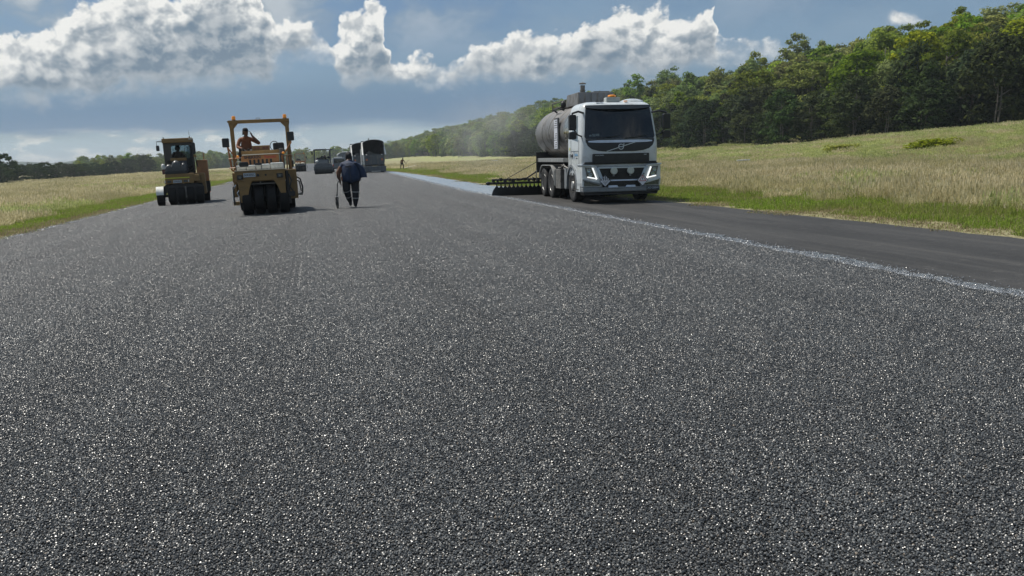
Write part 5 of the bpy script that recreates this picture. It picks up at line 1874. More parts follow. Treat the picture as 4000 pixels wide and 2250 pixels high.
def roller_cab():
    T = empty('cabin_roller', (-5.50, 39.3, float(crown(-5.5)) + 0.006), R_(6.0), 0, -0.015)
    T.scale = (0.98, 0.98, 0.98)
    tag(T, 'mustard roller with closed dark cabin, leftmost on the runway near the verge', 'road roller')
    for x in (-0.58, -0.20, 0.18, 0.56):
        slick(T, x, 0.45, 0.46, 0.31)
    for x in (-0.76, -0.38, 0.0, 0.38, 0.80):
        slick(T, x, 2.95, 0.46, 0.31)
    # the outrigged front wheel with its pale fender
    w = slick(T, -1.08, 0.30, 0.40, 0.31, 'outer_tyre')
    b = MB()
    o1 = [(0.30 + 0.44 * math.cos(R_(a)), 0.40 + 0.44 * math.sin(R_(a))) for a in range(20, 171, 15)]
    i1 = [(0.30 + 0.415 * math.cos(R_(a)), 0.40 + 0.415 * math.sin(R_(a))) for a in range(20, 171, 15)]
    b.prism(o1 + list(reversed(i1)), 'X', -1.24, -0.93)
    b.build('fender', TANKW, T, smooth=True, angle=30)
    MB().prism([(-0.95, 0.80), (-0.80, 0.92), (-0.70, 0.95), (-0.70, 0.80), (-0.88, 0.40), (-0.95, 0.40)], 'Y', 0.2, 0.35).build('wheel_bracket', BLACKM, T)
    MB().cyl((-1.2, 0.30, 0.40), (0.7, 0.45, 0.46), 0.06, n=10).build('axles', BLACKM, T)
    MB().prism([(-0.76, 0.22), (0.74, 0.22), (0.76, 0.78), (0.50, 0.90), (-0.50, 0.93), (-0.82, 0.80)], 'Y', 0.10, 0.20).build('tyre_curtain', BLACKM, T)
    MB().lim(-0.05, 0.02, 0.085, 0.11, 0.30, 0.80).build('curtain_strap', BRACKET, T)
    # body
    MB().prism([(-0.84, 0.93), (0.36, 0.93), (0.40, 1.36), (-0.80, 1.36)], 'Y', 0.02, 3.4).build('body', MUST, T, bevel=0.02)
    MB().lim(-0.83, 0.20, 0.006, 0.018, 1.165, 1.205).build('reflective_stripe', pbr('lime_reflector', (0.55, 0.58, 0.05), 0.4), T)
    MB().prism([(0.40, 0.40), (0.86, 0.42), (0.84, 1.33), (0.40, 1.36)], 'Y', 0.40, 3.3).build('side_panel', MUST, T, bevel=0.02)
    MB().lim(0.36, 0.62, 0.05, 0.42, 1.0, 1.30).build('corner_box', MUST, T, bevel=0.015)
    for x0, x1 in ((-0.74, -0.58), (-0.06, 0.10)):
        l = MB().lim(x0, x1, -0.02, 0.03, 0.985, 1.075).build('headlight', BLACKP, T, bevel=0.006)
        MB().lim(x0 + 0.03, x1 - 0.03, -0.024, -0.0195, 1.0, 1.06).build('lamp_lens', LAMP, l)
    for x in (-0.83, 0.145):
        MB().lim(x - 0.015, x + 0.02, -0.01, 0.03, 0.985, 1.085).build('side_light', DRL if False else TANKW, T)
    npl = MB().lim(-0.49, -0.14, -0.008, 0.022, 0.965, 1.085).build('number_plate', PLATE, T)
    text('plate_lettering', '529045C', 0.085, INK, npl, (-0.315, -0.0095, 1.025), depth=0.001, bold=0.001, width=0.95)
    # shiny rounded tank hood at the front
    hd = MB()
    def hump(cx, hw_, h_, y0, y1):
        rings = []
        for y, k in ((y0, 0.80), (y0 + 0.10, 0.97), ((y0 + y1) / 2, 1.0), (y1, 0.9)):
            rings.append([(cx - hw_, y, 1.362)] + [(cx + hw_ * math.cos(a) * 1.0, y, 1.362 + h_ * k * (math.sin(a) ** 0.55)) for a in np.linspace(PI - 0.02, 0.02, 12)] + [(cx + hw_, y, 1.362)])
        return rings
    HOOD = pbr('dark_moulded_plastic', (0.055, 0.058, 0.062), 0.38, vary=0.15, dirt=(0.2, 0.19, 0.18), dirt_amt=0.2)
    for nm, cx, hw_, h_ in (('hood_lobe', -0.61, 0.17, 0.44), ('hood_lobe', -0.31, 0.21, 0.60), ('hood_lobe', -0.01, 0.11, 0.48)):
        m_ = MB()
        m_.loft(hump(cx, hw_, h_, 0.08, 0.70))
        m_.build(nm, HOOD, T, smooth=True, angle=60)
    MB().lim(-0.80, 0.10, 0.04, 0.50, 1.362, 1.50).build('hood_base', BLACKP, T, bevel=0.02)
    # bag hanging at the left
    b = MB()
    b.ball((-0.86, 0.5, 1.70), (0.09, 0.10, 0.13), 12, 8)
    b.ball((-0.82, 0.5, 1.62), (0.11, 0.10, 0.09), 12, 8)
    b.build('tank_cap', TANKW, T, smooth=True)
    MB().lim(-0.92, -0.74, 0.4, 0.7, 1.36, 1.58).build('cap_bracket', pbr('maroon_bracket', (0.10, 0.03, 0.03), 0.5), T)
    # --- cabin
    CABD = pbr('cabin_frame', (0.05, 0.045, 0.04), 0.5, vary=0.2)
    y0, y1 = 0.95, 2.35
    MB().prism([(-0.84, 2.84), (0.46, 2.84), (0.50, 2.72), (0.47, 2.98), (-0.83, 2.98)], 'Y', y0 - 0.08, y1 + 0.08)
    MB().lim(-0.83, 0.47, y0 - 0.08, y1 + 0.08, 2.74, 2.94).build('cabin_roof', MUST, T, bevel=0.03)
    for x0, x1, yy in ((-0.80, -0.70, y0), (0.36, 0.44, y0), (-0.80, -0.72, y1 - 0.08), (0.36, 0.44, y1 - 0.08)):
        MB().lim(x0, x1, yy, yy + 0.08, 1.36, 2.74).build('cabin_post', CABD, T, bevel=0.01)
    # front frame with a rounded window opening
    fo = MB()
    outer = rrect(-0.70, 0.36, 1.95, 2.74, 0.02)
    inner = rrect(-0.47, 0.30, 2.02, 2.64, 0.12)
    for k in range(len(outer)):
        k2 = (k + 1) % len(outer)
        fo.prism([outer[k], outer[k2], inner[k2], inner[k]], 'Y', y0 + 0.005, y0 + 0.06)
    fo.build('window_surround', CABD, T)
    MB().prism(rrect(-0.48, 0.31, 2.01, 2.65, 0.12), 'Y', y0 + 0.03, y0 + 0.035).build('front_window', glass_mat('cab_glass', (0.72, 0.78, 0.80), mixf=0.10), T)
    MB().lim(0.085, 0.105, y0 - 0.002, y0 + 0.06, 2.0, 2.66).build('window_bar', CABD, T)
    MB().prism(rrect(-0.52, 0.34, 2.01, 2.66, 0.05), 'Y', y1 - 0.02, y1 - 0.015).build('rear_window', MATS['cab_glass'], T)
    b = MB()
    for zz0, zz1 in ((1.36, 2.02), (2.64, 2.74)):
        b.lim(-0.72, 0.36, y1 - 0.06, y1 - 0.02, zz0, zz1)
    b.build('rear_wall', CABD, T)
    for sx_ in (-0.785, 0.405):
        b = MB()
        b.lim(sx_ - 0.02, sx_ + 0.02, y0 + 0.08, y1 - 0.08, 1.36, 1.72)
        b.build('cabin_side', CABD, T)
        MB().lim(sx_ - 0.004, sx_ + 0.004, y0 + 0.09, y1 - 0.09, 1.72, 2.74).build('side_window', MATS['cab_glass'], T)
    MB().prism([(-0.55, 1.40), (0.18, 1.40), (0.12, 1.98), (-0.50, 1.98)], 'Y', y0 - 0.10, y0 - 0.02).build('cabin_front', pbr('slate_panel', (0.07, 0.075, 0.085), 0.5), T, bevel=0.015)
    MB().lim(-0.54, 0.14, y0 - 0.13, y0 - 0.04, 1.93, 2.06).build('front_ledge', MUST, T, bevel=0.015)
    MB().prism([(0.20, 1.40), (0.40, 1.40), (0.40, 2.60), (0.16, 2.55), (0.12, 2.0)], 'Y', y0 - 0.02, y0 - 0.012).build('door_window', MATS['cab_glass'], T)
    b = MB()
    b.tube([(0.24, y0 - 0.03, 2.52), (0.32, y0 - 0.03, 2.52), (0.32, y0 - 0.03, 2.25), (0.24, y0 - 0.03, 2.25), (0.24, y0 - 0.03, 2.52)], 0.012, 6)
    b.build('grab_handle', BLACKP, T)
    b = MB()
    for k in range(14):
        rr = random.Random(k)
        b.box((0.26 + rr.uniform(-0.10, 0.10), y0 - 0.08, 1.55 + rr.uniform(-0.14, 0.16)), (0.09, 0.08, 0.07), rot=(rr.uniform(0, 1), rr.uniform(0, 1), rr.uniform(0, 1)))
    b.build('hose_bundle', BLACKM, T)
    # mirrors, arm, aerials
    b = MB()
    b.tube([(-0.82, y0, 2.84), (-1.04, y0 - 0.10, 2.82), (-1.05, y0 - 0.10, 2.62)], 0.012, 6)
    b.tube([(-0.82, y0, 2.80), (-1.02, y0 - 0.10, 2.80)], 0.010, 6)
    b.build('mirror_arm', BLACKP, T)
    MB().prism(rrect(-1.085, -0.945, 2.40, 2.645, 0.04), 'Y', y0 - 0.13, y0 - 0.07).build('mirror', BLACKP, T, bevel=0.012)
    MB().prism(rrect(0.42, 0.56, 2.20, 2.72, 0.06), 'Y', y0 - 0.05, y0 + 0.02).build('right_mirror', BLACKP, T, bevel=0.012)
    MB().lim(0.44, 0.56, y0 - 0.02, y0 + 0.1, 2.06, 2.18).build('mirror_clamp', MUST, T)
    MB().tube([(0.50, y0, 2.10), (0.55, y0 - 0.05, 1.9), (0.60, y0, 1.5)], 0.018, 6).build('door_rail', BLACKP, T)
    MB().cyl((0.34, y0 + 0.1, 2.94), (0.36, y0 + 0.1, 3.0), 0.03, 0.02, 8).build('aerial_base', BLACKP, T)
    MB().cyl((0.355, y0 + 0.1, 3.0), (0.34, y0 + 0.1, 3.28), 0.008, 0.005, 6).build('aerial', BLACKP, T)
    MB().cyl((-0.74, y0 + 0.1, 2.94), (-0.76, y0 + 0.1, 3.02), 0.025, 0.012, 8).build('roof_antenna', BLACKP, T)
    MB().lim(0.30, 0.47, y0 - 0.10, y0 - 0.02, 2.86, 2.90).build('roof_light', TANKW, T)
    # engine box behind, at the right
    MB().prism([(1.55, 0.95), (3.5, 0.95), (3.5, 1.70), (3.2, 1.93), (1.60, 1.93)], 'X', 0.50, 1.0).build('engine_box', ORAN, T, bevel=0.03)
    MB().prism([(2.2, 0.45), (3.5, 0.45), (3.5, 0.95), (2.2, 0.95)], 'X', 0.82, 1.02).build('rear_skirt', BLACKM, T, bevel=0.02)
    MB().lim(0.96, 1.0, 2.4, 2.6, 0.40, 0.50).build('reflector', RED, T)
    MB().cyl((0.86, 2.0, 1.93), (0.86, 2.0, 2.25), 0.02, n=8).build('exhaust', ORAN, T)
    MB().tube([(0.62, 0.8, 1.72), (0.66, 0.8, 1.45), (0.72, 0.7, 1.3)], 0.016, 6).build('hand_rail', ORAN, T)
    MB().lim(0.52, 0.68, 0.72, 0.82, 1.34, 1.62).build('indicator_post', ORAN, T, bevel=0.01)
    return T


roller_rops()
roller_cab()


# ------------------------------------------------------------------ people
SKIN = pbr('skin', (0.11, 0.060, 0.042), 0.55, vary=0.1)
NAVY = pbr('navy_work_trousers', (0.012, 0.013, 0.018), 0.85, vary=0.3, scale=12, bump=0.01, bump_scale=9)
BLUEV = pbr('blue_jacket', (0.010, 0.024, 0.062), 0.75, vary=0.25, scale=6, bump=0.02, bump_scale=7)
ORANV = pbr('orange_work_shirt', (0.17, 0.058, 0.022), 0.75, vary=0.2, scale=6, bump=0.015, bump_scale=8)
BOOT = pbr('black_boot', (0.008, 0.008, 0.008), 0.6, vary=0.3)
REFL = pbr('reflective_tape', (0.22, 0.235, 0.25), 0.35, vary=0.1)
CAPM = pbr('dark_cap', (0.010, 0.011, 0.014), 0.8, vary=0.2)
BROWNV = pbr('faded_orange_shirt', (0.12, 0.055, 0.032), 0.8, vary=0.25, scale=6, bump=0.015, bump_scale=8)


def body(parent, joints, bones, mats, regions, name='body'):
    """one continuous skinned figure. joints: name -> (pos, radius); bones: pairs; regions: bone -> material index"""
    names = list(joints)
    me = bpy.data.meshes.new('tmp_skeleton')
    me.from_pydata([joints[n][0] for n in names], [(names.index(a), names.index(b)) for a, b in bones], [])
    ob = bpy.data.objects.new('tmp_skeleton', me)
    col.objects.link(ob)
    sk = ob.modifiers.new('skin', 'SKIN')
    sk.use_smooth_shade = True
    lay = me.skin_vertices[0].data if me.skin_vertices else None
    for i, n in enumerate(names):
        r = joints[n][1]
        lay[i].radius = r if isinstance(r, (tuple, list)) else (r, r)
        lay[i].use_root = (n == 'pelvis')
    sb = ob.modifiers.new('sub', 'SUBSURF')
    sb.levels = sb.render_levels = 2
    dg = bpy.context.evaluated_depsgraph_get()
    out = bpy.data.meshes.new_from_object(ob.evaluated_get(dg))
    bpy.data.objects.remove(ob)
    out.name = name
    out.materials.clear()
    for m_ in mats:
        out.materials.append(m_)
    segs = [(Vector(joints[a][0]), Vector(joints[b][0]), regions.get((a, b), 0), max(np.max(joints[a][1]), np.max(joints[b][1]))) for a, b in bones]
    mi = []
    for p in out.polygons:
        c = p.center
        best, bi = 1e9, 0
        for a, b, k, rr in segs:
            ab = b - a
            t_ = max(0, min(1, (c - a).dot(ab) / max(1e-9, ab.length_squared)))
            d_ = (c - (a + ab * t_)).length - 0.6 * rr
            if d_ < best:
                best, bi = d_, k
        mi.append(bi)
    out.polygons.foreach_set('material_index', mi)
    out.polygons.foreach_set('use_smooth', [True] * len(out.polygons))
    o = bpy.data.objects.new(name, out)
    col.objects.link(o)
    o.parent = parent
    return o


def add_hand(joints, bones, regions, wrist, palm_dir, side_dir, tag_, k, curl=0.5):
    """palm and five bent fingers rooted in it"""
    w = Vector(joints[wrist][0])
    d = Vector(palm_dir).normalized()
    s = Vector(side_dir).normalized()
    n = d.cross(s).normalized()
    p = w + d * 0.075
    joints[tag_ + 'palm'] = (tuple(p), (0.036, 0.022))
    bones.append((wrist, tag_ + 'palm'))
    regions[(wrist, tag_ + 'palm')] = k
    for q, (off, ln) in enumerate(((-0.033, 0.072), (-0.011, 0.085), (0.011, 0.080), (0.033, 0.062))):
        a = p + s * off + d * 0.035
        b = a + d * ln * 0.55 + n * ln * 0.35 * curl
        c = b + d * ln * 0.25 * (1 - curl) + n * ln * 0.6 * curl
        for nm, v, r in (('a', a, 0.0095), ('b', b, 0.009), ('c', c, 0.008)):
            joints['%sf%d%s' % (tag_, q, nm)] = (tuple(v), r)
        for u_, v_ in ((tag_ + 'palm', '%sf%da' % (tag_, q)), ('%sf%da' % (tag_, q), '%sf%db' % (tag_, q)), ('%sf%db' % (tag_, q), '%sf%dc' % (tag_, q))):
            bones.append((u_, v_))
            regions[(u_, v_)] = k
    a = w + d * 0.035 - s * 0.035
    b = a + d * 0.035 - s * 0.025 + n * 0.02 * curl
    c = b + d * 0.03 + n * 0.02 * curl
    for nm, v, r in (('a', a, 0.011), ('b', b, 0.010), ('c', c, 0.009)):
        joints['%st%s' % (tag_, nm)] = (tuple(v), r)
    for u_, v_ in ((wrist, tag_ + 'ta'), (tag_ + 'ta', tag_ + 'tb'), (tag_ + 'tb', tag_ + 'tc')):
        bones.append((u_, v_))
        regions[(u_, v_)] = k


def head_parts(parent, c, yaw, pitch, face=True, cap='cap', s=1.0):
    """skull with jaw, nose, ears and headwear, at head centre c, looking along -Y when yaw = 0"""
    e = MB()
    rings = []
    for z, rx, ry, oy in ((-0.125, 0.030, 0.035, -0.045), (-0.105, 0.050, 0.062, -0.028), (-0.06, 0.066, 0.085, -0.008), (0.0, 0.075, 0.098, 0.0), (0.05, 0.077, 0.100, 0.004), (0.09, 0.066, 0.088, 0.008), (0.115, 0.040, 0.055, 0.010), (0.124, 0.012, 0.016, 0.010)):
        rings.append([(rx * s * math.cos(a), (oy + ry * math.sin(a)) * s, z * s) for a in np.linspace(0, 2 * PI, 17)[:-1]])
    e.loft(rings)
    e.prism([(-0.092 * s, 0.015 * s), (-0.120 * s, -0.028 * s), (-0.088 * s, -0.034 * s)], 'X', -0.012 * s, 0.012 * s)
    for q in (-1, 1):
        e.ball((q * 0.078 * s, 0.012 * s, -0.01 * s), (0.012 * s, 0.022 * s, 0.034 * s), 8, 6)
    rot = (pitch, 0, yaw)
    h = e.build('head', SKIN, parent, smooth=True, angle=50, loc=c, rot=rot)
    f = MB()
    for q in (-1, 1):
        f.ball((q * 0.03 * s, -0.086 * s, 0.012 * s), (0.014 * s, 0.008 * s, 0.008 * s), 8, 6)
    f.lim(-0.025 * s, 0.025 * s, -0.086 * s, -0.078 * s, -0.066 * s, -0.060 * s)
    f.build('eyes_and_mouth', INK, h, smooth=True)
    b = MB()
    if cap == 'cap':
        b.loft([[(0.083 * s * k * math.cos(a), (0.006 + 0.106 * k * math.sin(a)) * s, z * s) for a in np.linspace(0, 2 * PI, 19)[:-1]] for z, k in ((0.030, 1.0), (0.07, 0.99), (0.105, 0.86), (0.130, 0.55), (0.138, 0.12))])
        b.prism([(x * s, (-0.085 - 0.085 * (1 - (x / 0.075) ** 2)) * s) for x in np.linspace(-0.075, 0.075, 9)] + [(0.075 * s, -0.06 * s), (-0.075 * s, -0.06 * s)], 'Z', 0.028 * s, 0.038 * s)
        # hood of the neck flap
        b.loft([[(0.082 * s * math.cos(a), (0.010 + 0.104 * math.sin(a)) * s, 0.035 * s) for a in np.linspace(-0.1, PI + 0.1, 11)],
                [(0.088 * s * math.cos(a), (0.020 + 0.105 * math.sin(a)) * s, -0.10 * s) for a in np.linspace(0.0, PI, 11)]], closed=False, caps=False)
    else:
        b.loft([[(r * s * math.cos(a), (0.006 + r * 1.12 * math.sin(a)) * s, (z + 0.02 * math.cos(2 * a) * (1 if r > 0.12 else 0)) * s) for a in np.linspace(0, 2 * PI, 25)[:-1]] for z, r in ((0.004, 0.165), (0.012, 0.168), (0.030, 0.110), (0.045, 0.092), (0.10, 0.088), (0.135, 0.075), (0.145, 0.04))])
    b.build('cap' if cap == 'cap' else 'brimmed_hat', CAPM, h, smooth=True, angle=50)
    return h


def walker():
    """person walking with a measuring wheel, seen from behind, head bowed"""
    X, Y = 1.11, 28.3
    T = empty('person', (X, Y, float(crown(X)) + 0.010), R_(-4))
    tag(T, 'person in blue jacket and dark trousers with reflective bands walking on the runway', 'person')
    J = {
        'pelvis': ((0.0, 0.0, 0.96), (0.19, 0.15)), 'belly': ((0.0, -0.03, 1.12), (0.225, 0.17)), 'chest': ((-0.01, 0.0, 1.30), (0.225, 0.16)), 'upper': ((0.0, 0.06, 1.44), (0.18, 0.12)), 'neck': ((0.0, 0.11, 1.53), 0.07), 'skull': ((0.0, 0.15, 1.60), 0.072),
        'hipL': ((-0.14, 0.0, 0.88), 0.18), 'kneeL': ((-0.125, -0.03, 0.53), (0.135, 0.12)), 'shinL': ((-0.085, 0.10, 0.33), 0.105), 'ankleL': ((-0.045, 0.30, 0.16), 0.062), 'toeL': ((-0.05, 0.27, 0.045), (0.045, 0.04)),
        'hipR': ((0.15, 0.0, 0.88), 0.18), 'kneeR': ((0.15, -0.04, 0.50), (0.135, 0.12)), 'shinR': ((0.14, -0.03, 0.30), 0.112), 'ankleR': ((0.12, -0.02, 0.10), 0.064), 'toeR': ((0.13, 0.14, 0.045), (0.048, 0.042)),
        'shL': ((-0.21, 0.05, 1.40), 0.095), 'elL': ((-0.36, -0.03, 1.16), 0.088), 'foreL': ((-0.36, -0.02, 1.0), 0.068), 'wrL': ((-0.325, 0.0, 0.90), 0.032),
        'shR': ((0.21, 0.05, 1.40), 0.10), 'elR': ((0.33, 0.0, 1.14), 0.095), 'foreR': ((0.32, 0.02, 0.98), 0.075), 'wrR': ((0.27, 0.05, 0.86), 0.035),
    }
    B = [('pelvis', 'belly'), ('belly', 'chest'), ('chest', 'upper'), ('upper', 'neck'), ('neck', 'skull'), ('pelvis', 'hipL'), ('hipL', 'kneeL'), ('kneeL', 'shinL'), ('shinL', 'ankleL'), ('ankleL', 'toeL'),
         ('pelvis', 'hipR'), ('hipR', 'kneeR'), ('kneeR', 'shinR'), ('shinR', 'ankleR'), ('ankleR', 'toeR'), ('upper', 'shL'), ('shL', 'elL'), ('elL', 'foreL'), ('foreL', 'wrL'), ('upper', 'shR'), ('shR', 'elR'), ('elR', 'foreR'), ('foreR', 'wrR')]
    G = {}
    for a, b in B:
        G[(a, b)] = 0
    for q in (('belly', 'chest'), ('chest', 'upper'), ('pelvis', 'belly'), ('upper', 'shR'), ('shR', 'elR'), ('elR', 'foreR'), ('upper', 'shL')):
        G[q] = 1
    for q in (('shL', 'elL'), ('elL', 'foreL'), ('foreL', 'wrL')):
        G[q] = 2
    for q in (('upper', 'neck'), ('neck', 'skull'), ('foreR', 'wrR')):
        G[q] = 3
    for q in (('ankleL', 'toeL'), ('ankleR', 'toeR')):
        G[q] = 4
    add_hand(J, B, G, 'wrL', (0.05, 0.05, -1), (0, 1, 0), 'hl', 3, 0.9)
    add_hand(J, B, G, 'wrR', (-0.1, 0.1, -1), (0, 1, 0), 'hr', 3, 0.5)
    body(T, J, B, [NAVY, BLUEV, BROWNV, SKIN, BOOT], G)
    head_parts(T, (0.0, 0.20, 1.655), PI, R_(-35), cap='cap', s=1.22)
    # jacket: open shell with an uneven hem, flaring at the right
    b = MB()
    rings = []
    for z, rx, ry, cx, cyy in ((1.50, 0.13, 0.11, 0.0, 0.07), (1.45, 0.22, 0.15, 0.01, 0.05), (1.34, 0.265, 0.185, 0.015, 0.02), (1.15, 0.29, 0.215, 0.02, -0.01), (0.98, 0.30, 0.225, 0.03, -0.01), (0.88, 0.298, 0.225, 0.03, -0.01)):
        rings.append([(cx + rx * math.cos(a) * (1 + (0.10 if math.cos(a) > 0.6 else 0) * (1.5 - z)), cyy + ry * math.sin(a), z - (0.07 * (1 - abs(math.cos(a))) if z < 0.95 else 0) + 0.012 * math.sin(5 * a) * (1.5 - z)) for a in np.linspace(0, 2 * PI, 33)[:-1]])
    b.loft(rings, caps=False)
    jk = b.build('jacket', BLUEV, T, smooth=True, angle=70)
    sd_ = jk.modifiers.new('thick', 'SOLIDIFY')
    sd_.thickness = 0.015
    b = MB()
    rings = []
    for z, cx, w in ((1.44, 0.22, 0.10), (1.30, 0.34, 0.125), (1.12, 0.40, 0.13), (0.97, 0.435, 0.125)):
        rings.append([(cx + w * math.cos(a), 0.01 + 0.12 * math.sin(a), z) for a in np.linspace(0, 2 * PI, 15)[:-1]])
    b.loft(rings, caps=True)
    b.build('jacket_sleeve', BLUEV, T, smooth=True, angle=60)
    MB().tube([(0.01, -0.213, 1.40), (0.02, -0.232, 1.15), (0.03, -0.238, 0.85)], 0.007, 5).build('jacket_seam', INK, jk)
    MB().box((-0.03, -0.185, 1.335), (0.20, 0.02, 0.035)).build('jacket_emblem', INK, jk)
    MB().ball((-0.25, -0.06, 0.955), (0.04, 0.06, 0.09), 10, 8).build('shirt_tail', ORANV, T, smooth=True)
    # reflective bands round the legs
    for p, q, u, r in ((J['kneeL'], J['shinL'], -0.30, 0.140), (J['kneeL'], J['shinL'], 0.75, 0.108), (J['kneeR'], J['shinR'], -0.08, 0.138), (J['kneeR'], J['shinR'], 0.95, 0.112)):
        a, c = Vector(p[0]), Vector(q[0])
        m_ = a.lerp(c, u)
        ax = (c - a).normalized()
        MB().cyl(m_ - ax * 0.018, m_ + ax * 0.018, r, n=20, caps=False).build('reflective_band', REFL, T, smooth=True)
    # measuring wheel, held in the left hand: a thing of its own
    M = empty('measuring_wheel', (X - 0.46, Y + 0.10, float(crown(X - 0.46)) + 0.008), R_(8))
    tag(M, 'black measuring wheel on a long handle held by the walking person', 'measuring wheel')
    rt = MB()
    rt.lathe([(-0.022, 0.150), (-0.022, 0.178), (0.022, 0.178), (0.022, 0.150)], (0, 0, 0.178), 'X', 30, close=True)
    wl = rt.build('wheel', BLACKP, M, smooth=True, angle=30)
    sp = MB()
    for k in range(3):
        a = 2 * PI * k / 3 + 0.5
        sp.cyl((0, 0, 0.178), (0, 0.155 * math.cos(a), 0.178 + 0.155 * math.sin(a)), 0.016, n=6)
    sp.cyl((-0.03, 0, 0.178), (0.03, 0, 0.178), 0.03, n=12)
    sp.build('spokes', BLACKP, wl)
    fk = MB()
    fk.tube([(-0.04, 0, 0.178), (-0.04, 0, 0.36), (0.0, 0, 0.40)], 0.011, 6)
    fk.tube([(0.04, 0, 0.178), (0.04, 0, 0.36), (0.0, 0, 0.40)], 0.011, 6)
    fk.build('fork', BLACKP, M)
    MB().prism([(-0.05, 0.30), (0.05, 0.30), (0.045, 0.37), (-0.045, 0.37)], 'Y', -0.06, 0.06).build('counter_box', BLACKM, M, bevel=0.01)
    MB().box((0, -0.02, 0.39), (0.06, 0.05, 0.025)).build('counter_window', TANKW, M)
    MB().tube([(0, 0, 0.40), (0.015, -0.04, 0.48)], 0.02, 8).build('joint', BLACKP, M)
    MB().tube([(0.01, -0.03, 0.46), (0.035, -0.10, 0.82), (0.08, -0.12, 0.885), (0.12, -0.13, 0.90)], 0.014, 8).build('handle', BLACKP, M, smooth=True)
    return T


def seated(name_loc, label, shirt, hand_up, yaw, s=1.0, head_yaw=0.0, cap='cap'):
    T = empty('person', name_loc, yaw)
    T.scale = (s, s, s)
    tag(T, label, 'person')
    J = {
        'pelvis': ((0, 0, 0.10), (0.17, 0.14)), 'belly': ((0, 0.0, 0.26), (0.18, 0.145)), 'chest': ((0, 0.0, 0.44), (0.20, 0.14)), 'upper': ((0, 0.0, 0.57), (0.15, 0.10)), 'neck': ((0, -0.02, 0.66), 0.058), 'skull': ((0, -0.03, 0.73), 0.062),
        'hipL': ((-0.10, -0.06, 0.10), 0.11), 'kneeL': ((-0.13, -0.46, 0.16), 0.085), 'shinL': ((-0.13, -0.50, -0.08), 0.068), 'ankleL': ((-0.13, -0.50, -0.28), 0.05), 'toeL': ((-0.13, -0.64, -0.33), 0.04),
        'hipR': ((0.10, -0.06, 0.10), 0.11), 'kneeR': ((0.13, -0.46, 0.16), 0.085), 'shinR': ((0.13, -0.50, -0.08), 0.068), 'ankleR': ((0.13, -0.50, -0.28), 0.05), 'toeR': ((0.13, -0.64, -0.33), 0.04),
        'shL': ((-0.20, 0, 0.55), 0.075), 'elL': ((-0.30, -0.10, 0.30), 0.06), 'wrL': ((-0.20, -0.34, 0.26), 0.036),
        'shR': ((0.20, 0, 0.55), 0.075), 'elR': ((0.30, -0.10, 0.30), 0.06), 'wrR': ((0.20, -0.34, 0.26), 0.036),
    }
    if hand_up:
        J['elR'] = ((0.42, -0.12, 0.40), 0.062)
        J['wrR'] = ((0.19, -0.16, 0.66), 0.038)
    B = [('pelvis', 'belly'), ('belly', 'chest'), ('chest', 'upper'), ('upper', 'neck'), ('neck', 'skull'), ('pelvis', 'hipL'), ('hipL', 'kneeL'), ('kneeL', 'shinL'), ('shinL', 'ankleL'), ('ankleL', 'toeL'),
         ('pelvis', 'hipR'), ('hipR', 'kneeR'), ('kneeR', 'shinR'), ('shinR', 'ankleR'), ('ankleR', 'toeR'), ('upper', 'shL'), ('shL', 'elL'), ('elL', 'wrL'), ('upper', 'shR'), ('shR', 'elR'), ('elR', 'wrR')]
    G = {q: 0 for q in B}
    for q in (('pelvis', 'belly'), ('belly', 'chest'), ('chest', 'upper'), ('upper', 'shL'), ('upper', 'shR'), ('shL', 'elL'), ('shR', 'elR')):
        G[q] = 1
    for q in (('upper', 'neck'), ('neck', 'skull'), ('elL', 'wrL'), ('elR', 'wrR')):
        G[q] = 2
    G[('elL', 'wrL')] = 1
    for q in (('ankleL', 'toeL'), ('ankleR', 'toeR')):
        G[q] = 3
    add_hand(J, B, G, 'wrL', (0.2, -1, -0.2), (1, 0, 0), 'hl', 2, 0.7)
    if hand_up:
        add_hand(J, B, G, 'wrR', (-0.35, -0.1, 1), (0.3, 1, 0), 'hr', 2, 0.5)
    else:
        add_hand(J, B, G, 'wrR', (-0.2, -1, -0.2), (1, 0, 0), 'hr', 2, 0.7)
    body(T, J, B, [NAVY, shirt, SKIN, BOOT], G)
    head_parts(T, (0, -0.04, 0.80), head_yaw, R_(4), cap=cap)
    return T


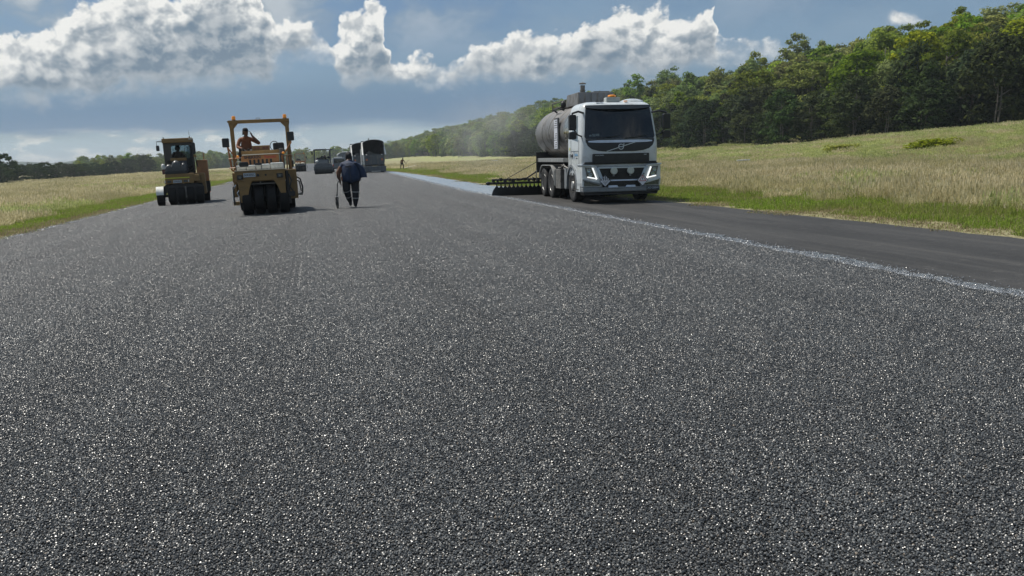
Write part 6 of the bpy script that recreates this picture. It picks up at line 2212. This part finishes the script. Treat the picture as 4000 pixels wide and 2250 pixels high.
def far_worker(x, y, yaw):
    T = empty('person', (x, y, float(ground_z(x, y)) + 0.02), yaw)
    tag(T, 'distant worker bending forward with a long stick in the grass right of the tipper', 'person')
    J = {
        'pelvis': ((0, 0, 0.94), (0.15, 0.13)), 'belly': ((0.02, -0.06, 1.10), (0.16, 0.13)), 'chest': ((0.05, -0.12, 1.28), (0.18, 0.13)), 'upper': ((0.08, -0.18, 1.40), (0.14, 0.10)), 'neck': ((0.10, -0.23, 1.48), 0.055), 'skull': ((0.11, -0.26, 1.54), 0.06),
        'hipL': ((-0.11, 0, 0.88), 0.11), 'kneeL': ((-0.20, -0.04, 0.50), 0.08), 'ankleL': ((-0.26, 0.02, 0.09), 0.055), 'toeL': ((-0.27, -0.12, 0.04), 0.045),
        'hipR': ((0.11, 0, 0.88), 0.11), 'kneeR': ((0.18, -0.08, 0.50), 0.08), 'ankleR': ((0.18, 0.0, 0.09), 0.055), 'toeR': ((0.19, -0.14, 0.04), 0.045),
        'shL': ((-0.13, -0.14, 1.36), 0.075), 'elL': ((-0.24, -0.16, 1.10), 0.055), 'wrL': ((-0.26, -0.20, 0.86), 0.036),
        'shR': ((0.26, -0.18, 1.36), 0.075), 'elR': ((0.36, -0.25, 1.08), 0.055), 'wrR': ((0.52, -0.38, 0.92), 0.036),
    }
    B = [('pelvis', 'belly'), ('belly', 'chest'), ('chest', 'upper'), ('upper', 'neck'), ('neck', 'skull'), ('pelvis', 'hipL'), ('hipL', 'kneeL'), ('kneeL', 'ankleL'), ('ankleL', 'toeL'),
         ('pelvis', 'hipR'), ('hipR', 'kneeR'), ('kneeR', 'ankleR'), ('ankleR', 'toeR'), ('upper', 'shL'), ('shL', 'elL'), ('elL', 'wrL'), ('upper', 'shR'), ('shR', 'elR'), ('elR', 'wrR')]
    G = {q: 0 for q in B}
    for q in (('belly', 'chest'), ('chest', 'upper'), ('upper', 'shL'), ('upper', 'shR'), ('shL', 'elL'), ('shR', 'elR')):
        G[q] = 1
    for q in (('upper', 'neck'), ('neck', 'skull'), ('elL', 'wrL'), ('elR', 'wrR')):
        G[q] = 2
    add_hand(J, B, G, 'wrR', (0.4, -0.3, -0.5), (0, 1, 0), 'hr', 2, 0.9)
    body(T, J, B, [NAVY, BROWNV, SKIN], G)
    head_parts(T, (0.12, -0.30, 1.60), 0.2, R_(25))
    S = empty('long_stick', (x, y, float(ground_z(x, y))), yaw)
    MB().tube([(0.50, -0.42, 0.86), (0.70, -0.5, 1.15), (0.95, -0.6, 1.38), (1.10, -0.65, 1.42)], 0.016, 6).build('stick', BLACKP, S)
    tag(S, 'thin bent stick in the hand of the distant worker', 'stick')


walker()
seated((-2.16, 29.95, 1.80), 'roller operator in cap and orange shirt with one hand raised to the face', ORANV, True, R_(10), 1.0, R_(35))
seated((-5.95, 41.0, 1.56), 'roller operator in a cap sitting inside the dark cabin', BROWNV, False, R_(30), 1.0, R_(40))
far_worker(12.75, 127.5, R_(0))


# ------------------------------------------------------------------ machines further down the runway
DUSTY = pbr('dusty_dark_paint', (0.085, 0.098, 0.112), 0.6, vary=0.2, dirt=(0.12, 0.115, 0.10), dirt_amt=0.4)
TARP = pbr('dark_tarpaulin', (0.055, 0.062, 0.072), 0.7, vary=0.2, bump=0.03, bump_scale=2.0)
WTRIM = pbr('white_side_edge', (0.80, 0.80, 0.76), 0.4, vary=0.05)
UTEP = pbr('grey_ute_paint', (0.16, 0.18, 0.20), 0.35, vary=0.1, coat=0.3)
ROOFG = pbr('pale_canopy', (0.36, 0.39, 0.41), 0.5, vary=0.1)


def tipper(x, y, rz, label, s=1.0, body_up=True):
    """tipping truck seen from the rear, tailgate to the camera, arched tarpaulin over the body"""
    T = empty('tipper_truck', (x, y, float(crown(x))), rz)
    T.scale = (s, s, s)
    tag(T, label, 'truck', 'tipper trucks spreading chips')
    hw = 1.25
    # body sides with pale rear edges
    for q in (-1, 1):
        MB().prism([(0.12, 1.35), (5.2, 1.35), (5.2, 3.0), (0.45, 3.0)], 'X', q * (hw - 0.06), q * hw).build('body_side', DUSTY, T)
        eb = MB()
        zz = [(2.15, 0.10, -0.05), (2.6, 0.09, 0.38), (3.2, 0.04, 0.98), (3.72, -0.02, 1.50)]
        eb.loft([[(q * (hw - 0.06 + o_), yy, z), (q * (hw + 0.10 + o_), yy + 0.02, z), (q * (hw + 0.10 + o_), yy + 0.12, z), (q * (hw - 0.06 + o_), yy + 0.10, z)] for z, o_, yy in zz])
        eb.build('body_edge', WTRIM, T)
    MB().loft([[(-1.33, -0.25, 1.0), (-1.25, -0.25, 1.0), (-1.25, -0.17, 1.0), (-1.33, -0.17, 1.0)], [(-1.34, 0.0, 2.2), (-1.20, 0.0, 2.2), (-1.20, 0.08, 2.2), (-1.34, 0.08, 2.2)]]).build('left_ladder', WTRIM, T)
    MB().lim(-hw, hw, 0.12, 5.2, 1.28, 1.40).build('body_floor', DUSTY, T)
    MB().lim(-hw, hw, 5.1, 5.2, 1.40, 3.4).build('headboard', DUSTY, T)
    # arched cover
    rows = []
    for yy in (0.0, 1.5, 3.0, 5.2):
        rows.append([(hw * math.cos(a), yy, 3.55 + 0.42 * math.sin(a)) for a in np.linspace(PI, 0, 15)])
    b = MB()
    b.loft(rows, closed=False, caps=False)
    cv = b.build('cover', TARP, T, smooth=True)
    sd_ = cv.modifiers.new('thick', 'SOLIDIFY')
    sd_.thickness = 0.06
    for q in (-1, 1):
        MB().lim(*sorted((q * (hw - 0.03), q * (hw + 0.005))), 0.3, 5.2, 3.0, 3.56).build('cover_side', TARP, T)
    # black inside of the body and heaped load
    MB().prism([(-hw + 0.1, 2.15), (-0.55, 2.60), (0.3, 2.25), (hw - 0.1, 2.15)], 'Y', 0.8, 4.5).build('load', pbr('chip_load', (0.09, 0.095, 0.095), 0.85, vary=0.2, scale=8) if 'chip_load' not in MATS else MATS['chip_load'], T)
    MB().lim(-hw + 0.06, hw - 0.06, 4.9, 5.0, 1.4, 3.9).build('body_front', TARP, T)
    # tailgate
    tg = MB().prism(rrect(-1.20, 1.20, 0.98, 2.12, 0.04), 'Y', -0.05, 0.04).build('tailgate', DUSTY, T, bevel=0.02)
    for xx in (-0.42, 0.38):
        MB().lim(xx, xx + 0.05, -0.10, -0.048, 1.0, 2.1).build('tailgate_rib', BRACKET, tg)
    MB().lim(-1.24, 1.24, -0.09, 0.02, 2.06, 2.14).build('tailgate_rail', DUSTY, tg)
    for xx in (-0.92, 0.92):
        MB().ball((xx, -0.06, 2.16), (0.10, 0.06, 0.05), 8, 6).build('hinge', WTRIM, tg)
        MB().lim(xx - 0.10, xx + 0.10, -0.075, -0.05, 1.45, 1.68).build('marker', pbr('orange_marker', (0.50, 0.16, 0.06), 0.5) if 'orange_marker' not in MATS else MATS['orange_marker'], tg)
    # spreader box at the bottom
    MB().prism([(-1.28, 0.10), (1.28, 0.10), (1.33, 0.78), (-1.33, 0.78)], 'Y', -0.55, 0.0).build('spreader_box', DUSTY, T, bevel=0.03)
    MB().lim(-1.2, 1.2, -0.30, 0.0, 0.80, 0.97).build('spreader_hopper', BLACKM, T)
    MB().lim(-0.45, 0.62, -0.575, -0.555, 0.14, 0.20).build('spreader_strip', WTRIM, T)
    MB().lim(-0.45, 0.45, 0.3, 6.6, 0.85, 1.2).build('chassis', BLACKM, T)
    MB().lim(-1.2, 1.2, 5.5, 7.2, 0.9, 2.95).build('cab', WHITE, T, bevel=0.08)
    MB().lim(-1.05, 1.05, 5.49, 5.52, 2.0, 2.7).build('rear_window', GLASS, T)
    for yy in (1.2, 2.5, 6.3):
        for q in (-1, 1):
            wheel(T, q * 1.05, yy, 0.50, 0.30, q, name='wheel', rim=False)
    return T


tipper(7.15, 104.5, R_(0.5), 'tipper truck with arched cover, nearer of the two tippers, beside the wet strip')
tipper(6.35, 117.0, R_(1.5), 'second tipper truck half hidden behind the nearer tipper', 0.98)
# beacon light standing on the nearer cover
B_ = empty('cover_lamp', (6.55, 104.6, float(crown(7.1)) + 3.82))
MB().cyl((0, 0, 0), (0.02, 0, 0.14), 0.012, n=6).build('stem', BLACKP, B_)
MB().ball((0.05, 0, 0.22), (0.09, 0.05, 0.08), 8, 6).build('lamp', BLACKP, B_)
tag(B_, 'small lamp on a stem on top of the nearer tipper', 'lamp')


def canopy_roller(x, y, rz):
    T = empty('canopy_roller', (x, y, float(crown(x)) + 0.004), rz)
    tag(T, 'dark drum roller with flat canopy left of the walking person', 'road roller')
    MB().lathe([(-1.02, 0.30), (-1.05, 0.62), (-1.05, 0.64), (1.05, 0.64), (1.05, 0.62), (1.02, 0.30)], (0, 0.62, 0.64), 'X', 36).build('drum', pbr('drum_steel', (0.055, 0.062, 0.068), 0.45, metal=0.3, vary=0.15), T, smooth=True, angle=30)
    MB().prism([(-1.12, 0.60), (1.12, 0.60), (1.0, 1.15), (0.4, 1.28), (-0.6, 1.30), (-1.0, 1.18)], 'Y', 0.02, 0.20).build('drum_frame', DUSTY, T, bevel=0.02)
    for q in (-1, 1):
        MB().prism([(0.05, 0.40), (1.2, 0.40), (1.2, 0.9), (0.05, 0.9)], 'X', q * 1.06, q * 1.14).build('drum_arm', DUSTY, T)
    MB().lim(-1.22, -0.80, 0.05, 0.4, 0.68, 0.72).build('step', WTRIM, T)
    MB().prism([(-0.80, 1.15), (0.80, 1.15), (0.75, 1.80), (-0.70, 1.80)], 'Y', 1.3, 3.2).build('hood', DUSTY, T, bevel=0.05)
    MB().prism(rrect(-0.55, 0.55, 1.20, 1.62, 0.08), 'Y', 0.9, 1.32).build('water_tank', UTEP, T, bevel=0.05)
    MB().ball((-0.72, 0.6, 1.52), (0.20, 0.16, 0.17), 12, 8).build('filler_bag', WTRIM, T, smooth=True)
    b = MB()
    for k in range(12):
        rr = random.Random(40 + k)
        b.box((rr.uniform(-0.7, 0.9), rr.uniform(1.3, 2.2), 1.80 + rr.uniform(0, 0.28)), (0.22, 0.2, 0.18), rot=(rr.uniform(0, 1), rr.uniform(0, 1), rr.uniform(0, 1)))
    b.build('controls', BLACKM, T)
    MB().tube([(-0.1, 1.2, 1.9), (0.15, 1.2, 2.06), (0.45, 1.2, 1.95), (0.7, 1.2, 2.02)], 0.04, 6).build('hand_rail', DUSTY, T)
    for q, yy in ((-0.92, 1.3), (0.95, 1.3), (-0.92, 3.0), (0.95, 3.0)):
        MB().lim(q - 0.06, q + 0.06, yy, yy + 0.10, 1.2, 2.86).build('canopy_post', DUSTY, T)
    MB().prism([(-1.05, 2.84), (1.30, 2.84), (1.28, 2.94), (-0.98, 2.98)], 'Y', 1.0, 3.4).build('canopy', DUSTY, T, bevel=0.03)
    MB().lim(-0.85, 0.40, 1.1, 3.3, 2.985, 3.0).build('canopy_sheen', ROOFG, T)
    MB().prism(rrect(-1.28, -1.12, 2.35, 2.72, 0.03), 'Y', 1.1, 1.16).build('mirror', BLACKP, T)
    MB().tube([(-1.2, 1.13, 2.35), (-1.2, 1.2, 2.05), (-0.95, 1.3, 1.9)], 0.02, 6).build('mirror_stalk', DUSTY, T)
    for q in (-0.75, 0.75):
        slick(T, q, 3.1, 0.62, 0.5, 'rear_tyre')
    MB().ball((0.32, 2.0, 2.08), (0.13, 0.12, 0.16), 10, 8).build('seat', pbr('brown_seat', (0.14, 0.06, 0.05), 0.6), T, smooth=True)
    return T


canopy_roller(1.08, 105.0, R_(1.5))


def small_roller(x, y, rz):
    T = empty('distant_roller', (x, y, float(crown(x)) + 0.004), rz)
    tag(T, 'distant roller with thin orange roll bar and dark tyres', 'road roller')
    for xx in (-0.66, -0.22, 0.22, 0.66):
        slick(T, xx, 0.5, 0.50, 0.40)
    for xx in (-0.45, 0.0, 0.45):
        slick(T, xx, 3.0, 0.50, 0.40)
    MB().prism([(-0.85, 0.30), (0.85, 0.30), (0.85, 1.10), (-0.85, 1.10)], 'Y', 0.9, 0.96).build('curtain', BLACKM, T)
    MB().lim(-0.86, 0.86, 0.05, 3.3, 0.95, 1.22).build('body', DUSTY, T, bevel=0.02)
    MB().lim(-0.86, 0.86, 0.0, 0.06, 0.98, 1.10).build('front_rail', DUSTY, T)
    for k, xx in enumerate((-0.62, -0.25, 0.35)):
        MB().ball((xx, 0.35, 1.34), (0.22 if k < 2 else 0.36, 0.2, 0.13), 12, 8).build('water_tank', CREAM, T, smooth=True)
    for xx in (-0.55, 0.62):
        MB().lim(xx - 0.10, xx + 0.10, -0.02, 0.05, 1.10, 1.18).build('lamp', CREAM, T)
    MB().lim(-0.75, 0.72, 0.8, 2.0, 1.22, 1.75).build('engine_cover', ORAN, T, bevel=0.02)
    MB().lim(-0.72, 0.66, 0.78, 1.8, 1.752, 1.78).build('cover_top', CREAM, T)
    MB().prism([(-0.7, 1.75), (0.2, 1.75), (-0.1, 2.1), (-0.5, 2.15)], 'Y', 2.0, 2.4).build('seat', SEAT, T)
    for q in (-0.82, 0.80):
        MB().lim(q - 0.05, q + 0.05, 1.7, 1.8, 1.2, 2.86).build('roll_bar_post', ORAN, T)
    MB().lim(-0.90, 0.88, 1.68, 1.82, 2.86, 2.94).build('roll_bar_beam', ORAN, T)
    MB().cyl((0.62, 1.75, 2.94), (0.62, 1.75, 3.06), 0.06, n=12).build('beacon', AMBER, T)
    MB().prism(rrect(0.90, 1.08, 2.15, 2.45, 0.03), 'Y', 1.2, 1.26).build('mirror', BLACKP, T)
    MB().tube([(0.98, 1.23, 2.15), (0.95, 1.3, 1.9), (0.85, 1.4, 1.7)], 0.025, 6).build('mirror_stalk', ORAN, T)
    b = MB()
    b.tube([(0.90, 2.0, 1.10), (1.05, 2.0, 0.95), (1.08, 2.0, 0.6), (0.95, 2.0, 0.5)], 0.03, 6)
    b.build('side_ladder', BLACKM, T)
    return T


small_roller(-2.15, 143.5, R_(1.0))


def ute(x, y, rz, label, van=False, col_=None):
    """pickup seen from behind"""
    T = empty('support_vehicle', (x, y, float(crown(x)) + 0.004), rz)
    tag(T, label, 'vehicle')
    P_ = col_ or UTEP
    MB().prism([(0.0, 0.55), (5.1, 0.55), (5.15, 0.9), (5.0, 1.05), (3.75, 1.15), (0.0, 1.10)], 'X', -0.92, 0.92).build('body', P_, T, bevel=0.05)
    cabp = [(1.35, 1.10), (3.85, 1.12), (3.2, 1.80), (1.55, 1.82)] if not van else [(0.05, 1.10), (3.85, 1.12), (3.2, 1.88), (0.15, 1.92)]
    rings = [[(-0.88, yy, z) for yy, z in cabp], [(-0.74, yy, z) for yy, z in cabp], [(0.74, yy, z) for yy, z in cabp], [(0.88, yy, z) for yy, z in cabp]]
    MB().prism(cabp, 'X', -0.82, 0.82).build('cabin', P_, T, bevel=0.10)
    ry = 1.34 if not van else 0.03
    MB().prism([(-0.72, 1.25), (0.72, 1.25), (0.64, 1.74), (-0.64, 1.74)], 'Y', ry - 0.01 + (0.06 if not van else 0.03), ry + 0.2).build('rear_window', GLASS, T)
    MB().lim(-0.78, 0.78, -0.03, 0.03, 0.62, 1.08).build('tailgate', P_, T, bevel=0.02)
    MB().lim(-0.90, 0.90, -0.10, 0.06, 0.46, 0.60).build('bumper', BLACKP, T, bevel=0.02)
    for q in (-0.84, 0.84):
        MB().lim(q - 0.07, q + 0.07, -0.035, 0.03, 0.75, 1.05).build('tail_light', RED, T)
    for q in (-1, 1):
        for yy in (1.0, 4.2):
            wheel(T, q * 0.80, yy, 0.38, 0.25, q, rim=False)
        MB().lim(*sorted((q * 0.93, q * 1.08)), 3.3, 3.42, 1.15, 1.32).build('mirror', BLACKP, T)
    MB().lim(-0.55, 0.55, 1.9, 2.1, 1.86 if not van else 1.95, 1.94 if not van else 2.03).build('light_bar', WTRIM, T, bevel=0.02)
    return T


def service_truck(x, y, rz):
    """light truck with pale domed roof standing between the rollers and the tippers"""
    T = empty('service_truck', (x, y, float(crown(x)) + 0.004), rz)
    tag(T, 'service truck with pale roof mostly hidden behind the walking person', 'truck')
    MB().lim(-1.15, 1.15, 0.0, 4.6, 0.55, 1.25).build('tray', DUSTY, T, bevel=0.03)
    MB().lim(-1.1, 1.1, 1.4, 4.6, 1.25, 2.35).build('box', UTEP, T, bevel=0.05)
    rows = [[(1.1 * math.cos(a), yy, 2.34 + 0.40 * math.sin(a)) for a in np.linspace(PI, 0, 13)] for yy in (1.2, 4.7)]
    b = MB()
    b.loft(rows, closed=False, caps=False)
    rf = b.build('roof', ROOFG, T, smooth=True)
    sd_ = rf.modifiers.new('thick', 'SOLIDIFY')
    sd_.thickness = 0.04
    MB().prism([(-1.05, 2.33), (1.05, 2.33), (0.8, 2.58), (0, 2.72), (-0.8, 2.58)], 'Y', 1.38, 1.42).build('roof_end', UTEP, T)
    for xx in (-0.5, 0.2):
        MB().lim(xx, xx + 0.04, 1.36, 1.40, 1.3, 2.3).build('door_seam', BLACKM, T)
    MB().lim(-0.4, 0.4, 2.6, 3.1, 2.74, 2.84).build('roof_light', WTRIM, T, bevel=0.02)
    MB().lim(-1.0, 0.9, -0.02, 0.9, 1.25, 1.55).build('cargo', pbr('blue_drum', (0.10, 0.15, 0.20), 0.5, vary=0.5, scale=4), T, bevel=0.08)
    for q in (-1, 1):
        for yy in (1.0, 3.8):
            wheel(T, q * 0.98, yy, 0.42, 0.26, q, rim=False)
        MB().lim(*sorted((q * 1.12, q * 1.30)), 4.3, 4.4, 1.5, 2.0).build('mirror', BLACKP, T)
    return T


service_truck(4.55, 124.0, R_(1.5))
service_truck_b = ute(3.35, 118.0, R_(2.0), 'grey support vehicle behind the canopy roller', van=True)


# ------------------------------------------------------------------ things lying in the fields
def low_board(x, y, rz, l, h, label, thick=0.06):
    z = float(ground_z(x, y))
    e = empty('marker_board', (x, y, z), rz)
    MB().prism([(-l / 2, h - 0.02), (l / 2, h), (l / 2, h + 0.10), (-l / 2, h + 0.08)], 'Y', -thick, thick).build('board', WTRIM, e, bevel=0.01)
    for q in (-0.4, 0.4):
        MB().cyl((q * l, 0, -0.05), (q * l, 0, h), 0.03, n=8).build('leg', WTRIM, e)
    tag(e, label, 'marker', 'white runway markers in the fields')


low_board(33.5, 62.5, R_(5), 1.2, 0.50, 'long white marker board in the dry grass right of the tanker truck')
low_board(30.5, 145, R_(0), 1.1, 0.50, 'small white marker in the grass left of the tanker tank')
low_board(-45.2, 203, R_(0), 1.6, 0.50, 'white marker board at the far edge of the left field')


def lump(name, x, y, s, label, mat, seed, cat):
    rng = np.random.RandomState(seed)
    z = float(ground_z(x, y))
    b = MB()
    b.ball((0, 0, s[2] * 0.8), s, 12, 8)
    b.v = [tuple(np.array(v) * (1 + 0.22 * rng.normal())) for v in b.v]
    o = b.build(name, mat, None, smooth=True, loc=(x, y, z))
    tag(o, label, cat, None)


e = empty('timber_board', (14.6, 133.5, float(ground_z(14.6, 133.5)) + 0.30), R_(38))
MB().box((0, 0, 0), (2.6, 0.22, 0.06), rot=(0, R_(-8), 0)).build('board', CREAM, e, bevel=0.01)
MB().box((-0.6, 0.1, -0.16), (0.2, 0.2, 0.26)).build('packer', CREAM, e)
tag(e, 'pale board lying in the grass beside the distant worker', 'board')
lump('white_bag', 16.1, 134.0, (0.24, 0.2, 0.20), 'small white bag in the grass right of the pale board', WTRIM, 3, 'bag')
lump('white_parcel', 16.9, 134.6, (0.18, 0.16, 0.18), 'smaller white bag, right one of the pair in the far grass', WTRIM, 4, 'bag')

# shrubs on the slope at the right
SHRUB = [tree_protos(70 + k, 1.5, 1.4, 0.0, 40, 60, 0.10, mat=LEAF, flat=0.9, stems=3, dome=False) for k in range(3)]
for k, (x, y, s, lb) in enumerate((
        (45.0, 66.0, 1.00, 'broad low dark shrub at the foot of the grass slope, left one of the pair'),
        (47.0, 57.5, 1.20, 'widest dark shrub at the foot of the grass slope, right one of the pair'),
        (42.5, 76.0, 0.55, 'small shrub on the grass slope just right of the tanker truck'),
        (56.0, 62.0, 0.50, 'little shrub higher up the grass slope near the wood'))):
    plant(SHRUB[k % 3], 'shrub', x, y, (s * 1.2, s * 0.48), k * 1.3, lb, 'shrub', 'shrubs on the grass slope', sink=0.22)


# ------------------------------------------------------------------ fumes behind the spray bar and the hazy air
def fumes():
    b = MB()
    rng = np.random.RandomState(2)
    b.ball((0, 0, 0), (3.0, 9.0, 2.6), 24, 16)
    m_, t, o = new_mat('bitumen_fumes')
    tc_ = t.n.new('ShaderNodeTexCoord')
    V = tc_.outputs['Object']
    n = t.noise(V, 0.55, 4.0, 0.6)
    ln = t.add('ShaderNodeVectorMath', {0: t.add('ShaderNodeMapping', {'Vector': V, 'Scale': (1 / 3.0, 1 / 9.0, 1 / 2.6)}).outputs[0]}, operation='LENGTH').outputs['Value']
    fall = t.ramp(ln, 1.0, 0.15)
    d_ = t.m('MULTIPLY', t.m('MULTIPLY', fall, t.ramp(n, 0.36, 0.70)), 0.10)
    pv = t.add('ShaderNodeVolumePrincipled', {'Color': (0.86, 0.88, 0.90, 1), 'Density': d_, 'Anisotropy': 0.2})
    t.l.new(pv.outputs[0], o.inputs['Volume'])
    ob = b.build('bitumen_fumes', m_, None, smooth=True, loc=(8.6, 43.0, 2.75))
    tag(ob, label='thin pale fumes rising behind the spray bar', kind='stuff')


fumes()
m_, t, o = new_mat('hazy_air')
pv = t.add('ShaderNodeVolumePrincipled', {'Color': (0.80, 0.88, 0.95, 1), 'Density': HAZE, 'Anisotropy': 0.35})
t.l.new(pv.outputs[0], o.inputs['Volume'])
ob = MB().lim(-7000, 7000, -300, 7500, -8, 72).build('haze', m_)
tag(ob, kind='stuff', label='thin haze that pales the distance')
